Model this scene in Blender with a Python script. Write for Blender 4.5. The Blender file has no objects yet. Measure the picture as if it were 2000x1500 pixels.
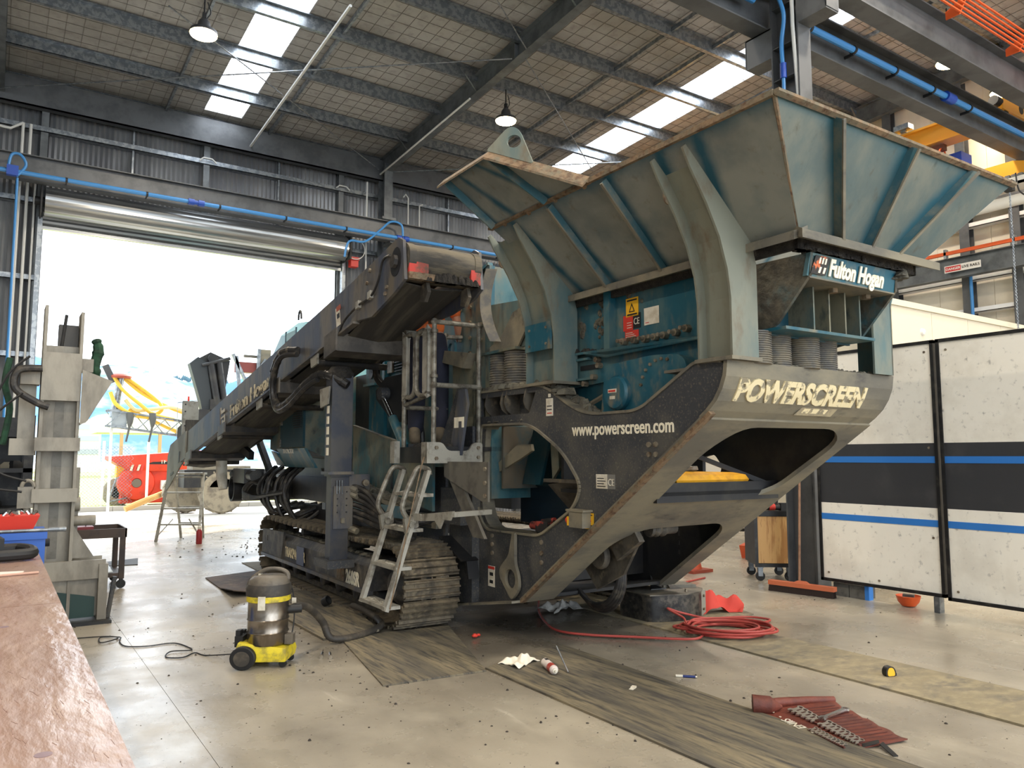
import bpy, bmesh, math, random
from mathutils import Vector, Matrix
random.seed(7)
PI = math.pi
S = bpy.context.scene
COL = S.collection

# ------------------------------------------------ camera, world, exposure
cam = bpy.data.cameras.new('camera')
cam.lens = 27.0; cam.sensor_width = 36.0; cam.clip_end = 900
camo = bpy.data.objects.new('camera', cam); COL.objects.link(camo)
camo.location = (0, 0, 1.6)
camo.rotation_euler = (math.radians(90 + 5.451), 0, math.radians(-33.804))
S.camera = camo
S.view_settings.view_transform = 'Standard'
S.view_settings.look = 'None'
S.view_settings.gamma = 1.0
S.view_settings.use_curve_mapping = False
S.view_settings.exposure = 0.32

world = bpy.data.worlds.new('sky'); S.world = world
world.use_nodes = True
wn = world.node_tree.nodes; wl = world.node_tree.links
wn['Background'].inputs['Color'].default_value = (0.84, 0.92, 1.0, 1)
wn['Background'].inputs['Strength'].default_value = 3.4
sun = bpy.data.lights.new('sun', 'SUN'); sun.energy = 9.0; sun.angle = 0.01; sun.color = (1, .95, .86)
suno = bpy.data.objects.new('sun', sun); COL.objects.link(suno)
suno.rotation_euler = (math.radians(52), 0, math.radians(122))

# ------------------------------------------------ materials
def lin(c):
    def f(x):
        x /= 255.0
        return x / 12.92 if x <= .04045 else ((x + .055) / 1.055) ** 2.4
    return (f(c[0]), f(c[1]), f(c[2]), 1)
MATS = {}
def M(name, col, rough=.55, metal=0.0, dirt=None, amt=.5, scale=3.0, bump=0.0, attr=None, stretch=None, soft=.12, detail=6.0, dirt2=None, amt2=.35, scale2=14.0, spec=.5, emit=None, estr=1.0):
    """principled paint with up to two layers of noise-shaped dirt"""
    if name in MATS: return MATS[name]
    m = bpy.data.materials.new(name); m.use_nodes = True
    nt = m.node_tree; N = nt.nodes; L = nt.links
    b = N['Principled BSDF']
    b.inputs['Roughness'].default_value = rough
    b.inputs['Metallic'].default_value = metal
    b.inputs['Specular IOR Level'].default_value = spec
    b.inputs['Base Color'].default_value = lin(col)
    if emit:
        b.inputs['Emission Color'].default_value = lin(emit); b.inputs['Emission Strength'].default_value = estr
    cur = None
    tc = N.new('ShaderNodeTexCoord'); src = tc.outputs['Object']
    if stretch:
        mp = N.new('ShaderNodeMapping'); mp.inputs['Scale'].default_value = stretch
        L.new(src, mp.inputs[0]); src = mp.outputs[0]
    def layer(colr, am, sc, prev):
        nz = N.new('ShaderNodeTexNoise'); nz.inputs['Scale'].default_value = sc; nz.inputs['Detail'].default_value = detail
        nz.inputs['Roughness'].default_value = .62
        L.new(src, nz.inputs['Vector'])
        mr = N.new('ShaderNodeMapRange'); mr.interpolation_type = 'SMOOTHSTEP'
        thr = .5 + (.5 - am) * .5
        mr.inputs['From Min'].default_value = thr - soft; mr.inputs['From Max'].default_value = thr + soft
        L.new(nz.outputs['Fac'], mr.inputs['Value'])
        fac = mr.outputs[0]
        mx = N.new('ShaderNodeMix'); mx.data_type = 'RGBA'
        L.new(fac, mx.inputs['Factor'])
        if prev is None: mx.inputs['A'].default_value = lin(col)
        else: L.new(prev, mx.inputs['A'])
        mx.inputs['B'].default_value = lin(colr)
        return mx.outputs['Result'], nz
    nz = None
    if dirt: cur, nz = layer(dirt, amt, scale, None)
    if dirt2: cur, nz2 = layer(dirt2, amt2, scale2, cur)
    if attr:      # attr (0..1) uncovers the clean paint colour
        at = N.new('ShaderNodeAttribute'); at.attribute_name = 'clean'
        mx = N.new('ShaderNodeMix'); mx.data_type = 'RGBA'
        ad = N.new('ShaderNodeMath'); ad.operation = 'MULTIPLY_ADD'; ad.inputs[1].default_value = 1.0
        nzz = N.new('ShaderNodeTexNoise'); nzz.inputs['Scale'].default_value = 5; nzz.inputs['Detail'].default_value = 6
        L.new(tc.outputs['Object'], nzz.inputs['Vector'])
        sb = N.new('ShaderNodeMath'); sb.operation = 'MULTIPLY_ADD'; sb.inputs[1].default_value = 1.1; sb.inputs[2].default_value = -.55
        L.new(nzz.outputs['Fac'], sb.inputs[0]); L.new(at.outputs['Fac'], ad.inputs[0]); L.new(sb.outputs[0], ad.inputs[2])
        ad.use_clamp = True
        L.new(ad.outputs[0], mx.inputs['Factor']); L.new(cur, mx.inputs['A']); mx.inputs['B'].default_value = lin(attr)
        cur = mx.outputs['Result']
    if cur: L.new(cur, b.inputs['Base Color'])
    if bump:
        bp = N.new('ShaderNodeBump'); bp.inputs['Strength'].default_value = bump; bp.inputs['Distance'].default_value = .02
        n2 = N.new('ShaderNodeTexNoise'); n2.inputs['Scale'].default_value = max(scale, 1) * 6; n2.inputs['Detail'].default_value = 5
        L.new(src, n2.inputs['Vector']); L.new(n2.outputs['Fac'], bp.inputs['Height']); L.new(bp.outputs[0], b.inputs['Normal'])
    MATS[name] = m
    return m

# ------------------------------------------------ mesh builder
class MB:
    def __init__(s, xf=None): s.v = []; s.f = []; s.xf = xf; s.attr = None
    def pt(s, p):
        p = Vector(p)
        if s.xf: p = s.xf(p)
        s.v.append(p); return len(s.v) - 1
    def face(s, pts): s.f.append([s.pt(p) for p in pts]); return s
    def box(s, a, b):
        x0, y0, z0 = a; x1, y1, z1 = b
        return s.hexa([(x0,y0,z0),(x1,y0,z0),(x1,y1,z0),(x0,y1,z0)], [(x0,y0,z1),(x1,y0,z1),(x1,y1,z1),(x0,y1,z1)])
    def hexa(s, lo, hi):
        n = len(lo); a = [s.pt(p) for p in lo]; c = [s.pt(p) for p in hi]
        s.f.append(a[::-1]); s.f.append(c)
        for i in range(n): s.f.append([a[i], a[(i+1)%n], c[(i+1)%n], c[i]])
        return s
    def prism(s, pts, ext):
        """polygon (3d points) pushed along ext"""
        e = Vector(ext); return s.hexa([Vector(p) for p in pts], [Vector(p) + e for p in pts])
    def loft(s, rings, close=True, caps=True):
        idx = [[s.pt(p) for p in r] for r in rings]; n = len(idx[0])
        for a, b in zip(idx, idx[1:]):
            for i in range(n if close else n - 1):
                j = (i + 1) % n; s.f.append([a[i], a[j], b[j], b[i]])
        if caps and close: s.f.append(idx[0][::-1]); s.f.append(idx[-1])
        return s
    def tube(s, pts, r, n=8, closed=False, caps=True):
        pts = [Vector(p) for p in pts]; rs = r if isinstance(r, (list, tuple)) else [r] * len(pts)
        up = None; rings = []
        m = len(pts)
        for i, p in enumerate(pts):
            if closed: t = pts[(i+1) % m] - pts[i-1]
            else: t = pts[min(i+1, m-1)] - pts[max(i-1, 0)]
            if t.length < 1e-9: t = Vector((0,0,1))
            t.normalize()
            if up is None:
                up = Vector((0,0,1)) if abs(t.z) < .9 else Vector((1,0,0))
            a = t.cross(up)
            if a.length < 1e-6: a = t.orthogonal()
            a.normalize(); u = a.cross(t); up = u
            rings.append([p + (a * math.cos(2*PI*k/n) + u * math.sin(2*PI*k/n)) * rs[i] for k in range(n)])
        if closed: rings.append(rings[0])
        return s.loft(rings, True, caps and not closed)
    def cyl(s, a, b, r, r2=None, n=16): return s.tube([a, b], [r, r if r2 is None else r2], n)
    def bar(s, a, b, w, h, up=(0,0,1)):
        a = Vector(a); b = Vector(b); t = (b - a).normalized(); upv = Vector(up)
        x = t.cross(upv)
        if x.length < 1e-6: x = t.cross(Vector((1,0,0)))
        x.normalize(); y = x.cross(t).normalized()
        q = [x*w/2*i + y*h/2*j for i, j in ((-1,-1),(1,-1),(1,1),(-1,1))]
        return s.hexa([a + d for d in q], [b + d for d in q])
    def ibeam(s, a, b, w, h, t=.015, up=(0,0,1), tf=None):
        """I section centred on the line a-b"""
        tf = tf or t * 1.3
        a = Vector(a); b = Vector(b); d = (b - a).normalized(); upv = Vector(up)
        x = d.cross(upv).normalized(); y = x.cross(d).normalized()
        for (ww, hh, oy) in ((w, tf, h/2 - tf/2), (w, tf, -h/2 + tf/2), (t, h - 2*tf, 0)):
            q = [x*ww/2*i + y*(oy + hh/2*j) for i, j in ((-1,-1),(1,-1),(1,1),(-1,1))]
            s.hexa([a + e for e in q], [b + e for e in q])
        return s
    def lathe(s, prof, c=(0,0,0), n=24, axis='z', ang=2*PI, flip=1):
        """prof: list of (radius, height) along axis"""
        c = Vector(c); rings = []
        for r, h in prof:
            ring = []
            for k in range(n):
                a = ang * k / n; x, y = r * math.cos(a), r * math.sin(a)
                ring.append(c + (Vector((x, y, h)) if axis == 'z' else Vector((h, x, y)) if axis == 'x' else Vector((x, h, y))))
            rings.append(ring)
        return s.loft(rings, True, True)
    def bolt(s, p, d, r=.015, h=.012, n=6):
        p = Vector(p); d = Vector(d).normalized(); return s.cyl(p, p + d * h, r, n=n)
    def add_mesh(s, me, mtx=None):
        o = len(s.v)
        for v in me.vertices:
            p = v.co.copy()
            if mtx: p = mtx @ p
            s.v.append(s.xf(p) if s.xf else p)
        for p in me.polygons: s.f.append([i + o for i in p.vertices])
        return s
    def mesh(s, name, off=None, sharp=35):
        me = bpy.data.meshes.new(name)
        off = Vector(off) if off is not None else Vector((0,0,0))
        me.from_pydata([v - off for v in s.v], [], s.f)
        bm = bmesh.new(); bm.from_mesh(me)
        bmesh.ops.recalc_face_normals(bm, faces=bm.faces); bm.to_mesh(me); bm.free()
        if s.attr:
            a = me.attributes.new('clean', 'FLOAT', 'POINT')
            for i, val in enumerate(s.attr): a.data[i].value = val
        for p in me.polygons: p.use_smooth = True
        me.set_sharp_from_angle(angle=math.radians(sharp))
        return me

def clean_name(n): return n
def obj(name, mb, mat, parent=None, off=None, loc=None, sharp=35):
    me = mb if isinstance(mb, bpy.types.Mesh) else mb.mesh(name, off, sharp)
    if mat is not None:
        me.materials.clear(); me.materials.append(mat)
    o = bpy.data.objects.new(name, me); COL.objects.link(o)
    if parent: o.parent = parent
    if loc is not None: o.location = loc
    return o
def tag(o, label=None, cat=None, group=None, kind=None):
    if label: o['label'] = label
    if cat: o['category'] = cat
    if group: o['group'] = group
    if kind: o['kind'] = kind
    return o
def thing(name, label, cat, loc=(0,0,0), rz=0, group=None):
    o = bpy.data.objects.new(name, None); COL.objects.link(o); o.empty_display_size = .1
    o.location = loc; o.rotation_euler = (0, 0, rz)
    return tag(o, label, cat, group)
def single(name, mb, mat, label, cat, loc=(0,0,0), rz=0, group=None, kind=None):
    o = obj(name, mb, mat); o.location = loc; o.rotation_euler = (0, 0, rz)
    return tag(o, label, cat, group, kind)
def copy_tree(o, parent=None):
    c = o.copy(); COL.objects.link(c)
    if parent: c.parent = parent
    for ch in list(o.children): copy_tree(ch, c)
    return c

def curve_mesh(loops, thick, res=1):
    """filled 2d outline with holes, centred thickness"""
    cu = bpy.data.curves.new('tmp', 'CURVE'); cu.dimensions = '2D'; cu.fill_mode = 'BOTH'; cu.extrude = thick / 2
    for lp in loops:
        sp = cu.splines.new('POLY'); sp.points.add(len(lp) - 1)
        for i, p in enumerate(lp): sp.points[i].co = (p[0], p[1], 0, 1)
        sp.use_cyclic_u = True
    o = bpy.data.objects.new('tmp', cu); me = bpy.data.meshes.new_from_object(o)
    bpy.data.objects.remove(o); bpy.data.curves.remove(cu)
    return me
def frame(o, ex, ey):
    ex = Vector(ex).normalized(); ey = Vector(ey); ez = ex.cross(ey).normalized(); ey = ez.cross(ex)
    m = Matrix((ex, ey, ez)).transposed().to_4x4(); m.translation = Vector(o); return m
def text_mesh(s, size, bold=.0, thick=.004, shear=0, align='LEFT', squeeze=1.0):
    cu = bpy.data.curves.new('tmp', 'FONT'); cu.body = s; cu.size = size; cu.extrude = thick / 2; cu.offset = bold * size
    cu.shear = shear; cu.align_x = align; cu.resolution_u = 3
    o = bpy.data.objects.new('tmp', cu); me = bpy.data.meshes.new_from_object(o)
    bpy.data.objects.remove(o); bpy.data.curves.remove(cu)
    if squeeze != 1.0:
        for v in me.vertices: v.co.x *= squeeze
    return me
def rounded(pts, r, n=4):
    """round the corners of a 2d polygon"""
    out = []; m = len(pts)
    rr = r if isinstance(r, (list, tuple)) else [r] * m
    for i in range(m):
        p = Vector(pts[i][:2]); a = Vector(pts[i-1][:2]); b = Vector(pts[(i+1) % m][:2])
        if rr[i] <= 0: out.append((p.x, p.y)); continue
        da = (a - p); db = (b - p); k = min(rr[i], da.length * .45, db.length * .45)
        s0 = p + da.normalized() * k; e0 = p + db.normalized() * k
        for j in range(n + 1):
            t = j / n; q = s0 * (1-t)**2 + p * 2*t*(1-t) + e0 * t*t; out.append((q.x, q.y))
    return out
def bez(p, n=12):
    """catmull-rom through points"""
    p = [Vector(q) for q in p]; out = []
    for i in range(len(p) - 1):
        a = p[max(i-1, 0)]; b = p[i]; c = p[i+1]; d = p[min(i+2, len(p)-1)]
        for j in range(n):
            t = j / n
            out.append(.5 * ((2*b) + (c - a)*t + (2*a - 5*b + 4*c - d)*t*t + (3*b - a - 3*c + d)*t**3))
    out.append(p[-1]); return out
# ================================================= THE BUILDING
XL, XR, YB, YW = -9.0, 17.6, -13.0, 19.3      # left, right, open side behind the camera, back wall
RS = .054                                     # roof slope
def rz(y, z0): return z0 + RS * (19.0 - y)

m_steel = M('steel_grey', (108,112,114), .5, .35, dirt=(84,88,90), amt=.45, scale=2.5)
m_steel_d = M('steel_dark', (92,94,96), .5, .2, dirt=(74,76,78), amt=.45, scale=2.0)
m_galv = M('galvanised', (150,155,158), .36, .75, dirt=(120,126,132), amt=.5, scale=9, soft=.05)
m_clad = M('wall_cladding', (150,152,154), .42, .5, dirt=(122,124,128), amt=.5, scale=.6, stretch=(3,1,.5))
m_pvc = M('white_conduit', (205,205,200), .5)
m_blue_pipe = M('blue_pipe', (62,130,190), .4)
m_blue_dark = M('blue_fitting', (30,70,160), .4)
m_black = M('black_rubber', (24,24,25), .6)
m_orange_bar = M('orange_busbar', (226,96,40), .5)
m_white = M('white_paint', (225,222,214), .5)

# ---- concrete floor
def floor_material():
    m = bpy.data.materials.new('workshop_concrete'); m.use_nodes = True
    nt = m.node_tree; N = nt.nodes; L = nt.links; b = N['Principled BSDF']
    tc = N.new('ShaderNodeTexCoord')
    def noise(sc, det, stretch=None, rot=0):
        mp = N.new('ShaderNodeMapping'); mp.inputs['Scale'].default_value = stretch or (1,1,1); mp.inputs['Rotation'].default_value = (0,0,rot)
        L.new(tc.outputs['Object'], mp.inputs[0])
        n = N.new('ShaderNodeTexNoise'); n.inputs['Scale'].default_value = sc; n.inputs['Detail'].default_value = det; n.inputs['Roughness'].default_value = .62
        L.new(mp.outputs[0], n.inputs['Vector']); return n.outputs['Fac']
    def rng(src, a, c, lo=0., hi=1.):
        r = N.new('ShaderNodeMapRange'); r.interpolation_type = 'SMOOTHSTEP'
        r.inputs['From Min'].default_value = a; r.inputs['From Max'].default_value = c
        r.inputs['To Min'].default_value = lo; r.inputs['To Max'].default_value = hi
        L.new(src, r.inputs['Value']); return r.outputs[0]
    def mix(a, c, f):
        x = N.new('ShaderNodeMix'); x.data_type = 'RGBA'
        for s_, v in (('A', a), ('B', c)):
            if isinstance(v, tuple): x.inputs[s_].default_value = lin(v)
            else: L.new(v, x.inputs[s_])
        L.new(f, x.inputs['Factor']); return x.outputs['Result']
    c = mix((164,156,140), (140,132,118), rng(noise(.5, 7), .3, .7))
    c = mix(c, (122,115,103), rng(noise(2.2, 8, (1, .45, 1), .5), .44, .76, 0, .7))
    c = mix(c, (180,172,154), rng(noise(1.1, 6), .46, .8, 0, .7))
    c = mix(c, (88,80,68), rng(noise(30, 3), .665, .70, 0, .75))           # specks
    c = mix(c, (92,82,68), rng(noise(6, 5), .66, .74, 0, .55))            # spots
    c = mix(c, (205,198,182), rng(noise(7, 9, (1, .12, 1), 1.1), .62, .72, 0, .45)) # scratches
    # oil stain, with the shade under the machine painted into the floor colour
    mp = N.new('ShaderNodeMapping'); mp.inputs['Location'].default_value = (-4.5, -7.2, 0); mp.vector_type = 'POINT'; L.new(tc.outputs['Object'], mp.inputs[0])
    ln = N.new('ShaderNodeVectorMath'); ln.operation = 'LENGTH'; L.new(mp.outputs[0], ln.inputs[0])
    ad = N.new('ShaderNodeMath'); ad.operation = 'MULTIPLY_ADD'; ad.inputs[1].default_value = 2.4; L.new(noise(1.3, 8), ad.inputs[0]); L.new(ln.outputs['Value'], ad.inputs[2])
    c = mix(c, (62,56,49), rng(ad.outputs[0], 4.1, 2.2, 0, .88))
    L.new(c, b.inputs['Base Color'])
    L.new(rng(noise(1.4, 6), .25, .75, .15, .44), b.inputs['Roughness'])
    b.inputs['Specular IOR Level'].default_value = .55
    bp = N.new('ShaderNodeBump'); bp.inputs['Strength'].default_value = .12; bp.inputs['Distance'].default_value = .01
    L.new(noise(14, 6), bp.inputs['Height']); L.new(bp.outputs[0], b.inputs['Normal'])
    return m
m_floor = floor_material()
# slabs between saw-cut joints: joints run along X and Y
fl = thing('floor', 'pale worn concrete workshop floor with saw cut joints', 'floor'); tag(fl, kind='structure')
jx = [XL, -3.4, 1.05, 5.45, 9.9, 14.3, XR]; jy = [YB, -8, -3.2, 1.9, 6.9, 12.2, YW+.1]
b0 = MB(); b0.box((XL, YB, -.14), (XR, YW+.1, -.012))
obj('joint_bed', b0, M('joint_dark', (112,102,88), .8), fl)
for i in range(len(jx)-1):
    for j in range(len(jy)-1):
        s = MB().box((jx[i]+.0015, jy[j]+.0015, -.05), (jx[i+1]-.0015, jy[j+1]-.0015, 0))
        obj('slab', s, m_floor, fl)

# ---- roof: insulation lining with two skylight strips, safety mesh, purlins, rafters
ce = thing('ceiling', 'pale foil lined pitched ceiling under steel purlins with wire mesh', 'ceiling', (0,0,9.8)); tag(ce, kind='structure')
CZ = 9.86
m_lining = M('roof_lining', (168,166,163), .75, dirt=(150,148,144), amt=.5, scale=.7, dirt2=(138,135,131), amt2=.3, scale2=5, bump=.25)
sky1, sky2 = (3.7, 4.58), (12.9, 13.95)
cells = [XL, sky1[0], sky1[1], sky2[0], sky2[1], XR]
ys = [YB, -6.0, -1.0, 3.9, 8.0, 18.75, YW]
lb = MB()
win = []
for i in range(5):
    for j in range(6):
        x0, x1, y0, y1 = cells[i], cells[i+1], ys[j], ys[j+1]
        if i in (1, 3) and j in (2, 4, 0): win.append((x0, x1, y0, y1)); continue
        lb.hexa([(x0,y0,rz(y0,CZ)),(x1,y0,rz(y0,CZ)),(x1,y1,rz(y1,CZ)),(x0,y1,rz(y1,CZ))],
                [(x0,y0,rz(y0,CZ)+.12),(x1,y0,rz(y0,CZ)+.12),(x1,y1,rz(y1,CZ)+.12),(x0,y1,rz(y1,CZ)+.12)])
obj('roof_lining', lb, m_lining, ce, off=(0,0,9.8))
wm = MB()
y = YB + .15
while y < YW:
    z = rz(y, CZ) - .012; wm.box((XL, y-.0028, z), (XR, y+.0028, z+.006)); y += .30
x = XL + .1
while x < XR:
    wm.hexa([(x-.0028,YB,rz(YB,CZ)-.012),(x+.0028,YB,rz(YB,CZ)-.012),(x+.0028,YW,rz(YW,CZ)-.012),(x-.0028,YW,rz(YW,CZ)-.012)],
            [(x-.0028,YB,rz(YB,CZ)-.004),(x+.0028,YB,rz(YB,CZ)-.004),(x+.0028,YW,rz(YW,CZ)-.004),(x-.0028,YW,rz(YW,CZ)-.004)]); x += .30
tag(obj('safety_mesh', wm, M('mesh_wire', (112,108,102), .6), ce, off=(0,0,9.8)), kind='stuff')
m_sky = M('skylight_sheet', (235,240,245), .4, emit=(236,244,255), estr=7.5)
for k, (x0, x1, y0, y1) in enumerate(win):
    wroot = thing('window_%d' % (k+1), 'bright translucent skylight strip in the roof', 'window', (0,0,9.8)); tag(wroot, kind='structure')
    # sheet pieces between purlins
    n = 6
    for q in range(n):
        ya = y0 + (y1-y0)*q/n; yb = y0 + (y1-y0)*(q+1)/n - .01
        s = MB().hexa([(x0,ya,rz(ya,CZ)+.05),(x1,ya,rz(ya,CZ)+.05),(x1,yb,rz(yb,CZ)+.05),(x0,yb,rz(yb,CZ)+.05)],
                      [(x0,ya,rz(ya,CZ)+.07),(x1,ya,rz(ya,CZ)+.07),(x1,yb,rz(yb,CZ)+.07),(x0,yb,rz(yb,CZ)+.07)])
        obj('skylight_pane', s, m_sky, wroot, off=(0,0,9.8))
    tag(wroot, label='bright translucent skylight strip %s' % ['left of the main rafter behind camera','left of the main rafter near camera','left of the main rafter towards the roller door','right of the main rafter behind camera','right of the main rafter near camera','right of the main rafter above the hopper'][k])
# purlins (C sections) every 1.73 m
PY = [19.15 - 1.735*k for k in range(19)]
def purlin_mb(x0, x1):
    p = MB(); z = 0
    p.box((x0,-.005,-.24),(x1,.003,0)); p.box((x0,-.005,-.24),(x1,.085,-.225)); p.box((x0,-.085,-.015),(x1,.003,0)); p.box((x0,.075,-.24),(x1,.085,-.205))
    return p
pm = purlin_mb(XL, XR).mesh('purlin')
for k, y in enumerate(PY):
    o = obj('purlin', pm, m_galv, ce); o.location = (0, y, rz(y, CZ) - .015 - 9.8)
# eave beam and rafters
RX = [-.35, 8.42, 17.3]
for x in RX:
    rb = MB(); y0, y1 = YB, 18.95
    rb.ibeam((x, y0, rz(y0, 9.50)), (x, y1, rz(y1, 9.50)), .20, .44, .012)
    for y in (12.35, 7.2): rb.box((x-.09, y-.008, rz(y,9.3)), (x+.09, y+.008, rz(y,9.7)))
    for y in (17.3, 13.9, 10.4): rb.bar((x-.05, y, rz(y,9.33)), (x-.35, y, rz(y,9.66)), .04, .006)
    obj('rafter', rb, m_steel, ce, off=(0,0,9.8))
# haunch under right rafter
hb = MB(); hb.prism([(8.32,6.3,rz(6.3,9.3)),(8.32,4.2,rz(4.2,9.3)),(8.32,6.3,8.5)], (.2,0,0)); obj('haunch', hb, m_steel, ce, off=(0,0,9.8))
# bridging struts between purlins
brm = MB().bar((0,0,0),(0,1.735,-RS*1.735),.05,.09).mesh('bridging')
for x in (2.9, 5.3, 10.9, 12.1, 14.6):
    for k in range(1, 13):
        o = obj('bridging', brm, m_galv if x > 12 else m_steel_d, ce); y = PY[k]
        o.location = (x, y, rz(y, 9.73) - 9.8)
# cross brace rods
for a, b_ in (((8.25,12.32,9.62),(-.34,18.78,9.30)), ((2.14,14.18,9.6),(8.2,18.7,9.33)), ((8.5,12.2,9.64),(17.2,18.8,9.3)), ((8.5,18.7,9.33),(17.2,12.3,9.62)), ((8.3,11.9,9.66),(-.3,5.5,10.0))):
    obj('brace_rod', MB().tube([a, b_], .014, 6), m_galv, ce, off=(0,0,9.8))
obj('conduit', MB().tube([(4.84,12.4,9.62),(4.85,18.9,9.28)], .03, 8), m_pvc, ce, off=(0,0,9.8))
obj('conduit', MB().tube([(8.20,13.9,9.4),(8.28,18.8,9.25)], .022, 8), m_pvc, ce, off=(0,0,9.8))

# ---- back wall, corrugated sheets hung outside girts, door opening 0.55 .. 7.28
wb = thing('wall_back', 'grey corrugated steel wall with girts and posts around the roller door', 'wall', (3.5,19.3,0)); tag(wb, kind='structure')
OFFW = (3.5,19.3,0)
DX0, DX1, DZ = .55, 7.28, 6.6
def corr(x0, x1, z0, z1, pitch=.105, amp=.016):
    n = int((x1-x0)/pitch*4); mb = MB(); rows = []
    for z in (z0, z1):
        rows.append([mb.pt((x0+(x1-x0)*i/n, 19.3 + amp*[0,1,0,-1][i%4]*1.2, z)) for i in range(n+1)])
    for i in range(n): mb.f.append([rows[0][i], rows[0][i+1], rows[1][i+1], rows[1][i]])
    return mb
edges = [XL, -4.0, .54, 2.28, 3.9, 5.65, 7.29, 10.6, 13.9, XR]
for i in range(len(edges)-1):
    x0, x1 = edges[i], edges[i+1]
    z0 = DZ - .05 if (x0 > .5 and x1 < 7.3) else 0
    obj('corrugated_sheet', corr(x0, x1+.02, z0, 9.75), m_clad, wb, off=OFFW)
ob = MB().box((XL-.2, 19.36, DZ), (XR+.2, 19.42, 10.1)).box((XL-.2, 19.36, 0), (DX0-.02, 19.42, DZ)).box((DX1+.02, 19.36, 0), (XR+.2, 19.42, DZ))
obj('outer_sheet', ob, m_clad, wb, off=OFFW)
for z in (8.72, 7.11, 5.42, 3.76, 2.1):
    g = MB()
    for (x0, x1) in (((XL, XR),) if z > 6.7 else ((XL, DX0-.05), (DX1+.05, XR))):
        g.box((x0, 19.08, z-.06), (x1, 19.27, z-.045)); g.box((x0, 19.08, z-.06), (x1, 19.095, z+.06))
    obj('girt', g, m_galv, wb, off=OFFW)
for x, big in ((.52, 1), (2.28, 0), (3.88, 1), (5.65, 0), (7.30, 1), (10.6, 0), (13.0, 1), (-4.5, 1)):
    p = MB(); z0 = 0 if (x < .6 or x > 7.2) else 6.62
    if big: p.ibeam((x, 19.18, z0), (x, 19.18, 9.45), .14, .16, .012, up=(0,1,0))
    else: p.box((x-.02, 19.16, z0), (x+.02, 19.26, 9.45))
    obj('wall_post', p, m_steel if big else m_galv, wb, off=OFFW)
e = MB().box((XL, 18.9, 9.12), (XR, 18.93, 9.62)).box((XL, 18.9, 9.12), (XR, 19.1, 9.15)).box((XL, 18.93, 9.50),(XR,19.3,9.75))
obj('eave_beam', e, m_steel_d, wb, off=OFFW)
# conduits at the left and beside the column
for pts, r in (([(.12,18.95,8.72),(.12,18.95,0)], .03), ([(.26,18.95,8.72),(.26,18.95,0)], .03),
               ([(-1.5,18.95,8.6),(-.1,18.95,8.55),(.12,18.95,8.72)], .03), ([(.40,18.95,7.9),(.40,18.95,0)], .022),
               ([(7.95,18.9,9.0),(7.95,18.9,6.0)], .025), ([(9.05,18.95,8.8),(9.12,18.95,8.9),(9.2,18.95,8.8),(9.2,18.95,7.6)], .02), ([(9.55,18.95,7.6),(9.55,18.95,8.65),(9.65,18.95,8.7)], .02)):
    obj('conduit', MB().tube(pts, r, 8), m_pvc, wb, off=OFFW)
for x in (3.88, 7.3):
    obj('cable_loop', MB().tube([(x-.18,19.0,8.70),(x-.1,18.98,8.78),(x+.1,18.98,8.78),(x+.2,19.0,8.70)], .018, 6), m_pvc, wb, off=OFFW)

# ---- roller door: drum of curtain, hanging lip, jambs
dr = thing('door_1', 'open galvanised roller door rolled up over the bright opening', 'door', (3.9,19.0,6.6)); tag(dr, kind='structure')
OD = (3.9,19.0,6.6)
prof = []
rd = MB(); n = 44
ring0 = []
for k in range(n):
    a = 2*PI*k/n; r = .30 + (.012 if k % 4 < 2 else -.006)
    ring0.append((r*math.cos(a), r*math.sin(a)))
rd.loft([[(.58, 18.62+p[0], 6.98+p[1]) for p in ring0], [(7.25, 18.62+p[0], 6.98+p[1]) for p in ring0]])
m_roll = M('roller_curtain', (168,170,170), .28, .8, dirt=(130,132,132), amt=.45, scale=1.2, stretch=(.3,3,8))
obj('curtain_roll', rd, m_roll, dr, off=OD, sharp=20)
cur = MB(); zz = 6.95; k = 0; pts = []
while zz > 6.52:
    pts.append((18.93 + (.018 if k % 2 else 0), zz)); zz -= .05; k += 1
pr = [(.57,)+p for p in pts]; pr2 = [(7.26,)+p for p in pts]
for a, b_ in zip(range(len(pts)-1), range(1, len(pts))): cur.face([pr[a], pr2[a], pr2[b_], pr[b_]])
cur.box((.57, 18.9, 6.46), (7.26, 18.97, 6.53))
obj('curtain', cur, m_roll, dr, off=OD, sharp=20)
for x in (.48, 7.28):
    obj('jamb', MB().box((x, 18.86, 0), (x+.09, 19.02, 6.7)), m_galv, dr, off=OD)
    obj('end_bracket', MB().box((x+(.02 if x < 1 else -.01), 18.3, 6.66), (x+(.05 if x < 1 else .03), 19.1, 7.34)).cyl((x-.08, 18.62, 6.98), (x+.14, 18.62, 6.98), .09), m_black, dr, off=OD)
obj('motor_box', MB().box((7.42,18.6,6.55),(7.62,18.8,6.75)).box((7.40,18.58,6.72),(7.64,18.82,6.80)), M('motor_red', (190,50,40), .5), dr, off=OD)
obj('chain_wheel', MB().tube([(7.5+.27*math.cos(a), 18.55, 7.0+.27*math.sin(a)) for a in [2*PI*i/24 for i in range(24)]], .012, 6, closed=True), m_pvc, dr, off=OD)

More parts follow.
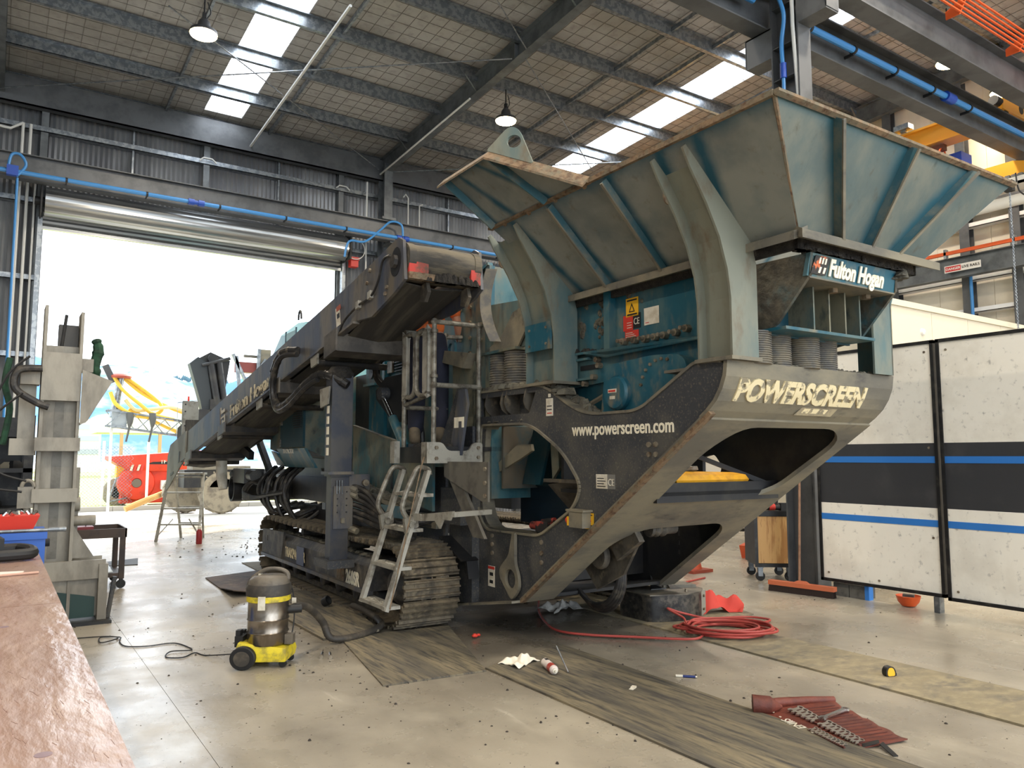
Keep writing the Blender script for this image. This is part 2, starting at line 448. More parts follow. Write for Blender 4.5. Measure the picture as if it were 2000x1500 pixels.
# ---- right end wall: white panels, columns, girts
wr = thing('wall_right', 'pale panelled end wall with grey columns and white girts', 'wall', (17.6,8,0)); tag(wr, kind='structure')
OR = (17.6,8,0)
m_panel = M('wall_panel', (232,222,202), .6, dirt=(216,206,188), amt=.4, scale=.8)
yy = YB
while yy < YW:
    obj('wall_panel', MB().box((17.6, yy+.004, 0), (17.68, min(yy+1.15, YW)-.004, 11.4 + 0*yy)), m_panel, wr, off=OR); yy += 1.15
for y in (-4, 0, 4, 7.12, 8.12, 9.75, 13, 16.5):
    obj('wall_column', MB().ibeam((17.42, y, 0), (17.42, y, 9.9), .2, .22, .014, up=(1,0,0)), m_steel_d, wr, off=OR)
for z in (4.75, 5.45, 6.62, 7.6, 3.2):
    obj('girt', MB().box((17.34, YB, z-.05), (17.56, YW, z-.035)).box((17.34, YB, z-.05), (17.355, YW, z+.05)), M('white_girt', (228,228,226), .5), wr, off=OR)
obj('valance_beam', MB().box((17.2, YB, 6.86), (17.4, YW, 7.12)), m_steel_d, wr, off=OR)
obj('air_pipe', MB().tube([(17.24,8.0,5.5),(17.24,8.0,3.2)], .035, 8), m_blue_pipe, wr, off=OR)
wl_ = thing('wall_left', 'corrugated steel wall on the left of the workshop', 'wall', (XL,3,0)); tag(wl_, kind='structure')
obj('wall_sheet', MB().box((XL-.1, YB, 0), (XL, YW, 10.4)), m_clad, wl_, off=(XL,3,0))

# ---- columns
def ibeam_thing(name, label, cat, a, b_, w, h, up, mat, t=.015):
    o = thing(name, label, cat, a); tag(o, kind='structure')
    return o
col1 = thing('steel_column', 'grey steel column standing beside the white panel screens', 'column', (8.45,6.0,0)); tag(col1, kind='structure')
obj('shaft', MB().ibeam((0,0,0),(0,0,9.7), .26, .42, .016, up=(0,1,0)), m_steel_d, col1)
obj('base_plate', MB().box((-.2,-.28,0),(.2,.28,.025)), m_steel_d, col1)
for z in (6.55, 7.0, 7.55): obj('stiffener', MB().box((-.12,-.19,z),(.12,.19,z+.014)), m_steel_d, col1)
for s, z in ((1, 7.32), (-1, 7.62)):
    cb = MB(); y0, y1 = sorted((s*.21, s*.62))
    cb.box((-.13,y0,z-.02),(.13,y1,z)); cb.box((-.13,y0,z-.40),(-.115,y1,z)); cb.box((.115,y0,z-.40),(.13,y1,z)); cb.box((-.13,y0,z-.42),(.13,y1,z-.40)); cb.box((-.13,(y1 if s>0 else y0)-.01,z-.40),(.13,(y1 if s>0 else y0)+.01,z))
    obj('corbel', cb, m_steel_d, col1)
obj('air_pipe', MB().tube([(-.17,.0,2.9),(-.17,.0,6.6)], .024, 8), m_blue_pipe, col1)
obj('air_hose', MB().tube(bez([(-.17,0,6.6),(-.16,.02,7.0),(-.2,-.05,7.4),(-.25,.1,7.8),(-.35,.3,7.75)]), .028, 8), m_blue_pipe, col1)
obj('pipe_joint', MB().cyl((-.17,0,6.52),(-.17,0,6.72),.042), m_blue_dark, col1)
obj('conduit', MB().tube([(-.1,-.16,2.9),(-.1,-.16,6.3),(-.14,-.14,7.2),(-.14,-.14,8.5)], .026, 8), m_pvc, col1)
col2 = thing('steel_column', 'grey steel column against the back wall right of the roller door', 'column', (8.42,18.75,0)); tag(col2, kind='structure')
obj('shaft', MB().ibeam((0,0,0),(0,0,9.5), .24, .40, .016, up=(0,1,0)), m_steel, col2)
obj('corbel', MB().box((-.16,-.7,7.18),(.16,-.2,7.24)).box((-.01,-.7,6.95),(.01,-.2,7.18)), m_steel, col2)
obj('bolted_plate', MB().box((-.2,-.28,7.93),(.2,-.2,8.0)), m_steel, col2)

# ---- crane runway beams with air pipes and busbars
rw = thing('runway_beam', 'grey crane runway beam along the back wall above the roller door', 'beam', (4,18.2,7.5)); tag(rw, kind='structure')
obj('beam', MB().ibeam((XL-4,0,0),(XR-4,0,0), .24, .52, .014), m_steel_d, rw)
p = MB().tube([(-9,-.28,-.2),(13,-.28,-.2)], .045, 10); obj('air_pipe', p, m_blue_pipe, rw)
for k in range(13):
    x = -4.6 + 1.52*k; obj('pipe_clip', MB().cyl((x-.02,-.28,-.2),(x+.02,-.28,-.2),.055).box((x-.012,-.28,-.26),(x+.012,-.1,-.23)), m_black, rw)
for x in (-.55, 4.55): obj('pipe_joint', MB().cyl((x-.17,-.28,-.2),(x-.04,-.28,-.2),.07).cyl((x+.04,-.28,-.2),(x+.17,-.28,-.2),.07).cyl((x-.04,-.28,-.2),(x+.04,-.28,-.2),.05), m_blue_dark, rw)
obj('air_hose', MB().tube(bez([(4.55,-.3,-.15),(4.5,-.3,.15),(4.2,-.3,.18),(3.9,-.3,-.1),(3.5,-.3,-.45),(3.1,-.25,-.5),(3.0,-.2,-.9)]), .028, 8), m_blue_pipe, rw)
obj('air_hose', MB().tube(bez([(-4.1,-.3,-.2),(-4.05,-.3,.12),(-3.9,-.3,.15),(-3.8,-.3,-.05),(-3.95,-.3,-.3)]), .028, 8), m_blue_pipe, rw)
obj('drop_pipe', MB().tube([(-3.93,-.2,-.3),(-3.9,-.0,-7.4)], .024, 8), m_blue_pipe, rw)
obj('pipe_joint', MB().box((-4.12,-.36,-.3),(-3.92,-.24,-.1)), m_blue_dark, rw)

rw2 = thing('runway_beam', 'grey crane runway beam with blue air pipe behind the steel column', 'beam', (8.4,6.38,7.6)); tag(rw2, kind='structure')
obj('beam', MB().ibeam((-5,0,.03),(9,0,.03), .26, .62, .016), m_steel_d, rw2)
obj('air_pipe', MB().tube([(.25,-.2,-.02),(9,-.2,-.02)], .05, 10), m_blue_pipe, rw2)
obj('air_pipe', MB().tube([(-5,-.2,-.02),(-.45,-.2,-.02)], .05, 10), m_blue_pipe, rw2)
for x in (-1.0,-2.5,.75,1.8,2.9,4.0,5.2):
    obj('pipe_clip', MB().cyl((x-.02,-.2,-.02),(x+.02,-.2,-.02),.062).box((x-.012,-.2,-.1),(x+.012,-.05,-.06)), m_black, rw2)
obj('pipe_joint', MB().cyl((4.4,-.2,-.02),(4.65,-.2,-.02),.085), m_blue_dark, rw2)
rw3 = thing('runway_beam', 'grey crane runway beam carrying orange busbars at upper right', 'beam', (8.4,5.62,7.95)); tag(rw3, kind='structure')
obj('beam', MB().ibeam((-6,0,0),(9,0,0), .28, .56, .016), m_steel_d, rw3)
for k in range(5): obj('busbar', MB().box((-6,-.36-.03*k,.20+.052*k),(9,-.335-.03*k,.222+.052*k)), m_orange_bar, rw3)
for k in range(7): obj('busbar_clip', MB().prism([(-4.5+1.9*k,-.34,.18),(-4.5+1.9*k,-.14,.18),(-4.5+1.9*k,-.14,.30),(-4.5+1.9*k,-.46,.44),(-4.5+1.9*k,-.46,.41)], (.02,0,0)), m_orange_bar, rw3)
rw4 = thing('runway_beam', 'grey crane runway beam with orange live rail along the right wall', 'beam', (16.95,7.5,5.65)); tag(rw4, kind='structure')
obj('beam', MB().ibeam((0,-12,0),(0,10,0), .2, .44, .014), m_steel, rw4)
obj('live_rail', MB().box((-.2,-12,.27),(-.14,10,.34)), m_orange_bar, rw4)
for k in range(8): obj('rail_bracket', MB().box((-.2,-6+1.35*k,.2),(-.1,-5.95+1.35*k,.40)), m_galv, rw4)
sg = MB(); sg.box((-.115,.10,-.10),(-.105,.84,.05)); obj('sign_plate', sg, m_white, rw4)
obj('danger_panel', MB().box((-.12,.50,-.08),(-.115,.82,.03)), M('sign_red', (196,40,40), .5), rw4)
tm = MB().add_mesh(text_mesh('DANGER', .075, .02), frame((-.122,.81,-.05), (0,-1,0), (0,0,1))); obj('lettering', tm, m_white, rw4)
tm = MB().add_mesh(text_mesh('LIVE RAILS', .078, .015), frame((-.117,.48,-.05), (0,-1,0), (0,0,1))); obj('lettering', tm, M('ink_black', (20,20,22), .5), rw4)

# ---- overhead cranes on the right
m_crane = M('crane_yellow', (232,160,40), .45)
cr = thing('overhead_crane', 'yellow overhead crane girder behind the hopper at right', 'crane', (15.0,12,7.7))
obj('girder', MB().box((-.14,-5.3,.0),(.14,5.8,.34)).box((-.2,-5.3,.32),(.2,5.8,.36)).box((-.2,-5.3,-.03),(.2,5.8,.0)), m_crane, cr)
obj('end_cap', MB().box((-.2,-5.5,-.05),(.12,-5.3,.38)), m_white, cr)
obj('sensor_box', MB().box((-.35,-4.2,.40),(-.15,-3.9,.5)).box((-.28,-4.1,.36),(-.22,-4.0,.4)), m_galv, cr)
hc = thing('crane_hoist', 'orange and blue crane hoist carriage hanging below the runway beam', 'hoist', (15.2,7.35,7.2))
obj('hoist_body', MB().box((-.1,-.3,.0),(.3,.9,.26)), M('hoist_blue', (40,80,190), .4), hc)
for k, y in enumerate((.45, -.05)):
    obj('collector_guard', MB().tube([(-.3+.12*math.cos(a), y, .22+.12*math.sin(a)) for a in [2*PI*i/16 for i in range(16)]], .016, 6, closed=True).lathe([(.11,-.10),(.11,0),(.03,.02)], (-.3,y,.05), 12), m_orange_bar, hc)
obj('collector_rack', MB().box((-.34,-.1,.3),(-.22,.5,.42)).box((-.34,.5,.12),(-.2,.62,.4)), M('collector_brown', (110,60,40), .6), hc)
cr2 = thing('overhead_crane', 'yellow end carriage of second crane with flat cable chain', 'crane', (15.9,7.0,6.9))
obj('carriage', MB().prism([(0,-.7,.05),(0,1.2,.05),(0,1.2,.32),(0,.9,.36),(0,-.5,.36),(0,-.7,.3)], (.14,0,0)), m_crane, cr2)
obj('carriage_slot', MB().cyl((-.012,.45,.2),(.0,.45,.2),.08), m_black, cr2)
obj('cable_tray', MB().box((-.35,-2.6,-.22),(.1,2.4,-.17)).box((-.35,-2.6,-.22),(-.33,2.4,-.08)), m_white, cr2)
ch = MB()
for k in range(22): ch.box((-.28,-1.2+.11*k,-.1+.004*k),(-.02,-1.12+.11*k,-.02+.004*k))
obj('cable_chain', ch, M('chain_grey', (120,120,118), .5), cr2)
obj('tube_rail', MB().tube([(-.1,-3.0,-.45),(-.1,3,-.45)], .11, 12), m_white, cr2)
tr = thing('crane_trolley', 'yellow crane end carriage with white mast standing on the runway beam at right edge', 'trolley', (15.2,6.40,7.955))
obj('arm', MB().prism([(0,-.08,.10),(1.5,-.08,.10),(1.5,-.08,.42),(.25,-.08,.42),(.0,-.08,.30)], (0,.16,0)), m_crane, tr)
obj('arm_slot', MB().cyl((.75,-.085,.26),(.75,-.08,.26),.09), m_black, tr)
for x in (.2,1.3): obj('wheel', MB().lathe([(.07,-.06),(.08,-.05),(.08,.05),(.07,.06)], (x,0,.08), 16, 'y'), m_black, tr)
obj('mast', MB().box((.12,-.04,.36),(.20,.04,.85)), m_white, tr)
obj('mast_camera', MB().box((-.08,-.05,.66),(.08,.05,.76)), m_black, tr)
obj('motor', MB().cyl((-.18,0,.24),(.02,0,.24),.09), m_black, tr)
hch = thing('hoist_chain', 'steel lifting chain hanging at the right side', 'chain', (12.94,5.36,3.3))
cm = MB()
for k in range(90):
    z = .0 + k*.027; d = (1,0) if k % 2 else (0,1)
    cm.tube([(d[0]*.012*math.cos(a), d[1]*.012*math.cos(a), z+.02*math.sin(a)) for a in [2*PI*i/8 for i in range(8)]], .005, 4, closed=True)
obj('links', cm, m_galv, hch)
obj('hook_block', MB().box((-.05,-.06,2.43),(.05,.06,2.6)), m_black, hch)
obj('control_cable', MB().tube(bez([(.0,-.1,2.7),(.0,-.14,2.4),(.0,-.3,2.3),(.0,-.35,2.6)]), .012, 6), m_black, hch)

# ---- high bay lamps
m_lens = M('lamp_lens', (255,240,210), .4, emit=(255,226,170), estr=26)
m_lampb = M('lamp_body', (60,60,62), .5)
lamp_spots = [(2.70,13.97), (9.16,13.93), (15.6,13.95), (14.84,7.05), (17.0,7.05), (2.7,7.05), (2.7,0.2), (9.0,0.2), (15.4,0.2), (-3.8,7.05), (-3.8,.2), (2.7,-6.6), (9.0,-6.6), (15.4,-6.6), (9.0,3.6)]
lab = {2:'round warm high bay lamp over the far right corner by the end wall', 5:'round warm high bay lamp straight above the crawler, outside the top of the photo', 6:'round warm high bay lamp above the camera position', 7:'round warm high bay lamp above the floor right of the camera', 8:'round warm high bay lamp above the right wall, beside the camera', 9:'round warm high bay lamp over the left wall level with the crawler', 10:'round warm high bay lamp over the left wall beside the workbench', 11:'round warm high bay lamp behind the camera on the left', 12:'round warm high bay lamp behind the camera in the middle', 13:'round warm high bay lamp behind the camera on the right', 14:'round warm high bay lamp above the floor in front of the bow', 0:'round warm high bay lamp hanging above the roller door, left of the main rafter', 1:'round warm high bay lamp hanging right of the main rafter above the conveyor head', 3:'round warm high bay lamp glowing below the runway beam at upper right', 4:'round warm high bay lamp at the far right edge beside the crane trolley'}
for k, (x, y) in enumerate(lamp_spots):
    t = thing('high_bay_lamp', lab.get(k, 'round warm high bay lamp out of view of the photo'), 'lamp', (x, y, 9.15), group='high bay lamps under the roof')
    obj('housing', MB().lathe([(.06,.28),(.10,.22),(.12,.10),(.23,.06),(.245,.0),(.225,.0)], n=20), m_lampb, t)
    obj('lens', MB().lathe([(.235,.003),(.225,-.025),(.12,-.045),(.0,-.05)], n=20), m_lens, t)
    zt = rz(y, CZ-.25) - 9.15
    obj('hanger', MB().tube([(0,0,.28),(0,0,zt)], .014, 6).tube(bez([(.04,0,.3),(.11,.02,.45),(.05,.0,.62)]), .01, 6).box((-.03,-.03,.28),(.03,.03,.40)), m_black, t)
    ld = bpy.data.lights.new('lamp_light', 'AREA'); ld.shape = 'DISK'; ld.size = .36; ld.energy = {4: 40, 3: 110}.get(k, 195); ld.color = (1.0,.87,.70)
    lo = bpy.data.objects.new('lamp_light', ld); COL.objects.link(lo); lo.parent = t; lo.location = (0,0,-.07)
# ================================================= THE CRUSHER (local axes: v right, u back, w up)
MA = .01529
MVv = Vector((math.cos(MA), -math.sin(MA), 0)); MUv = Vector((math.sin(MA), math.cos(MA), 0))
MO = Vector((4.7, 7.0, 0))
def mw(v, u, w): return MVv*v + MUv*u + Vector((0,0,w))
mach = thing('crushing_machine', 'large tracked rock crusher in dusty teal and grey with flared feed hopper', 'crusher', mw(*MO), -MA)
def mp(name, mb, mat, parent=None, label=None, kind=None, sharp=35):
    o = obj(name, mb, mat, parent or mach, off=MO, sharp=sharp)
    if label: o['label'] = label
    if kind: o['kind'] = kind
    return o

c_dust = (136,138,130)
m_hop = M('hopper_paint', c_dust, .62, .1, dirt=(114,118,112), amt=.45, scale=1.4, attr=(24,76,92), dirt2=(104,92,72), amt2=.14, scale2=9, bump=.12)
m_front = M('hopper_front_paint', (116,119,108), .6, .1, dirt=(88,100,97), amt=.5, scale=1.8, stretch=(1,1,.45), attr=(40,86,98), dirt2=(84,82,70), amt2=.14, scale2=12, bump=.12)
m_post = M('post_paint', (126,128,114), .6, .1, dirt=(78,106,110), amt=.42, scale=1.6, stretch=(1,1,.5), dirt2=(112,100,82), amt2=.25, scale2=6, bump=.12)
m_rib = M('rib_paint', (58,98,108), .6, .1, dirt=(122,124,112), amt=.42, scale=3)
m_rust = M('rusty_edge', (132,108,82), .8, 0, dirt=(108,100,82), amt=.5, scale=8, dirt2=(88,64,46), amt2=.35, scale2=20, bump=.3)
m_teal = M('teal_paint', (26,88,106), .45, .1, dirt=(84,110,110), amt=.4, scale=2.6, stretch=(1,1,.5), dirt2=(128,120,98), amt2=.24, scale2=7, bump=.08)
m_teal2 = M('teal_dusty', (34,84,94), .55, .1, dirt=(122,118,98), amt=.52, scale=2.0, stretch=(1,1,.6), dirt2=(60,70,68), amt2=.3, scale2=8, bump=.15)
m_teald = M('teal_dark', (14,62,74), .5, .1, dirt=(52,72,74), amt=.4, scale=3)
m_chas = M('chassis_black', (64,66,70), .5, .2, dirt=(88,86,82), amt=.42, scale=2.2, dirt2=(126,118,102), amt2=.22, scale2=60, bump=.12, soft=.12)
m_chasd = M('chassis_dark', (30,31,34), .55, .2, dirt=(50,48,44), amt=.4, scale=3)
m_bow = M('bow_dusty', (134,126,106), .66, .1, dirt=(104,100,90), amt=.5, scale=2.0, stretch=(.5,1,1), dirt2=(70,68,66), amt2=.2, scale2=6, bump=.2)
m_mud = M('caked_mud', (108,104,90), .9, 0, dirt=(78,74,64), amt=.5, scale=9, bump=.8)
m_mudd = M('dark_mud', (56,52,46), .9, 0, dirt=(36,34,32), amt=.5, scale=14, bump=.8)
m_bolt = M('bolt_head', (150,140,122), .45, .5, dirt=(90,70,52), amt=.4, scale=12)
m_belt = M('conveyor_belt', (58,56,53), .7, 0, dirt=(92,88,78), amt=.4, scale=1.6, stretch=(6,.5,1), bump=.15)
m_conv = M('conveyor_steel', (72,78,92), .45, .25, dirt=(112,104,90), amt=.5, scale=2.2, stretch=(1.2,1.2,.35), dirt2=(60,62,68), amt2=.25, scale2=8)
m_convd = M('conveyor_dark', (48,47,47), .6, .2, dirt=(78,70,60), amt=.42, scale=4)
m_track = M('track_steel', (116,104,84), .7, .2, dirt=(76,69,58), amt=.5, scale=6, dirt2=(126,114,92), amt2=.28, scale2=14, bump=.25)
m_frame = M('track_frame_black', (58,58,60), .6, .2, dirt=(108,102,92), amt=.45, scale=4, dirt2=(80,76,70), amt2=.3, scale2=12, bump=.3)
m_lad = M('ladder_grey', (164,160,148), .5, .25, dirt=(110,104,92), amt=.35, scale=7, bump=.1)
m_rail = M('rail_grey', (140,136,124), .5, .35, dirt=(92,86,76), amt=.5, scale=12, bump=.2)
m_hose = M('hydraulic_hose', (34,33,33), .5, 0, dirt=(84,78,68), amt=.3, scale=10)
m_chrome = M('chrome', (215,215,212), .18, 1.0)
m_cream = M('cream_letters', (240,232,208), .55, dirt=(214,200,164), amt=.2, scale=12)
m_worn = M('worn_letters', (226,210,168), .6, 0, dirt=(140,130,108), amt=.36, scale=15, soft=.04)
m_decw = M('decal_white', (222,216,200), .55, dirt=(196,186,164), amt=.4, scale=9)
m_decy = M('decal_yellow', (236,180,36), .5)
m_decr = M('decal_red', (204,58,44), .5)
m_deck = M('decal_black', (26,26,28), .5)
m_spring = M('ribbed_rubber', (96,94,90), .7, 0, dirt=(124,116,100), amt=.45, scale=10)
m_red = M('scraper_red', (188,58,50), .6, 0, dirt=(90,70,58), amt=.35, scale=8)

m_plate = M('plate_grimy', (92,86,76), .65, .1, dirt=(62,58,52), amt=.5, scale=5, dirt2=(118,106,86), amt2=.25, scale2=11, bump=.2)
# ---------- chassis side plates
hole = rounded([(6.42,1.90),(5.61,1.89),(5.12,1.64),(4.88,1.37),(4.98,1.20),(5.46,.94),(6.36,.93),(6.50,1.12)], [.05,.18,.25,.3,.2,.1,.25,.25], 5)
side = rounded([(5.76,.345),(3.535,1.905),(3.425,2.04),(3.385,2.21),(3.63,2.23),(4.20,1.93),(4.86,1.93),(5.42,2.22),(6.5,2.22),(6.55,1.93),(6.95,1.93),(6.94,.14)], [0,.12,.1,.02,.05,.12,.22,.15,0,0,0,0], 5)
recess = [(5.52,2.17),(6.47,2.17),(6.47,1.99),(5.62,1.99)]
def side_plate(v, t, loops, name, mat, label=None):
    me = curve_mesh(loops, t); mb = MB()
    mb.add_mesh(me, Matrix(((0,0,1,v),(1,0,0,0),(0,1,0,0),(0,0,0,1))))
    return mp(name, mb, mat, label=label)
sp = side_plate(3.84, .04, [side, hole, recess], 'side_plate', m_chas, 'dark side plate with rounded opening and web address')
farhole = rounded([(4.75,1.45),(4.15,1.80),(4.12,1.46)], .1, 4)
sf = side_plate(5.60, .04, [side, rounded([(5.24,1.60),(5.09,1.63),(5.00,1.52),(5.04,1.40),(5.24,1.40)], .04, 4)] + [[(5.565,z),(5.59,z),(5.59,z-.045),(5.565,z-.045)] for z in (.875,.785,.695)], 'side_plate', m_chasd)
def strip(loop, v0, v1, closed=True, t=.02):
    """lip running along a (u,w) loop"""
    mb = MB(); n = len(loop); rng = range(n if closed else n-1)
    for i in rng:
        a, b_ = loop[i], loop[(i+1) % n]
        d = Vector((b_[0]-a[0], b_[1]-a[1]))
        if d.length < 1e-5: continue
        nn = Vector((-d.y, d.x)).normalized() * t
        mb.hexa([(v0,a[0],a[1]),(v1,a[0],a[1]),(v1,b_[0],b_[1]),(v0,b_[0],b_[1])], [(v0,a[0]+nn.x,a[1]+nn.y),(v1,a[0]+nn.x,a[1]+nn.y),(v1,b_[0]+nn.x,b_[1]+nn.y),(v0,b_[0]+nn.x,b_[1]+nn.y)])
    return mb
mp('opening_rim', strip(hole, 3.80, 4.0, t=-.02), m_bow, sp, 'dusty rolled rim around opening')
top = [p for p in side if p[1] > 1.9]; top = top[max(i for i, p in enumerate(top) if p[0] < 3.45):]
mp('top_lip', strip(top, 3.81, 4.02, False, t=.02), m_bow, sp, 'dirty top ledge of side plate')
mp('bottom_flange', MB().prism([(3.70,5.72,.335),(3.70,6.96,.12),(3.86,6.96,.12),(3.86,5.72,.335)], (0,0,.02)), m_bow, sp)
mp('corner_box', MB().box((3.74,6.48,.2),(3.83,6.94,1.9)), m_chas, sp)
# lifting hook plate, bolts, brackets in recess
hk = rounded([(5.84,.93),(5.80,.93),(5.80,.66),(5.74,.56),(5.73,.45),(5.85,.33),(6.05,.52),(6.05,.60),(5.90,.72)], .05, 3)
hl = [(5.87+.085*math.cos(a), .52+.085*math.sin(a)) for a in [2*PI*i/20 for i in range(20)]]
mb = MB().add_mesh(curve_mesh([hk, hl], .03), Matrix(((0,0,1,3.795),(1,0,0,0),(0,1,0,0),(0,0,0,1)))); mp('hook_plate', mb, m_bow, sp, 'dusty hook shaped tie down plate')
for u, w in ((6.23,.79),(6.23,.71),(5.43,.88),(5.43,.79),(5.43,.71),(6.23,.87),(4.09,1.69),(4.02,1.69),(4.09,1.62),(4.02,1.62)):
    mp('bolt', MB().bolt((3.82,u,w),(-1,0,0),.02,.014,8), m_bolt, sp)
mp('recess_panel', MB().box((3.96,5.5,1.95),(3.98,6.5,2.2)), m_chas, sp)
for u in (5.66,5.98,6.05,6.33):
    mp('bracket', MB().prism([(3.82,u,2.21),(3.97,u,2.21),(3.97,u,1.95),(3.92,u,1.95),(3.81,u,2.04),(3.79,u,2.10),(3.80,u,2.15)], (0,.014,0)), m_plate, sp)
mudb = MB(); random.seed(3)
def lumps(path, w, h, n, seed=1, flat=.5):
    rnd = random.Random(seed); mb = MB()
    for k in range(n):
        t = k/(n-1)*(len(path)-1); i = min(int(t), len(path)-2); p = Vector(path[i]).lerp(Vector(path[i+1]), t-i)
        r = rnd.uniform(.5,1)*w; hh = rnd.uniform(.3,1)*h; c = p + Vector((rnd.uniform(-w,w)*.5, rnd.uniform(-w,w)*.5, 0))
        a0 = rnd.uniform(0,6); m_ = 7
        rg = [[c + Vector((r*math.cos(a0+2*PI*j/m_)*rnd.uniform(.7,1.1), r*math.sin(a0+2*PI*j/m_)*rnd.uniform(.7,1.1), 0)) for j in range(m_)]]
        rg.append([c + (q-c)*.7 + Vector((0,0,hh*rnd.uniform(.6,1))) for q in rg[0]])
        rg.append([c + (q-c)*.25 + Vector((0,0,hh)) for q in rg[0]])
        mb.loft(rg)
    return mb
mp('mud', lumps([(3.9,3.5,2.24),(3.9,3.65,2.235)], .07,.03,14,1), m_mud, sp, kind='stuff')
mp('mud', lumps([(3.92,5.2,2.12),(3.92,5.45,2.235),(3.9,6.5,2.235)], .10,.06,70,2), m_mud, sp, 'grey mud caked on the ledge', kind='stuff')
mp('mud', lumps([(3.94,4.85,1.95),(3.94,5.2,2.1)], .08,.05,30,4), m_mud, sp, kind='stuff')
mp('mud', lumps([(3.86,5.7,1.93),(3.86,6.4,1.93)], .05,.03,30,5), m_mud, sp, kind='stuff')
# decals on the side plate
def mtext(s, size, o, ex, ey, mat, parent, name='lettering', **k):
    return mp(name, MB().add_mesh(text_mesh(s, size, **k), frame(o, ex, ey)), mat, parent)
mtext('www.powerscreen.com', .142, (3.816,4.99,1.775), (0,-1,0), (0,.012,1), m_cream, sp, bold=.018, squeeze=.84)
def decal(parent, o, ex, ey, w, h, mat, name='decal', t=.003):
    m_ = frame(o, ex, ey); mb = MB(lambda p: m_ @ p); mb.box((0,0,0),(w,h,t)); return mp(name, mb, mat, parent)
EXs, EYs = (0,-1,0), (0,0,1)
decal(sp, (3.818,4.69,1.36), EXs, EYs, .135, .11, m_decw); decal(sp, (3.818,4.55,1.36), EXs, EYs, .085, .11, M('decal_grey',(120,118,112),.5))
mtext('CE', .075, (3.813,4.545,1.385), EXs, EYs, m_decw, sp, squeeze=.8)
for k in range(4): decal(sp, (3.8145,4.675,1.375+.02*k), EXs, EYs, .10-.02*(k%2), .006, m_deck, 'print_line', .001)
decal(sp, (3.818,4.84,1.04), EXs, EYs, .115, .125, m_decy)
mp('symbol', MB().add_mesh(curve_mesh([[(0,.0),(.012,0),(.012,.02),(.035,.02),(.02,.045),(-.008,.045),(-.023,.02),(0,.02)]], .002), frame((3.813,4.787,1.08),EXs,EYs)), m_decr, sp)
for k, z in enumerate((1.145,1.053,1.065)): decal(sp, (3.8145,4.825,z), EXs, EYs, .085, .007, m_deck, 'print_line', .001)
decal(sp, (3.818,5.355,1.95), EXs, EYs, .10, .15, m_decw); decal(sp, (3.816,5.32,2.11), EXs, EYs, .035, .03, m_decw)
for k in range(3): decal(sp, (3.8145,5.34,1.97+.03*k), EXs, EYs, .07, .008, m_decr if k == 0 else m_deck, 'print_line', .001)
decal(sp, (3.815,6.30,.40), EXs, EYs, .12, .19, m_decw); decal(sp, (3.812,6.295,.56), EXs, EYs, .11, .025, m_decr)
for z in (.50,.43): decal(sp, (3.8115,6.27,z), EXs, EYs, .06, .03, m_deck, 'symbol', .001)
# emergency stop box
es = mp('stop_bracket', MB().box((3.73,4.76,1.05),(3.83,4.93,1.18)).box((3.72,4.74,1.175),(3.83,4.96,1.19)), m_bow, None, 'dusty guard bracket of stop button')
mp('stop_box', MB().box((3.74,4.93,1.06),(3.80,4.97,1.13)), m_decy, es, 'yellow box')
mp('stop_button', MB().cyl((3.77,4.965,1.10),(3.77,4.995,1.10),.028,n=14), m_decr, es, 'red mushroom button')

# ---------- bow plate with two openings, curved top carrying the maker's lettering
sl = Vector((0,-2.25,1.565)); SLn = sl.normalized(); NB = Vector((0,-1.565,-2.25)).normalized()
bowm = Matrix(((1,0,0,0),(0,SLn.y,NB.y,5.74),(0,SLn.z,NB.z,.345),(0,0,0,1)))
outer = rounded([(3.80,0),(4.16,0),(4.16,1.0),(4.36,1.20),(5.25,1.22),(5.42,1.05),(5.45,0),(5.66,0),(5.66,2.66),(3.80,2.66)], [0,0,.2,.12,.1,.12,0,0,0,0], 4)
uph = rounded([(4.16,1.64),(4.12,2.3),(4.26,2.585),(5.28,2.60),(5.53,2.42),(5.46,1.78),(5.30,1.66),(5.15,1.64)], [.05,.2,.25,.15,.14,.15,.1,.05], 4)
mb = MB().add_mesh(curve_mesh([outer, uph], .035), bowm)
prof = [(3.563,1.86),(3.50,1.905),(3.435,1.965),(3.385,2.04),(3.352,2.12),(3.338,2.22)]
pin = [(p[0]+.03, p[1]+.01) for p in prof]
for a in range(len(prof)-1):
    mb.hexa([(3.80,)+prof[a],(5.66,)+prof[a],(5.66,)+prof[a+1],(3.80,)+prof[a+1]], [(3.80,)+pin[a],(5.66,)+pin[a],(5.66,)+pin[a+1],(3.80,)+pin[a+1]])
bow = mp('bow_plate', mb, m_bow, None, 'dusty sloping bow plate with two openings')
mp('edge_rail', MB().prism([(3.79,5.76,.33),(3.79,3.50,1.90),(3.79,3.48,1.88),(3.79,5.71,.333)], (.05,0,0)), m_rust, bow, 'worn rusty left edge')
LX = (1,0,0); LY = Vector((0,-.045,.17)).normalized()
x0 = 3.955
for ch, wd in zip('POWERSCREEN', (.135,.142,.195,.125,.14,.13,.14,.14,.125,.125,.14)):
    pass
tme = text_mesh('POWERSCREEN', .215, .048, .012, 0, 'LEFT', .93)
bm_ = bmesh.new(); bm_.from_mesh(tme)
for k in range(1, 8): bmesh.ops.bisect_plane(bm_, geom=bm_.verts[:]+bm_.edges[:]+bm_.faces[:], plane_co=(0,.022*k,0), plane_no=(0,1,0))
bm_.to_mesh(tme); bm_.free()
arc = [0]; rp = prof[1:]
for a, b_ in zip(rp, rp[1:]): arc.append(arc[-1] + math.hypot(b_[0]-a[0], b_[1]-a[1]))
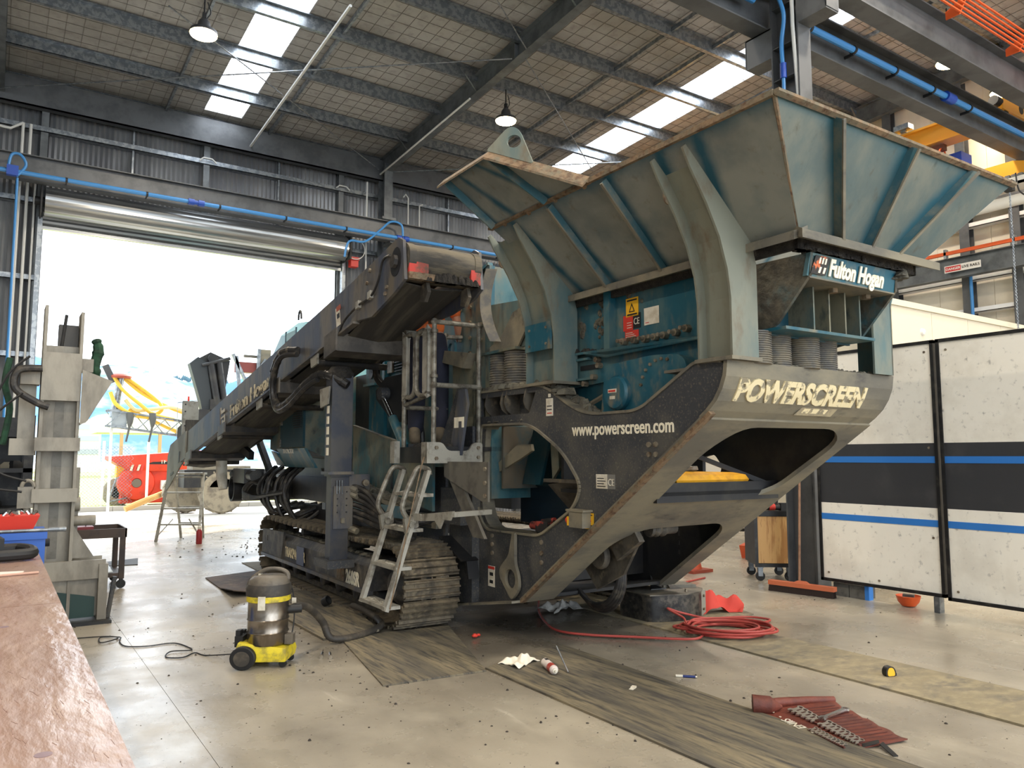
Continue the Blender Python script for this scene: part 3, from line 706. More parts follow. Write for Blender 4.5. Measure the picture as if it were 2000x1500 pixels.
def on_bow(p):
    s_ = .105 + p.y
    for i in range(len(rp)-1):
        if s_ <= arc[i+1] or i == len(rp)-2:
            t_ = (s_-arc[i])/(arc[i+1]-arc[i]); u = rp[i][0]+(rp[i+1][0]-rp[i][0])*t_; w = rp[i][1]+(rp[i+1][1]-rp[i][1])*t_; return Vector((3.93+p.x, u-.004-p.z, w-.002-p.z*.3))
mp('lettering', MB(on_bow).add_mesh(tme), m_worn, bow, 'worn cream maker lettering')
fd = M('faded_decal', (164,150,120), .65, dirt=(134,124,104), amt=.5, scale=14)
pm2 = frame((4.64,3.487,1.90), LX, Vector((0,-.07,.11)))
mb = MB(lambda p: pm2 @ p); mb.prism([(0,0,0),(.42,0,0),(.50,.13,0),(.10,.13,0)], (0,0,.004)); mp('faded_badge', mb, fd, bow)
mb = MB(lambda p: pm2 @ p)
for k in range(3): mb.prism([(.12+.1*k,.075,.004),(.19+.1*k,.075,.004),(.21+.1*k,.115,.004),(.14+.1*k,.115,.004)], (0,0,.003))
for k in range(3): mb.prism([(.06+.1*k,.02,.004),(.13+.1*k,.02,.004),(.15+.1*k,.055,.004),(.08+.1*k,.055,.004)], (0,0,.003))
mp('badge_mark', mb, m_worn, bow)
mp('top_deck', MB().box((3.84,3.36,2.19),(5.6,3.95,2.21)), m_bow, None)
mp('mud', lumps([(4.0,3.38,2.22),(5.6,3.38,2.22)], .035,.025,50,8), m_mud, bow, kind='stuff')
# shelf behind the upper opening, inner bulkheads, underside machinery
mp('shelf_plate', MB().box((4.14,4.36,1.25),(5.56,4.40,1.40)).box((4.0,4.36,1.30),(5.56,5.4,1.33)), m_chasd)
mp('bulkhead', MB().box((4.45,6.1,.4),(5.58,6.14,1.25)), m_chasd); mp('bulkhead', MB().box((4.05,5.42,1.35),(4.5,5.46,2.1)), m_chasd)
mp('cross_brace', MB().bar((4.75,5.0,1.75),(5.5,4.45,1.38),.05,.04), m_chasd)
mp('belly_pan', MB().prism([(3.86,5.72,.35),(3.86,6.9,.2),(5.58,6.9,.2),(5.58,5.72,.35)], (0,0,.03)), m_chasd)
bp_ = mp('bearing_plate', MB().prism([(4.35,5.35,.45),(4.35,5.0,.62),(4.35,4.78,.95),(4.35,5.2,1.0),(4.35,5.6,.70)], (.03,0,0)), m_plate, None, 'dusty plate with shaft bearing seen in lower opening')
mp('bearing', MB().lathe([(.10,-.05),(.115,-.03),(.115,.0),(.085,.02),(.06,.02),(.05,-.01),(.04,-.01)], (4.30,5.22,.76), 18, 'x'), m_plate, bp_)
mp('bearing_mount', MB().prism([(4.28,5.06,.84),(4.28,4.78,1.0),(4.28,4.72,.92),(4.28,5.0,.74)], (.06,0,0)), m_plate, bp_)
hb_ = MB()
for k in range(4): hb_.tube([(4.45+.02*k, 5.5+.33*math.cos(a), .62+.33*math.sin(a)-.02*k) for a in [PI*.95+PI*.8*i/14 for i in range(15)]], .022, 8)
mp('hose_loop', hb_, m_hose, None)
mp('spring_unit', MB().lathe([(.06,0),(.07,.02),(.05,.05),(.07,.08),(.05,.12),(.07,.15),(.05,.2),(.05,.3)], (4.5,4.85,1.0), 12, 'x'), m_plate, None)
# interior seen through side opening
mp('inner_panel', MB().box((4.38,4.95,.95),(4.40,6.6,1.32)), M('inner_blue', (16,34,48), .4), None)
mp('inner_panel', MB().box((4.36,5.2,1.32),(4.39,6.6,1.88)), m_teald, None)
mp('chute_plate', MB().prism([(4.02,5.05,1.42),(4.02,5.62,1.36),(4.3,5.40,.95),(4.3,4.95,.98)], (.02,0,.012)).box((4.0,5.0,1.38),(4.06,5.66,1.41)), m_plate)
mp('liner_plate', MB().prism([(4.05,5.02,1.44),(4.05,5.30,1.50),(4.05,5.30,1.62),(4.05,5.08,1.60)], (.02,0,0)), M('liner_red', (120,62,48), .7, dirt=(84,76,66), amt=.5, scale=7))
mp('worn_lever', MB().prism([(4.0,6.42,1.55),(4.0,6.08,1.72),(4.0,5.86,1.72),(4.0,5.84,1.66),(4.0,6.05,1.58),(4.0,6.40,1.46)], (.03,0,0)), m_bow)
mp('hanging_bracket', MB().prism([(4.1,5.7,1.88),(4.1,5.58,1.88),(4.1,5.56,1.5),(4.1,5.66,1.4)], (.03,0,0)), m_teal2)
mp('inner_added_dark_panel', MB().box((3.98,6.30,1.30),(5.4,6.33,1.9)), M('inner_dusty_shade', (62,78,80), .7, 0, dirt=(92,84,70), amt=.55, scale=4))  # added dusty dark panel, paints the dim interior over the bright housing face
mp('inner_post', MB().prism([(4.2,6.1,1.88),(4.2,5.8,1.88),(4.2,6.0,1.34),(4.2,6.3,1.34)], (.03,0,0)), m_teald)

# ---------- hopper
def wall_grid(p00, p10, p11, p01, th, ribs, nu=44, nv=14, edge=.06, wid=.07, fade_bottom=0):
    """bilinear wall with clean paint beside the ribs (s positions) and along edges"""
    P = [Vector(q) for q in (p00, p10, p11, p01)]
    nrm = (P[1]-P[0]).cross(P[3]-P[0]).normalized() * th
    L = (P[1]-P[0]).length; mb = MB(); mb.attr = []; idx = [[], []]
    for side_ in (0, 1):
        for j in range(nv+1):
            row = []
            for i in range(nu+1):
                s_, t_ = i/nu, j/nv
                a = P[0].lerp(P[1], s_); b_ = P[3].lerp(P[2], s_)
                row.append(mb.pt(a.lerp(b_, t_) + (nrm if side_ else Vector((0,0,0)))))
                c = 0
                for rr in ribs:
                    r0 = rr[0] + (rr[1]-rr[0])*t_ if isinstance(rr, tuple) else rr
                    dd = abs(s_-r0)*L; c = max(c, 1 - dd/wid)
                c = max(c, .75*(1 - (1-t_)*(P[3]-P[0]).length/edge*.7))
                mb.attr.append(max(0, min(1, c*1.15)))
            idx[side_].append(row)
    for side_ in (0, 1):
        I = idx[side_]
        for j in range(nv):
            for i in range(nu): mb.f.append([I[j][i], I[j][i+1], I[j+1][i+1], I[j+1][i]])
    def q(j0,i0,j1,i1): mb.f.append([idx[0][j0][i0], idx[0][j1][i1], idx[1][j1][i1], idx[1][j0][i0]])
    for i in range(nu): q(0,i,0,i+1); q(nv,i,nv,i+1)
    for j in range(nv): q(j,0,j+1,0); q(j,nu,j+1,nu)
    return mb
VB, VT, WB, WT = 4.03, 3.398, 3.0, 3.584
def near(u, k): return (VB + (VT-VB)*k, u, WB + (WT-WB)*k)    # k 0 bottom, 1 rim (beyond 1: flap)
# near wall s: 0 at back (u=5.3/5.55), 1 at the front
def su(u, k=0.5): return (5.43 - u)/(5.43-2.78)
nw = mp('hopper_wall', wall_grid(near(5.3,0), near(2.95,0), near(2.61,1), near(5.55,1), .012, [su(5.64), su(5.18), su(4.70), su(4.06), su(3.60), su(3.30)], nu=110, nv=14, wid=.075, edge=.07), m_hop, None, 'dusty near wall of the hopper')
fw = mp('hopper_wall', wall_grid((VB,2.95,WB),(5.40,2.95,WB),(6.03,2.61,WT),(VT,2.61,WT), .012, [(.26,.20),(.48,.50),(.70,.78)], nu=110, nv=14, wid=.07, edge=.06), m_front, None, 'blue tinged front wall of the hopper')
mp('hopper_wall', wall_grid((5.40,2.95,WB),(5.40,5.3,WB),(6.03,5.55,WT),(6.03,2.61,WT), .012, [.1,.4,.7], nu=40, nv=10), m_hop)
mp('hopper_throat', MB().prism([(4.05,2.97,2.90),(4.05,5.3,2.90),(4.05,5.3,3.0),(4.05,2.97,3.0)], (.03,0,0)).box((4.05,2.97,2.9),(5.38,3.0,3.0)).box((5.35,2.97,2.9),(5.38,5.3,3.0)), m_mudd, None, 'mud stained throat under the hopper')
def rib(a, b_, out, w=.055, t=.014, side_=(0,1,0)):
    """flat bar standing on the wall from a to b"""
    a, b_, out, sd = Vector(a), Vector(b_), Vector(out).normalized()*w, Vector(side_).normalized()*t/2
    mb = MB(); mb.hexa([a-sd, a+sd, a+out+sd, a+out-sd], [b_-sd, b_+sd, b_+out+sd, b_+out-sd]); return mb
NW = Vector((-.584, 0, -.632)).normalized()      # outward of near wall
for u0, u1 in ((4.71,4.70),(4.08,4.05)):
    mp('rib', rib(near(u0,0.0), near(u1,.97), NW, .075), m_rib, nw); mp('rib_edge', MB().bar(Vector(near(u0,0.0))+NW*.075, Vector(near(u1,.97))+NW*.075, .022, .012, NW), m_bow, nw)
NF = Vector((0,-.584,-.34)).normalized()
for s0, s1 in ((.26,.20),(.48,.50),(.70,.78)):
    a = Vector((VB,2.95,WB)).lerp(Vector((5.40,2.95,WB)), s0); b_ = Vector((VT,2.61,WT)).lerp(Vector((6.03,2.61,WT)), s1)
    mp('rib', rib(a, b_, NF, .085, .014, (1,0,0)), m_rib, fw); mp('rib_edge', MB().bar(a+NF*.085, b_+NF*.085, .022, .012, NF), m_bow, fw)
mp('rust_seam', MB().tube([Vector((VB,2.95,WB)).lerp(Vector((VT,2.61,WT)), k) + Vector((-.004,-.004,0)) for k in (0,.3,.5,.7,1)], [.006,.008,.012,.012,.016], 6), m_rust, fw, 'rusty corner weld')
# lower flanges
fl_ = MB()
for (a0, b0) in ((5.32,3.58),(3.30,2.90)):
    fl_.prism([(4.06,a0,3.03),(3.95,a0+.02,2.985),(3.95,a0+.02,2.93),(4.06,a0,2.97)], (0,b0-a0,0))
mp('lower_flange', fl_, m_bow, nw, 'pale dusty flange under the hopper wall')
mp('lower_flange', MB().hexa([(3.95,2.86,2.93),(5.50,2.86,2.93),(5.42,2.97,2.97),(4.0,2.97,2.97)], [(3.95,2.86,2.985),(5.50,2.86,2.985),(5.42,2.95,3.03),(4.0,2.95,3.03)]), m_bow, fw, 'pale dusty flange under the front wall')
# rim bars
mp('rim', MB().bar((VT-.01,4.24,WT),(VT-.01,2.60,WT),.03,.035), m_rust, nw, 'rusty rim')
mp('rim', MB().hexa([(VT-.02,2.59,WT-.02),(6.05,2.59,WT-.02),(6.05,2.56,WT-.005),(VT-.02,2.56,WT-.005)],[(VT-.02,2.61,WT+.012),(6.05,2.61,WT+.012),(6.05,2.56,WT+.012),(VT-.02,2.56,WT+.012)]), m_rust, fw, 'rusty rim')
mp('rim', MB().bar((VT-.01,5.58,WT-.01),(VT-.01,4.20,WT-.01),.05,.02), m_rust, nw)
# raised flap continuing the near wall upward, with rim, ribs, eye
fk = 1.64
flp = [near(5.58,1.02), near(4.20,1.02), near(4.92,fk), near(5.70,fk)]
fb = wall_grid(flp[0], flp[1], flp[2], flp[3], .012, [.08,.30,.66,1.0], nu=70, nv=10, wid=.08, edge=.05)
flap = mp('hopper_flap', fb, m_hop, None, 'raised dusty flap standing above the hopper rim')
lip = MB()
LU = Vector((.632,0,-.584)).normalized()*-.0
for a, b_ in ((flp[3],flp[2]), (flp[2],flp[1])):
    a, b_ = Vector(a), Vector(b_); up_ = Vector((.06,0,.075))
    lip.hexa([a, b_, b_+NW*.10, a+NW*.10], [a+Vector((0,0,.018)), b_+Vector((0,0,.018)), b_+NW*.10+Vector((0,0,.018)), a+NW*.10+Vector((0,0,.018))])
mp('flap_rim', lip, m_rust, flap, 'rusty flap rim')
for (s0, s1) in ((.08,.12),(.64,.98)):
    a = Vector(flp[0]).lerp(Vector(flp[1]), s0); b_ = Vector(flp[3]).lerp(Vector(flp[2]), s1)
    mp('rib', rib(a, b_, NW, .08), m_rib, flap)
ev = Vector(flp[2]); e2 = (Vector(flp[1])-ev).normalized()
eyem = frame(ev + NW*.02 + e2*-.02 + Vector((0,0,.01)), e2, Vector((.05,0,1)))
eyo = [(0,0),(.42,0),(.42,.02),(.24,.19),(.19,.225),(.13,.23),(.09,.20),(0,.02)]
eyh = [(.20+.062*math.cos(a), .125+.05*math.sin(a)) for a in [2*PI*i/18 for i in range(18)]]
mp('lifting_eye', MB().add_mesh(curve_mesh([rounded(eyo,.02,3), eyh], .02), eyem), m_post, flap, 'lifting eye plate with round hole')
for k in range(4):
    u = 5.35 - .36*k; p = Vector(near(u, .985)); mp('bolt', MB().bolt(p, NW, .018, .03), m_rust, nw)

# ---------- hopper posts: pairs of curved gusset plates with a web between
def gusset(u, name='gusset'):
    pts = [(4.05,2.22),(3.80,2.22),(3.80,2.62),(3.775,2.80),(3.71,3.00),(3.60,3.20),(3.45,3.42),(3.395,3.52),(3.42,3.545)]
    mb = MB().add_mesh(curve_mesh([pts + [(3.43,3.54),(4.01,3.005),(4.05,2.86)]], .016), Matrix(((1,0,0,0),(0,0,1,u),(0,1,0,0),(0,0,0,1))))
    return mb
for (u0, u1) in ((3.30,3.58),(5.22,5.63)):
    pst = mp('hopper_post', gusset(u0), m_post, None, 'curved hopper support post')
    mp('gusset', gusset(u1), m_post, pst)
    web = [(3.87,2.22),(3.87,2.64),(3.85,2.82),(3.79,3.02),(3.69,3.22),(3.55,3.42),(3.50,3.48)]
    mb = MB()
    for a, b_ in zip(web, web[1:]): mb.hexa([(a[0],u0,a[1]),(a[0],u1,a[1]),(b_[0],u1,b_[1]),(b_[0],u0,b_[1])], [(a[0]+.012,u0,a[1]+.004),(a[0]+.012,u1,a[1]+.004),(b_[0]+.012,u1,b_[1]+.004),(b_[0]+.012,u0,b_[1]+.004)])
    mp('web', mb, m_post, pst)
    mp('foot', MB().box((3.78,u0-.02,2.22),(4.07,u1+.02,2.245)), m_bow, pst)
    mp('eye_ring', MB().tube([(3.555+.045*math.cos(a)*.64, u1+.012, 3.32+.045*math.sin(a)) for a in [2*PI*i/16 for i in range(16)]], .012, 6, closed=True), m_rust, pst)
mp('joint_plate', MB().box((3.78,5.24,2.52),(3.80,5.62,2.76)), m_teal, None, 'teal bolted joint plate on the rear post')
for u, w in ((5.30,2.57),(5.30,2.71),(5.55,2.57),(5.55,2.71)): mp('bolt', MB().bolt((3.78,u,w),(-1,0,0),.012,.01), m_bolt)
# far posts (front one seen right of the springs)
for u0 in (3.30, 5.25):
    pf = mp('hopper_post', MB().prism([(5.36,u0,2.22),(5.60,u0,2.22),(5.60,u0,2.75),(5.98,u0,3.5),(5.42,u0,3.0),(5.36,u0,2.9)], (0,.016,0)), m_post)
    mp('web', MB().box((5.585,u0,2.22),(5.60,u0+.28,2.8)), m_post, pf)
mp('inner_side', MB().box((5.30,3.6,2.22),(5.34,5.4,2.95)), m_teald)

# ---------- feeder box between the posts
fbx = mp('feeder_box', MB().box((4.10,3.72,2.46),(4.14,5.40,2.97)), m_teal, None, 'teal feeder side with stickers and mud')
for u in (5.36,4.80,3.78): mp('stiffener', MB().box((4.03,u-.035,2.46),(4.10,u+.035,2.96)), m_teal, fbx)
mp('bottom_angle', MB().prism([(4.10,3.70,2.47),(4.02,3.70,2.45),(4.02,4.80,2.43),(4.02,5.10,2.49),(4.02,5.40,2.49),(4.10,5.40,2.50)], (0,0,-.02)), m_teal, fbx)
mp('top_angle', MB().box((4.02,3.70,2.955),(4.10,5.42,2.975)), m_teal2, fbx)
mp('lower_cheek', MB().prism([(4.08,5.36,2.46),(4.08,3.82,2.46),(4.08,3.82,2.16),(4.08,4.86,2.22),(4.08,5.36,2.20)], (.03,0,0)), m_teal, fbx)
mp('slot_plate', MB().box((4.03,5.05,2.42),(4.08,5.30,2.44)).box((4.03,5.28,2.25),(4.08,5.31,2.44)).box((4.03,5.0,2.25),(4.08,5.31,2.27)), m_teal, fbx)
mp('slot', MB().box((4.07,4.95,2.34),(4.078,5.2,2.38)), m_deck, fbx)
for u, w in ((4.64,2.49),(4.51,2.485),(4.39,2.48),(4.28,2.48),(4.18,2.48),(4.06,2.485),(3.95,2.50)):
    mp('stud', MB().cyl((4.10,u,w+.035),(4.0,u,w+.035),.016,n=8).cyl((4.10,u,w+.035),(4.05,u,w+.035),.03,n=6), m_bolt, fbx)
for u, w in ((4.93,2.36),(5.0,2.27),(5.12,2.22),(4.95,2.41)): mp('stud', MB().bolt((4.08,u,w),(-1,0,0),.025,.05), m_bolt, fbx)
mp('mud', lumps([(4.06,5.34,2.50),(4.06,4.85,2.46)], .035,.045,26,11), m_mudd, fbx, kind='stuff')
mb = MB(); rnd = random.Random(5)
for k in range(46):
    c = rnd.choice(((5.2,2.78),(4.92,2.76),(5.0,2.66),(5.15,2.93),(4.9,2.92),(4.62,2.94),(4.45,2.94))); u = c[0]+rnd.gauss(0,.04); w = min(c[1]+rnd.gauss(0,.05), 2.95); r = rnd.uniform(.012,.035)
    mb.lathe([(r,0),(r*.8,.01),(r*.3,.016)], (4.098,u,w), 7, 'x') if False else mb.loft([[(4.10, u+r*math.cos(a), w+r*1.5*math.sin(a)) for a in [2*PI*i/7 for i in range(7)]], [(4.085, u+.6*r*math.cos(a), w+r*math.sin(a)) for a in [2*PI*i/7 for i in range(7)]]])
mp('mud', mb, m_mud, fbx, 'caked mud patches', kind='stuff')
EF = (0,-1,0)
decal(fbx, (4.097,4.63,2.72), EF, EYs, .145, .15, m_decy)
mp('symbol', MB().add_mesh(curve_mesh([[(0,0),(.07,0),(.035,.075)], [(.012,.008),(.058,.008),(.035,.055)]], .002), frame((4.0935,4.595,2.755),EF,EYs)), m_deck, fbx)
for w in (2.845,2.73): decal(fbx, (4.0935,4.615,w), EF, EYs, .115, .012, m_deck, 'print_line', .001)
decal(fbx, (4.097,4.665,2.61), EF, EYs, .115, .125, m_decr); decal(fbx, (4.097,4.548,2.62), EF, EYs, .085, .12, m_deck)
mtext('CE', .075, (4.0935,4.540,2.65), EF, EYs, m_decw, fbx, squeeze=.75)
decal(fbx, (4.097,4.645,2.545), EF, EYs, .16, .062, m_decr)
for k in range(3): decal(fbx, (4.0935,4.635,2.557+.015*k), EF, EYs, .12-.02*k, .005, m_decw, 'print_line', .001)
for k in range(3): decal(fbx, (4.0935,4.62,2.63+.02*k), EF, EYs, .055, .005, m_decw, 'print_line', .001)
decal(fbx, (4.097,4.42,2.625), EF, EYs, .165, .135, m_decw)
decal(fbx, (4.0935,4.405,2.64), EF, EYs, .04, .006, m_decr, 'print_line', .001)
# gearbox guard with round inspection cap
gb = mp('drive_guard', MB().add_mesh(curve_mesh([rounded([(4.80,1.92),(4.74,2.33),(4.2,2.36),(3.86,2.33),(3.83,2.1),(4.15,1.92)], [0,.05,.1,.2,.1,.1], 5)], .12), Matrix(((0,0,1,4.02),(1,0,0,0),(0,1,0,0),(0,0,0,1)))), m_teal, None, 'teal drive guard with round cap')
mp('inspection_cap', MB().lathe([(.135,0),(.135,-.04),(.12,-.06),(.0,-.062)], (3.96,4.56,2.10), 28, 'x'), m_teal, gb)
decal(gb, (3.897,4.63,2.10), EF, EYs, .10, .03, m_decw); decal(gb, (3.893,4.62,2.107), EF, EYs, .08, .014, m_decr); decal(gb, (3.897,4.61,2.05), EF, EYs, .06, .025, m_decw)
for k in range(7):
    a = .2 + k*.28; mp('bolt', MB().bolt((3.96,4.10+.22*math.cos(a),2.10+.22*math.sin(a)),(-1,0,0),.013,.014), m_bolt, gb)
mp('guard_back', MB().box((4.10,3.8,1.9),(4.14,5.4,2.3)), m_teald)
mp('belt_cover', MB().tube([(4.12,5.2,2.02),(4.12,4.95,2.10),(4.12,4.8,2.16)], .03, 8).box((4.3,4.8,1.8),(4.32,5.5,2.2)), m_bow)
# feeder front: cheeks, name board, springs
cheek = [(2.98,2.90),(2.99,2.76),(3.25,2.48),(3.33,2.44),(3.75,2.38),(3.95,2.40),(3.95,2.92)]
m_cheek = M('cheek_mud', (38,88,98), .7, 0, dirt=(88,82,68), amt=.62, scale=3.2, dirt2=(60,56,48), amt2=.4, scale2=9, bump=.5)
fh = mp('feeder_head', MB().prism([(4.19,)+p for p in cheek], (.025,0,0)), m_cheek, None, 'mud splashed feeder nose between the front posts'); mp('cheek_plate', MB().prism([(5.14,)+p for p in cheek], (.025,0,0)), m_cheek, fh)
nb = mp('name_board', MB().hexa([(4.19,2.98,2.90),(5.165,2.98,2.90),(5.14,3.0,2.75),(4.17,3.0,2.75)], [(4.19,3.01,2.90),(5.165,3.01,2.90),(5.14,3.03,2.75),(4.17,3.03,2.75)]), m_teal, fh, 'teal board with white company lettering')
LB = Vector((0,-.02,.15)).normalized()
mtext('Fulton Hogan', .15, (4.375,2.988,2.775), (1,0,-.015), LB, m_cream, fh, bold=.042, shear=.2, squeeze=.74, thick=.008)
lm = frame((4.19,2.988,2.765), (1,0,0), LB)
mb = MB(lambda p: lm @ p); mb.prism([(0,0,0),(.15,0,0),(.19,.12,0),(.04,.12,0)], (0,0,.004)); mp('logo_panel', mb, M('logo_orange', (214,110,60), .6, dirt=(40,38,36), amt=.58, scale=12, soft=.03), fh)
mb = MB(lambda p: lm @ p)
for k in range(3): mb.prism([(.07+.03*k,.07,.004),(.085+.03*k,.07,.004),(.095+.03*k,.11,.004),(.08+.03*k,.11,.004)], (0,0,.003))
for k in range(2): mb.prism([(.07+.045*k,.01,.004),(.09+.045*k,.01,.004),(.105+.045*k,.05,.004),(.085+.045*k,.05,.004)], (0,0,.003))
mp('logo_mark', mb, m_cream, fh)
mp('nose_underside', MB().box((4.2,3.0,2.74),(5.15,3.35,2.755)), m_bow, fh)
mp('recess_back', MB().box((4.2,3.36,2.42),(5.15,3.38,2.75)), m_teald, fh)
for v in (4.45,4.62,4.80,4.97): mp('recess_rib', MB().box((v,3.16,2.45),(v+.014,3.36,2.74)), m_teal2, fh)
mp('seat_plate', MB().box((4.16,3.16,2.43),(5.15,3.6,2.45)), m_teal, fh)
mp('mud', lumps([(4.1,2.99,2.90),(5.2,2.99,2.90)], .05,.05,60,21), m_mudd, fh, kind='stuff')
mp('mud', lumps([(5.16,2.99,2.84),(5.2,2.99,2.88)], .06,.07,14,22), m_mud, fh, kind='stuff')
for v in (4.62,5.0): mp('rusty_nut', MB().bolt((v,3.12,2.74),(0,0,-1),.03,.03), m_rust, fh)
def ribbed(c, r, h, n=15):
    pr = []
    for k in range(n):
        z = h*k/n; pr += [(r*.93, z), (r, z+h/n*.25), (r, z+h/n*.65), (r*.93, z+h/n*.9)]
    return MB().lathe(pr, c, 22)
for v, u in ((4.145,3.42),(4.40,3.46),(4.66,3.42),(4.92,3.46)): mp('spring_cover', ribbed((v,u,2.215), .125, .225), m_spring, None)
for v, u in ((3.97,6.02),(3.99,6.32)): mp('spring_cover', ribbed((v,u,2.235), .135, .36), m_spring, None)
mp('spring_cap', MB().box((3.83,5.86,2.595),(4.15,6.48,2.62)), m_teal2)
mp('spring_gusset', MB().prism([(3.86,6.48,2.62),(3.86,5.86,2.62),(3.86,5.70,2.80),(3.86,5.70,3.0),(3.86,5.95,2.95),(3.86,6.15,2.75)], (.02,0,0)), m_bow)
# ---------- crawler tracks
def shoe_mesh():
    p = .19; W = .57; mb = MB()
    mb.box((0,-p*.47,-.008),(W,p*.47,.008))
    for y in (-.075,-.01,.055): mb.hexa([(0,y,.008),(W,y,.008),(W,y+.026,.008),(0,y+.026,.008)],[(0,y+.006,.034),(W,y+.006,.034),(W,y+.02,.034),(0,y+.02,.034)])
    for x in (.18,.33): mb.box((x,-p*.5,-.07),(x+.05,p*.5,-.008))
    mb.box((-.012,-.06,-.01),(0,-.03,.02)); mb.box((-.012,.02,-.01),(0,.05,.02))
    for x in (.1,.42): mb.box((x,.028,.008),(x+.05,.05,.012))
    return mb.mesh('track_shoe')
shoe_me = shoe_mesh(); shoe_me.materials.append(m_track)
def track(v0, near_side):
    R_, ua, ub, wc = .365, 6.86, 11.02, .385
    L1 = ub-ua; per = 2*L1 + 2*PI*R_; n = int(per/.19)
    fr = MB()
    sec = [(v0+.02,.27),(v0+.02,.50),(v0+.10,.58),(v0+.26,.585),(v0+.42,.55),(v0+.50,.27)]
    fr.loft([[(p[0],7.30,p[1]) for p in sec],[(p[0],10.7,p[1]) for p in sec],[(p[0],11.05,p[1]) for p in sec]])
    lab_ = None
    t = mp('crawler_track', fr, m_frame, None, 'dirty track frame of near crawler' if near_side else None)
    if near_side:
        mp('cover_plate', MB().prism([(v0+.0,10.2,.62),(v0+.0,11.2,.60),(v0+.0,11.22,.28),(v0+.0,10.3,.26)], (.03,0,0)).box((v0-.005,10.95,.45),(v0+.0,11.03,.52)), m_frame, t)
        mp('lower_rail', MB().prism([(v0-.02,7.3,.235),(v0-.02,11.2,.235),(v0-.02,11.2,.275),(v0-.02,7.3,.275)], (.06,0,0)), m_conv, t)
        mp('top_mud', lumps([(v0+.12,7.4,.585),(v0+.16,10.9,.59)], .06,.03,140,31), m_mud, t, 'caked mud along track frame', kind='stuff')
        mtext('260SR', .20, (v0+.008,7.97,.275), (0,-1,.0), EYs, m_cream, t, bold=.034, squeeze=.74)
        mtext('TRAKPACTOR', .17, (v0-.004,10.10,.33), (0,-1,.0), EYs, m_worn, t, bold=.02, squeeze=.72)
        decal(t, (v0+.018,7.42,.30), EXs, EYs, .09, .16, m_deck)
        mp('cover_patch', MB().box((v0-.008,9.35,.28),(v0-.002,9.62,.50)), M('patch_blue',(70,78,104),.5), t)
        mp('strut', MB().box((v0+.0,8.05,.27),(v0+.03,8.22,.56)), m_rust, t)
    for (u, r) in ((ua,.30),(ub,.30)):
        w_ = MB().lathe([(r,-.05),(r,.05),(r*.8,.06),(r*.75,.02),(.12,.02),(.10,.07),(0,.07)], (v0+.27,u,wc), 26, 'x').lathe([(.17,.0),(.18,-.08),(.12,-.15),(.0,-.16)], (v0+.2,u,wc), 20, 'x')
        mp('idler_wheel', w_, m_frame, t)
    for k in range(7):
        u = 7.5 + .53*k; mp('track_roller', MB().lathe([(.075,-.14),(.09,-.13),(.09,-.07),(.07,-.06),(.07,.06),(.09,.07),(.09,.13),(.075,.14)], (v0+.28,u,.165), 16, 'x'), m_frame, t)
    for u in (8.3,9.9): mp('carrier_roller', MB().cyl((v0+.15,u,.63),(v0+.4,u,.63),.055,n=12), m_frame, t)
    for k in range(n):
        s_ = k*per/n
        if s_ < L1: u, w, a = ua+s_, wc-R_, PI
        elif s_ < L1+PI*R_: th = (s_-L1)/R_; u, w, a = ub+R_*math.sin(th), wc-R_*math.cos(th), PI-th
        elif s_ < 2*L1+PI*R_:
            q = s_-L1-PI*R_; u = ub-q; sag = -.018*math.sin(PI*q/L1)*abs(math.sin(PI*q/L1*2)); w, a = wc+R_+sag, 0
        else: th = (s_-2*L1-PI*R_)/R_; u, w, a = ua-R_*math.sin(th), wc+R_*math.cos(th), th*1.0 if True else 0
        if s_ >= 2*L1+PI*R_: a = th
        if L1 <= s_ < L1+PI*R_: a = -(PI-th)
        o = bpy.data.objects.new('track_shoe', shoe_me); COL.objects.link(o); o.parent = t
        o.location = Vector((v0,u,w)) - MO; o.rotation_euler = (a, 0, 0)
    return t
track(3.04, True)
track(5.80, False)
mp('track_cross_beam', MB().box((3.5,7.7,.42),(5.9,8.2,.7)), m_chasd); mp('track_cross_beam', MB().box((3.5,10.0,.42),(5.9,10.5,.7)), m_chasd)
m_leg = M('leg_steel', (58,61,70), .45, .3, dirt=(78,76,74), amt=.4, scale=3)
mp('track_fender', MB().prism([(3.05,6.95,.80),(3.05,6.60,.79),(3.05,6.42,.62),(3.05,6.46,.61),(3.05,6.62,.77),(3.05,6.95,.78)], (.0,0,0)) if False else MB().hexa([(3.66,6.44,.62),(3.78,6.44,.62),(3.78,6.40,.46),(3.66,6.40,.46)],[(3.66,6.47,.62),(3.78,6.47,.62),(3.78,6.43,.46),(3.66,6.43,.46)]).hexa([(3.60,6.9,.80),(3.78,6.9,.80),(3.78,6.44,.62),(3.60,6.44,.62)],[(3.60,6.9,.82),(3.78,6.9,.82),(3.78,6.42,.63),(3.60,6.42,.63)]), m_chasd)

# ---------- crusher body, panels, engine bay
m_body = M('crusher_teal', (70,112,120), .5, .1, dirt=(120,120,106), amt=.42, scale=2, stretch=(1,1,.5), dirt2=(30,88,104), amt2=.34, scale2=5)
cb_ = mp('crusher_body', MB().prism([(3.92,6.42,1.2),(3.92,6.42,3.50),(3.92,6.9,3.42),(3.92,7.9,3.12),(3.92,8.1,1.2)], (1.55,0,0)), m_body, None, 'dusty teal crusher housing with bolts')
mp('edge_angle', MB().bar((3.90,6.42,3.52),(3.90,7.9,3.14),.06,.03), m_teal, cb_)
mp('corner_angle', MB().box((3.88,6.40,2.2),(3.94,6.48,3.5)), m_teal, cb_)
for u in (6.62,6.84,7.05):
    for w in (2.62,2.78,2.94,3.10,3.24): mp('bolt', MB().bolt((3.92,u,w + (.05 if u > 6.8 else 0)),(-1,0,0),.022,.02), m_bolt, cb_)
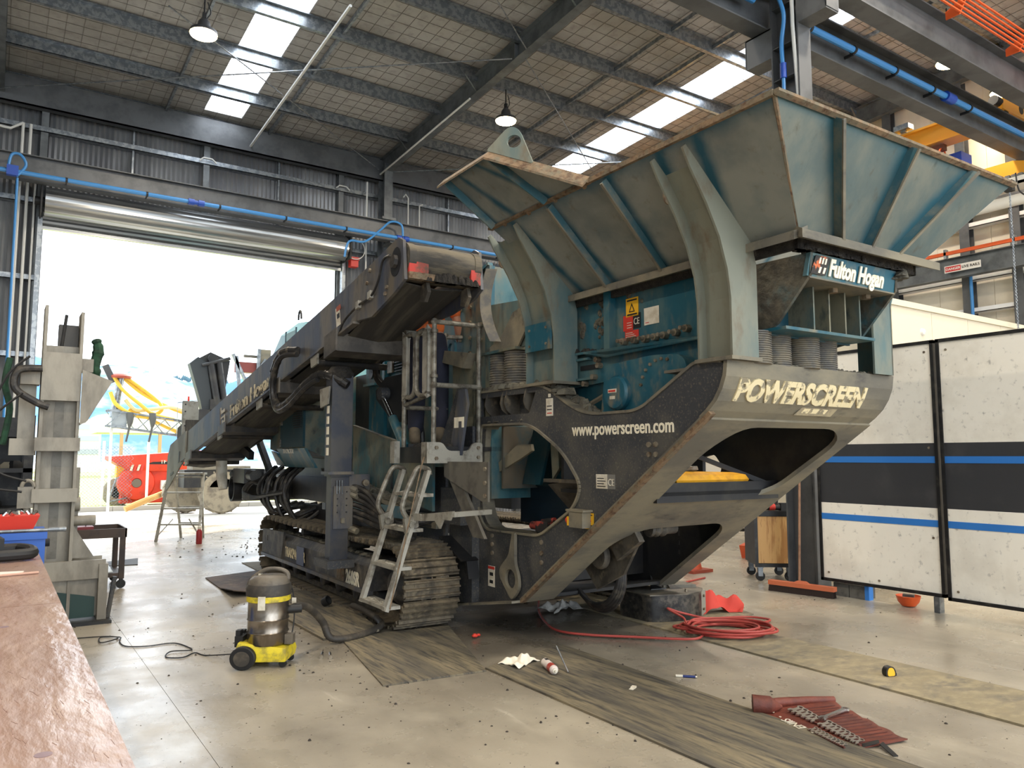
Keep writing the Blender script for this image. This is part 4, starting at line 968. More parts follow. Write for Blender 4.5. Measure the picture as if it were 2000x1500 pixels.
mp('lifting_lug', MB().add_mesh(curve_mesh([rounded([(0,0),(.2,0),(.2,.18),(.12,.24),(0,.2)],.04,3), [(.11+.055*math.cos(a),.13+.055*math.sin(a)) for a in [2*PI*i/16 for i in range(16)]]], .03), frame((3.86,7.25,2.62),EXs,EYs)), m_teal, cb_)
mp('side_door', MB().box((3.80,6.55,1.75),(3.84,7.0,2.55)), m_teal2, cb_)
mp('guard_panel', MB().prism([(3.70,6.5,2.62),(3.70,7.0,2.70),(3.70,7.05,2.58),(3.70,6.62,2.48)], (.12,0,0)), m_bow, cb_)
bl = []
for k in range(15):
    t = k/14; bl.append(((3.76 - .05*math.sin(PI*t)), 6.26 - .12*t + .10*math.sin(2.6*t), 3.42 - .72*t))
mb = MB()
for a, b_ in zip(bl, bl[1:]):
    mb.hexa([a,(a[0]+.10,a[1]-.04,a[2]),(b_[0]+.10,b_[1]-.04,b_[2]),b_],[(a[0],a[1]+.012,a[2]),(a[0]+.10,a[1]-.03,a[2]),(b_[0]+.10,b_[1]-.03,b_[2]),(b_[0],b_[1]+.012,b_[2])])
mp('rubber_flap', mb, m_spring, None, 'curved hanging rubber strip')
mp('rear_hopper_plate', MB().prism([(3.9,5.75,2.62),(3.9,6.4,2.62),(3.9,6.4,3.1),(3.9,5.75,3.05)], (.03,0,0)), m_post)
mp('back_post', MB().box((3.86,6.36,1.9),(3.98,6.44,2.9)), m_teal2)
mp('arm_plate', MB().prism([(3.55,6.62,1.58),(3.55,6.42,2.24),(3.55,6.30,2.24),(3.55,6.26,2.10),(3.55,6.40,1.58)], (.03,0,0)), m_conv, None, 'steel arm plate with cream mark')
mp('arm_mark', MB().box((3.545,6.42,1.88),(3.549,6.50,1.98)).box((3.545,6.31,1.88),(3.549,6.35,1.98)).box((3.545,6.35,1.94),(3.549,6.42,1.98)), m_cream)
mp('arm_rear', MB().prism([(3.58,6.95,1.58),(3.58,6.50,2.26),(3.58,6.36,2.26),(3.58,6.66,1.58)], (.02,0,0)), m_chas)
# teal mid panels
tp = mp('mid_panel', MB().box((3.82,8.12,1.1),(3.86,9.28,2.92)), m_teal, None, 'teal panel between leg and platform')
mp('panel_rib', MB().box((3.78,8.72,1.4),(3.82,8.79,2.9)), m_teal, tp)
mp('panel_lip', MB().box((3.74,8.95,2.50),(3.82,9.3,2.53)), m_teal, tp)
mp('panel_ledge', MB().prism([(3.78,8.95,2.53),(3.78,9.3,2.53),(3.78,9.3,2.85),(3.78,9.0,2.72)], (.03,0,0)), m_teal2, tp)
for w in (2.75,2.42,2.1): mp('bolt', MB().bolt((3.82,8.5,w),(-1,0,0),.025,.025), m_bolt, tp)
for k in range(6): mp('louvre', MB().box((3.79,8.2,2.62+.035*k),(3.82,8.45,2.632+.035*k)), m_deck, tp)
mp('latch', MB().box((3.79,8.52,2.62),(3.82,8.66,2.76)), m_rail, tp)
mp('hook_slot', MB().lathe([(.07,0),(.07,-.01)], (3.775,9.12,2.66), 14, 'x').box((3.765,9.06,2.66),(3.775,9.18,2.78)), m_deck, tp)
mp('open_bay', MB().box((3.90,9.28,1.1),(3.94,9.95,2.7)), m_chasd)
mp('bay_post', MB().box((3.55,9.86,1.45),(3.66,9.98,2.62)), m_teal2)
gp = mp('side_guard', MB().prism([(3.55,9.12,1.34),(3.55,9.12,1.99),(3.55,9.0,1.97),(3.55,7.5,1.72),(3.55,6.95,1.66),(3.55,6.95,1.06)], (.03,0,0)), m_teal2, None, 'mud splashed teal side guard plate')
mp('guard_top', MB().bar((3.56,9.12,1.995),(3.56,7.4,1.705),.05,.012), m_bow, gp)
decal(gp, (3.547,7.95,1.25), EXs, EYs, .045, .28, m_deck, 'slot')
mp('mud_ledge', MB().prism([(3.35,8.9,1.28),(3.58,8.9,1.28),(3.58,7.3,1.08),(3.35,7.3,1.05)], (0,0,.04)), m_bow)
mp('mud', lumps([(3.45,8.9,1.32),(3.45,7.3,1.10)], .08,.05,60,41), m_mud, None, kind='stuff')
mp('guard_step', MB().box((3.34,7.2,.98),(3.37,8.9,1.10)), m_teal)
mp('radiator_slot', MB().box((3.62,7.0,.88),(3.66,8.7,1.02)), m_bow)
for k in range(4): mp('slot_bar', MB().box((3.60,7.1,.895+.03*k),(3.62,8.5,.905+.03*k)), m_deck)
# hydraulic ram with bracket plate
rb = mp('ram_bracket', MB().prism([(3.46,7.4,2.49),(3.46,7.95,2.49),(3.46,8.22,2.36),(3.46,8.2,2.26),(3.46,7.8,2.02),(3.46,7.4,1.95)], (.03,0,0)), m_chasd, None, 'dark bracket plate of the hydraulic ram')
mp('ram_eye', MB().cyl((3.36,7.88,2.30),(3.46,7.88,2.30),.07,n=14), m_chas, rb)
mp('ram_rod', MB().cyl((3.40,7.87,2.27),(3.40,7.60,2.02),.026,n=12), m_chrome, rb, 'chrome ram rod')
mp('ram_barrel', MB().cyl((3.40,7.60,2.02),(3.40,7.28,1.70),.05,n=14), m_teal, rb)
mp('pin', MB().bolt((3.46,8.05,2.36),(-1,0,0),.03,.04), m_bolt, rb)
mp('hose_wheel', MB().tube([(3.6+.0, 7.55+.26*math.cos(a), 1.78+.26*math.sin(a)) for a in [2*PI*i/24 for i in range(24)]], .03, 8, closed=True), m_chasd)
for k in range(3): mp('hydraulic_hose', MB().tube(bez([(3.74,8.25+.06*k,2.78),(3.60,8.38+.05*k,2.74),(3.58,8.45+.04*k,2.58),(3.6,8.3+.04*k,2.44),(3.66,8.12,2.36)]), .03, 8), m_hose)
# engine bay
eb = mp('engine_cover', MB().loft([[(3.45,9.98,1.62),(3.22,9.98,1.72),(3.22,9.98,2.30),(3.5,9.98,2.7),(5.6,9.98,2.7),(5.6,9.98,1.45)],[(3.45,11.6,1.62),(3.22,11.6,1.72),(3.22,11.6,2.30),(3.5,11.6,2.7),(5.6,11.6,2.7),(5.6,11.6,1.45)],[(3.6,12.35,1.70),(3.45,12.35,1.8),(3.45,12.35,2.2),(3.6,12.35,2.6),(5.6,12.35,2.6),(5.6,12.35,1.5)]]), m_teal2, None, 'teal engine cover with louvred door')
mp('engine_door', MB().box((3.19,9.98,1.74),(3.22,11.0,2.3)), m_teald, eb)
for k in range(9): mp('louvre', MB().box((3.175,10.05,1.99+.03*k),(3.19,10.42-.02*abs(k-4),2.003+.03*k)), m_deck, eb)
mp('door_hinge', MB().box((3.17,10.9,2.05),(3.19,10.98,2.2)), m_rail, eb); mp('door_hinge', MB().box((3.17,10.95,1.75),(3.19,11.02,1.85)), m_rail, eb)
mp('skirt', MB().hexa([(3.20,9.95,1.72),(3.20,11.2,1.72),(3.35,11.2,1.46),(3.35,9.95,1.46)],[(3.24,9.95,1.72),(3.24,11.2,1.72),(3.39,11.2,1.46),(3.39,9.95,1.46)]).hexa([(3.20,11.22,1.66),(3.40,12.2,1.70),(3.5,12.2,1.48),(3.35,11.22,1.46)],[(3.24,11.22,1.66),(3.44,12.2,1.70),(3.54,12.2,1.48),(3.39,11.22,1.46)]), m_teal, eb)
mtext('TRAKPACTOR', .085, (3.185,10.85,1.655), EXs, EYs, m_decw, eb, bold=.02, squeeze=.9)
decal(eb, (3.40,11.45,1.72), EXs, EYs, .06, .14, m_decy)
rc_ = mp('roof_cowl', MB().loft([[(3.7,11.5,2.7),(3.62,11.5,3.45),(3.9,11.5,3.72),(5.4,11.5,3.72),(5.4,11.5,2.7)],[(3.7,12.6,2.7),(3.62,12.6,3.60),(3.9,12.6,3.84),(5.4,12.6,3.84),(5.4,12.6,2.7)],[(3.8,13.7,2.7),(3.75,13.6,3.35),(3.95,13.4,3.55),(5.4,13.4,3.55),(5.4,13.7,2.7)]]), M('cowl_teal', (96,160,168), .4, dirt=(120,170,172), amt=.5, scale=2), None, 'pale teal engine roof cowl above the conveyor')
mp('cowl_seam', MB().box((3.60,12.28,2.9),(3.62,12.31,3.62)), m_teald, rc_); mp('cowl_seam', MB().box((3.60,11.75,2.9),(3.62,11.78,3.62)), m_teald, rc_)
mp('cowl_panel', MB().box((3.605,11.80,2.9),(3.62,12.26,3.58)), M('cowl_green', (44,112,100), .45), rc_)
mp('handle_loop', MB().tube([(3.62+.0,11.62+.07*math.cos(a),3.72+.14*math.sin(a)) for a in [PI*i/10 for i in range(11)]], .015, 6), m_chasd, rc_)
mp('bay_dark_backdrop', MB().box((4.0,9.9,.92),(4.05,13.2,1.62)), m_chasd)  # added dark backdrop, paints in the shade behind the hoses
# exhaust pipe, hose bundle, frame members under the engine bay
mp('main_beam', MB().box((3.95,8.2,.95),(4.15,13.8,1.3)), m_chasd); mp('main_beam', MB().box((5.3,8.2,.95),(5.5,13.8,1.3)), m_chasd)
mp('duct_pipe', MB().lathe([(.17,.5),(.17,0),(.20,0),(.20,1.5)], (3.0,13.0,1.09), 22, 'x'), m_chasd)
mp('pump_block', MB().box((3.0,12.2,1.2),(3.3,12.9,1.42)).cyl((3.1,11.9,1.32),(3.1,13.2,1.32),.09,n=12), m_chas)
mp('white_cylinder', MB().tube([(2.9,13.3,1.62),(2.9,13.25,1.3),(2.92,13.2,1.08)], [.09,.09,.07], 12), m_decw)
mp('brace_arm', MB().bar((3.1,12.2,1.62),(3.1,13.6,1.95),.08,.12), m_chasd); mp('brace_arm', MB().bar((3.3,11.6,1.2),(3.3,12.6,1.9),.07,.12), m_chasd)
rnd = random.Random(12)
for k in range(11):
    u = 10.5 + .12*k; v = 3.2 + rnd.uniform(-.08,.1)
    pts = [(v+.2,u+.1,1.46),(v,u,1.30),(v-.05,u+.15*rnd.uniform(-1,1),1.0+.1*rnd.random()),(v+.02,u-.1,.80+.1*rnd.random()),(v+.1,u-.25,.72+.18*rnd.random()),(v+.4,u-.3,.95)]
    mp('hydraulic_hose', MB().tube(bez(pts,6), .026, 7), m_hose)
for k in range(6):
    pts = [(3.2,11.9-.05*k,1.30-.03*k),(3.05,12.05-.03*k,1.22),(2.98,12.1,1.08-.02*k),(3.05,11.6,1.02),(3.15,11.1-.1*k,1.12)]
    mp('hydraulic_hose', MB().tube(bez(pts,6), .028, 7), m_hose)
for k in range(6):
    w = 1.30 - .06*k
    pts = [(3.0,7.85,w),(3.12,7.6,w-.06),(3.2,7.2-.1*k,.98-.03*k),(3.35,6.95,.95),(3.6,6.9,1.0)]
    mp('hydraulic_hose', MB().tube(bez(pts,6), .028, 7), m_hose)
for k, w in enumerate((1.28,1.22,.86)): mp('hose_fitting', MB().cyl((2.98,7.86,w+.02),(3.06,7.70,w-.03),.034,n=8), m_bow)
mp('track_drive_frame', MB().prism([(3.55,9.9,1.45),(3.55,10.3,1.45),(3.55,8.9,.62),(3.55,8.5,.62)], (.1,0,0)).box((3.5,9.8,.6),(3.6,11.0,.95)), m_chasd)

# ---------- support leg beside the track
lg = mp('support_leg', MB().box((2.80,7.78,.50),(2.99,7.93,1.44)).box((2.78,7.76,1.40),(3.01,7.95,2.46)), m_leg, None, 'blue grey support leg with bolted plate')
mp('leg_cap', MB().lathe([(.14,0),(.15,.05),(.10,.12)], (2.9,7.86,2.44), 10), m_mudd, lg)
mp('leg_foot', MB().box((2.74,7.68,.465),(3.03,8.10,.545)), m_chas, lg)
mp('leg_collar', MB().box((2.75,7.74,1.42),(3.03,7.97,1.45)).box((2.99,7.77,1.22),(3.22,7.92,1.42)), m_conv, lg)
mp('collar_pin', MB().cyl((3.16,7.76,1.33),(3.16,7.72,1.33),.035,n=10), m_bolt, lg)
lp = mp('leg_plate', MB().box((2.82,7.76,.86),(3.03,7.775,1.30)), m_conv, lg)
for k in range(8): mp('plate_hole', MB().cyl((2.86+.1*(k%2),7.757,1.24-.07*(k//2)),(2.86+.1*(k%2),7.752,1.24-.07*(k//2)),.008,n=8), m_deck, lg)
for k in range(3): mp('pin_clip', MB().tube([(2.85+.028*k,7.75,1.36),(2.85+.028*k,7.745,1.22)], .006, 5), m_galv, lg)
mp('padlock', MB().box((2.90,7.735,.92),(2.935,7.757,.97)), m_bow, lg)
mb = MB(); 
for k in range(5): mb.box((2.772,7.83,1.62+.11*k),(2.779,7.89,1.70+.11*k))
mp('leg_lettering', mb, m_cream, lg)
mp('leg_guide', MB().box((2.92,8.0,1.0),(3.02,8.10,2.3)).box((2.80,7.95,1.05),(2.95,8.05,1.12)), m_conv)
mp('tag_plate', MB().hexa([(2.72,7.95,2.12),(2.74,7.78,2.16),(2.74,7.74,2.34),(2.72,7.98,2.32)],[(2.74,7.96,2.12),(2.76,7.79,2.16),(2.76,7.75,2.34),(2.74,7.99,2.32)]), m_lad)

m_crossm = M('cross_member', (98,92,84), .6, .2, dirt=(70,66,62), amt=.5, scale=4)
# ---------- side conveyor
def cv(s, t, h): return (2.82-.057*t+s, 6.1+t, 3.107-.206*t+h)
def CV(): return MB(lambda p: Vector(cv(*p)))
T1 = 8.55
fr = CV()
fr.prism([(0,.95,0),(0,T1-.9,0),(0,T1-.9,.44),(0,.5,.46),(0,.5,.02)], (.02,0,0))
fr.box((-.05,.95,-.012),(.02,T1-.9,.01))
cvr = mp('side_conveyor', fr, m_conv, None, 'long blue grey side conveyor with dusty head drum')
fa = CV(); fa.prism([(.78,.75,.07),(.78,2.2,.05),(.78,T1-.5,0),(.78,T1-.5,.44),(.78,.5,.46)], (.02,0,0)); mp('far_frame', fa, m_convd, cvr)
hp = CV(); hp.prism([(-.01,-.02,.05),(-.01,.02,.42),(-.01,.10,.475),(-.01,.22,.475),(-.01,.62,.46),(-.01,.95,.455),(-.01,.97,.02),(-.01,.62,-.06),(-.01,.18,.0)], (.03,0,0)); mp('head_plate', hp, m_conv, cvr, 'dusty end plate with drum opening')
h2 = CV(); h2.prism([(.77,-.02,.05),(.77,.02,.42),(.77,.10,.475),(.77,.22,.475),(.77,.8,.45),(.77,.97,.06),(.77,.5,-.0),(.77,.12,.0)], (.03,0,0)); mp('head_plate', h2, m_conv, cvr, 'dusty end plate with drum opening')
mp('plate_opening', CV().prism([(-.016,.14+.10*math.cos(a),.27+.13*math.sin(a)) for a in [2*PI*i/18 for i in range(18)]], (.004,0,0)), m_deck, cvr)
mp('drum_bearing', CV().prism([(-.05,.14+.05*math.cos(a),.27+.06*math.sin(a)) for a in [2*PI*i/8 for i in range(8)]], (.05,0,0)), m_convd, cvr)
dm = CV(); dm.loft([[(s_, .12+.165*r*math.cos(a), .265+.165*r*math.sin(a)) for a in [2*PI*i/28 for i in range(28)]] for s_, r in ((.03,1.0),(.10,1.0),(.10,.96),(.4,1.0),(.70,.96),(.70,1.0),(.77,1.0))]); mp('head_drum', dm, M('drum_lagging', (104,96,80), .7, 0, dirt=(60,58,54), amt=.5, scale=5, stretch=(.4,2,2), bump=.2), cvr, 'dust covered head drum')
bt = CV()
bt.loft([[(.08,.15,.09),(.40,.15,.06),(.70,.15,.09),(.70,.15,.10),(.40,.15,.07),(.08,.15,.10)]] + [[(.07,t,.05-.06*(t>1)),(.40,t,.02-.07*(t>1)),(.71,t,.05-.06*(t>1)),(.71,t,.06-.06*(t>1)),(.40,t,.03-.07*(t>1)),(.07,t,.06-.06*(t>1))] for t in (.9,1.4,T1-.6)])
mp('belt', bt, m_belt, cvr, 'worn grey belt seen from below')
mp('upper_belt', CV().box((.06,.1,.36),(.74,T1-.4,.38)), m_belt, cvr)
mp('scraper_bar', CV().box((.03,-.03,.12),(.22,.0,.24)), m_red, cvr, 'red belt scraper'); mp('scraper_bar', CV().box((.66,-.03,.08),(.76,.0,.22)), m_red, cvr, 'red belt scraper')
mp('scraper_wood', CV().box((.03,-.035,.06),(.30,.0,.12)), m_rust, cvr)
mp('scraper_mud', MB().add_mesh(lumps([cv(.22,-.01,.06),cv(.7,-.01,.06)], .05,.10,30,51).mesh('t')), m_mudd, cvr, 'dark mud stuck on scraper', kind='stuff')
for s_ in (.24,.66): mp('scraper_arm', CV().prism([(s_,.05,.08),(s_,.02,-.02),(s_,.08,-.09),(s_,.16,-.06),(s_,.14,.08)], (.035,0,0)), m_plate, cvr)
for t, drop in ((1.42,.16),(3.05,.14),(5.2,.10),(7.0,.10)):
    mp('cross_member', CV().prism([(-.06,t-.10,-drop),(-.06,t+.10,-drop),(-.06,t+.14,.02),(-.06,t-.10,.02)], (.84,0,0)), m_convd if t > 4 else m_crossm, cvr)
    mp('end_bracket', CV().box((-.08,t-.14,-drop-.01),(-.06,t+.16,.06 if t < 2 else .03)), m_crossm if t < 2 else m_conv, cvr)
for t in (1.95,3.75,5.45,7.3):
    mp('roller_bracket', CV().prism([(-.03,t-.07,-.12),(-.03,t+.1,-.12),(-.03,t+.13,.02),(-.03,t-.07,.02)], (.02,0,0)), m_lad, cvr)
    mp('return_roller', CV().loft([[(s_, t+.035*math.cos(a), -.09+.035*math.sin(a)) for a in [2*PI*i/12 for i in range(12)]] for s_ in (.0,.8)]), m_convd, cvr)
tl = CV(); tl.prism([(-.02,T1-1.1,.02),(-.02,T1-1.1,.46),(-.02,T1-.05,.46),(-.02,T1+.12,.30),(-.02,T1+.15,-.30),(-.02,T1-.1,-.26)], (.02,0,0)); mp('tail_plate', tl, M('tail_pale', (138,136,124), .55, .15, dirt=(104,98,86), amt=.5, scale=3, stretch=(1,1,.4)), cvr, 'pale dusty tail plate')
mp('tail_slot', CV().box((-.026,T1-.75,.02),(-.02,T1-.68,.20)), m_deck, cvr); mp('tail_slot', CV().box((-.026,T1-.35,-.1),(-.02,T1-.15,-.06)), m_deck, cvr)
mp('tail_upright', CV().box((.0,T1-.75,.40),(.25,T1-.70,1.05)), M('upright_grey',(150,150,142),.5,.2,dirt=(110,106,96),amt=.4,scale=5), cvr)
for z in (.5,.62,.86,.98): mp('bolt', CV().box((.03,T1-.765,z),(.05,T1-.75,z+.02)), m_deck, cvr)
mp('tail_upright', CV().box((.55,T1-.75,.40),(.8,T1-.70,1.0)), m_convd, cvr)
mp('tail_belt', CV().box((.05,T1-.8,.4),(.75,T1-.2,.72)), m_belt, cvr)
m_fade = M('faded_letters', (214,200,166), .6, 0, dirt=(112,106,96), amt=.42, scale=9, soft=.04)
# lettering and badge along the conveyor side
cn = Vector(cv(0,0,0)); cdir = (Vector(cv(0,1,0))-cn).normalized()
mtext('Fulton Hogan', .26, Vector(cv(-.012,5.05,.07)), -cdir, (0,0,1), m_fade, cvr, bold=.02, shear=.1, squeeze=1.2, thick=.006)
lm2 = frame(Vector(cv(-.012,5.45,.03)), -cdir, (0,0,1)); mb = MB(lambda p: lm2 @ p)
for (a, b_, c, d) in ((0,.2,.2,.245),(0,.2,.04,.30),(0,.13,.17,.155),(.05,.04,.2,.085),(.05,.02,.09,.10),(.16,.02,.2,.16)): mb.box((a,b_,0),(c,d,.003))
mp('badge', mb, m_decw, cvr); mp('badge_edge', MB(lambda p: lm2 @ p).box((-.04,.0,0),(-.01,.30,.003)), m_rust, cvr)
decal(cvr, Vector(cv(-.004,1.44,.12)), -cdir, EYs, .10, .20, m_decw); decal(cvr, Vector(cv(-.008,1.44,.28)), -cdir, EYs, .10, .05, M('decal_rust',(160,80,60),.6))
decal(cvr, Vector(cv(-.008,1.42,.20)), -cdir, EYs, .06, .05, m_deck)
for t, h in ((.72,.30),(.66,.40),(.30,.10),(.33,.05),(1.48,.0),(1.62,-.03)): mp('bolt', CV().prism([(-.03,t+.018*math.cos(a),h+.018*math.sin(a)) for a in [2*PI*i/6 for i in range(6)]], (.03,0,0)), m_bolt, cvr)
mp('grease_pipe', MB().tube(bez([cv(-.03,.22,.36),cv(-.03,.36,.37),cv(-.03,.45,.22),cv(-.03,.6,.13),cv(-.03,.9,.14),cv(-.03,1.2,.10),cv(-.03,1.32,.0)]), .012, 6), m_hose, cvr)
for t, h in ((.62,.14),(.88,.14)): mp('pipe_clip', CV().box((-.045,t-.03,h-.03),(-.01,t+.03,h+.04)), m_lad, cvr)
hs = bez([cv(-.03,2.45,.20),cv(-.10,2.75,.26),cv(-.12,2.95,.12),cv(-.10,3.02,-.10),cv(-.10,2.85,-.33),cv(-.08,2.55,-.36),cv(-.02,2.2,-.25),cv(.03,1.95,-.22),cv(.08,1.72,-.30),cv(.2,1.6,-.42)], 10)
mp('hose_bundle', MB().tube(hs, .045, 10), m_hose, cvr)
mp('hose_bundle', MB().tube([(p[0]-.02,p[1]-.04,p[2]-.05) for p in hs[:70]], .03, 8), m_hose, cvr)
for k in range(5, 88, 5): mp('hose_wrap', MB().tube([Vector(hs[k])+Vector((0,0,0)), Vector(hs[min(k+1,len(hs)-1)])], .05, 10), m_rail if k < 15 else m_hose, cvr)

# ---------- access platform, rails, gates, ladder
pf = mp('platform', MB().box((3.30,6.42,1.66),(4.3,7.3,1.70)), m_chasd, None, 'access platform with grey rails')
mp('front_beam', MB().add_mesh(curve_mesh([rounded([(3.20,1.545),(3.80,1.545),(3.80,1.74),(3.69,1.74),(3.65,1.66),(3.42,1.66),(3.37,1.74),(3.20,1.74)], [.01,.01,.03,.05,.05,.05,.05,.02], 3)], .02), Matrix(((1,0,0,0),(0,0,1,6.40),(0,1,0,0),(0,0,0,1)))).box((3.20,6.38,1.545),(3.225,6.50,1.74)), m_lad, pf, 'pale grey platform front beam')
for v, w in ((3.30,1.69),(3.30,1.59),(3.75,1.69),(3.75,1.60)): mp('bolt', MB().bolt((v,6.39,w),(0,-1,0),.018,.015), m_bolt, pf)
mp('side_beam', MB().box((3.28,6.45,1.545),(3.31,7.2,1.70)), m_chasd, pf)
mp('end_channel', MB().box((3.18,7.06,1.54),(3.24,7.16,1.76)), m_lad, pf)
mp('debris', lumps([(3.5,6.6,1.70),(3.5,7.2,1.70)], .1,.05,24,61), m_mudd, pf, kind='stuff')
mp('gusset_plate', MB().prism([(3.42,6.46,1.56),(3.42,5.66,1.56),(3.42,5.66,1.22),(3.42,5.76,1.22),(3.42,6.46,1.42)], (.02,0,0)), M('gusset_grey', (112,108,98), .55, .2, dirt=(86,82,76), amt=.45, scale=5), pf, 'bolted triangular gusset plate under the platform')
for u, w in ((5.70,1.50),(5.70,1.38),(5.70,1.27)): mp('bolt', MB().bolt((3.42,u,w),(-1,0,0),.02,.015), m_bolt, pf)
mp('strut', MB().prism([(3.44,6.2,1.4),(3.44,6.4,1.4),(3.44,5.95,.9),(3.44,5.75,.9)], (.03,0,0)), M('gusset_grey',(112,108,98)), pf)
def rail(pts, r=.024): return mp('rail', MB().tube(pts, r, 10), m_rail, pf)
def ball(p): mp('rail_joint', MB().lathe([(0,-.036),(.025,-.027),(.037,0),(.025,.027),(0,.036)], p, 12), m_rail, pf)
A_, B_ = (3.30,6.45), (3.79,6.45)
for p in (A_, B_): rail([(p[0],p[1],1.74),(p[0],p[1],2.90)])
rail([(A_[0],6.45,2.885),(B_[0],6.45,2.885)]); rail([(A_[0],6.45,2.28),(B_[0],6.45,2.28)])
for p in (A_, B_):
    for z in (2.885,2.28): ball((p[0],p[1],z))
rail([(3.30,7.10,1.7),(3.30,7.10,2.80)])
rail([(3.76,7.1,1.7),(3.76,7.1,2.87)]); rail([(3.30,7.1,2.87),(3.76,7.1,2.87)]); rail([(3.76,7.1,2.86),(4.1,6.95,2.86),(4.2,6.5,2.9)]); rail([(3.3,7.1,2.1),(3.76,7.1,2.1)]); rail([(3.30,6.5,2.2),(3.30,7.1,2.12)], .02)
for z in (2.87,2.1): ball((3.76,7.1,z))
def gate(u0, u1, lbl):
    g = mp('gate', MB().tube(bez([(3.27,u0,2.80),(3.27,(u0*.4+u1*.6),2.82),(3.27,u1,2.76),(3.27,u1,2.5),(3.27,u1,2.26),(3.27,(u0*.4+u1*.6),2.19),(3.27,u0,2.22)], 8), .024, 10), m_rail, pf, lbl)
    s_ = 1 if u1 > u0 else -1
    mp('gate_plate', MB().prism([(3.25,u0+.0*s_,2.86),(3.25,u0+.10*s_,2.80),(3.25,u0+.10*s_,2.22),(3.25,u0,2.16)], (.012,0,0)).prism([(3.25,u0,2.86),(3.33,u0,2.80),(3.33,u0,2.20),(3.25,u0,2.16)], (0,.012*s_,0)), m_lad, pf)
gate(6.50, 6.76, 'right swing gate of grey tube'); gate(7.06, 6.80, 'left swing gate of grey tube')
for z in (2.78,2.35): mp('gate_hinge', MB().cyl((3.30,6.45,z),(3.30,6.45,z+.03),.036,n=12), m_rail, pf)
# ladder
ld_ = mp('ladder', MB().bar((2.80,6.36,.26),(3.20,6.36,1.48),.035,.075,(0,1,0)).bar((2.80,6.90,.26),(3.20,6.90,1.48),.035,.075,(0,1,0)), m_lad, None, 'folding grey access ladder')
for v, w in ((2.815,.30),(2.92,.63),(3.03,.96),(3.13,1.27)):
    tr_ = mp('tread', MB().box((v-.03,6.34,w-.03),(v+.12,6.92,w)), m_lad, ld_)
    mp('tread_grip', lumps([(v+.04,6.38,w),(v+.05,6.88,w)], .035,.012,26,int(w*100)), m_lad, ld_, kind='stuff')
for u in (6.36,6.90): mp('hand_loop', MB().tube(bez([(3.00,u,1.05),(2.95,u,1.16),(3.02,u,1.36),(3.10,u,1.50),(3.20,u,1.49),(3.22,u,1.44)], 8), .024, 10), m_rail, ld_)
for u in (6.36,6.90): mp('pivot', MB().prism([(2.98,u-.03,.92),(3.10,u-.03,.98),(3.09,u-.03,1.10),(2.96,u-.03,1.05)], (0,.05,0)).cyl((3.03,u-.05,1.0),(3.03,u+.05,1.0),.03,n=10), m_rail, ld_)
mp('hold_arm', MB().prism([(3.05,6.2,1.10),(3.05,5.60,1.16),(3.05,5.66,1.08),(3.05,5.78,1.08),(3.05,5.84,1.00),(3.05,5.92,1.06),(3.05,6.2,1.04)], (.02,0,0)).bar((3.06,6.36,1.07),(3.06,6.18,1.07),.03,.06).bar((3.06,5.62,1.13),(3.5,5.75,1.13),.04,.04), m_lad, ld_)
mp('pull_cord', MB().tube([(3.16,6.36,1.60),(3.10,6.30,1.50),(2.78,6.22,.30)], .007, 5), m_rust, ld_)
# lower skirt between ladder and side plate
mp('lower_skirt', MB().box((3.70,6.95,.45),(3.73,7.6,1.5)).box((3.62,6.5,.95),(3.70,6.9,1.3)), m_chas)
# ================================================= FLOOR MATS AND THINGS LYING ABOUT
m_mat = M('rubber_mat', (84,80,72), .75, 0, dirt=(134,123,98), amt=.56, scale=2.2, stretch=(3.0,.35,1), soft=.16, dirt2=(60,58,56), amt2=.42, scale2=9, bump=.3, detail=9)
m_mat2 = M('rubber_mat_dusty', (132,122,98), .75, 0, dirt=(106,100,88), amt=.45, scale=3.0, stretch=(.8,1.3,1), soft=.14, dirt2=(148,137,110), amt2=.4, scale2=9, bump=.3, detail=9)
m_matb = M('rubber_mat_brown', (84,66,54), .7, 0, dirt=(56,48,44), amt=.5, scale=3, dirt2=(112,96,80), amt2=.3, scale2=9, bump=.3)
def mat_thing(name, pts, h, mat, label, z=0.0, curl=None, n=12):
    """flat sheet lying on the floor; slightly wavy upper face"""
    c = Vector((sum(p[0] for p in pts)/len(pts), sum(p[1] for p in pts)/len(pts), z))
    mb = MB(); rnd = random.Random(len(label)); rows = [[], []]
    P = [Vector((p[0], p[1], 0)) - Vector((c.x, c.y, 0)) for p in pts]
    for s_ in (0, 1):
        for j in range(n+1):
            row = []
            for i in range(n+1):
                a = P[0].lerp(P[1], i/n); b_ = P[3].lerp(P[2], i/n); p = a.lerp(b_, j/n)
                lift = curl(i/n, j/n) if curl else 0
                row.append(mb.pt((p.x, p.y, lift + (h if s_ else .001))))
            rows[s_].append(row)
    for s_ in (0, 1):
        for j in range(n):
            for i in range(n): mb.f.append([rows[s_][j][i], rows[s_][j][i+1], rows[s_][j+1][i+1], rows[s_][j+1][i]])
    for i in range(n):
        for j in (0, n): mb.f.append([rows[0][j][i], rows[0][j][i+1], rows[1][j][i+1], rows[1][j][i]]); mb.f.append([rows[0][i][j], rows[0][i+1][j], rows[1][i+1][j], rows[1][i][j]])
    return single(name, mb, mat, label, 'mat', c, group=None)
mat_thing('floor_mat', [(3.14,-1.0),(3.98,-1.0),(4.10,5.35),(3.17,5.10)], .014, m_mat, 'long worn grey rubber mat with tan dust, running to the front edge below the bow')
mat_thing('floor_mat', [(5.10,-1.0),(5.95,-1.0),(5.88,7.2),(5.28,7.0)], .014, m_mat2, 'long dusty rubber mat under the red hose coil with the tape measure on it')
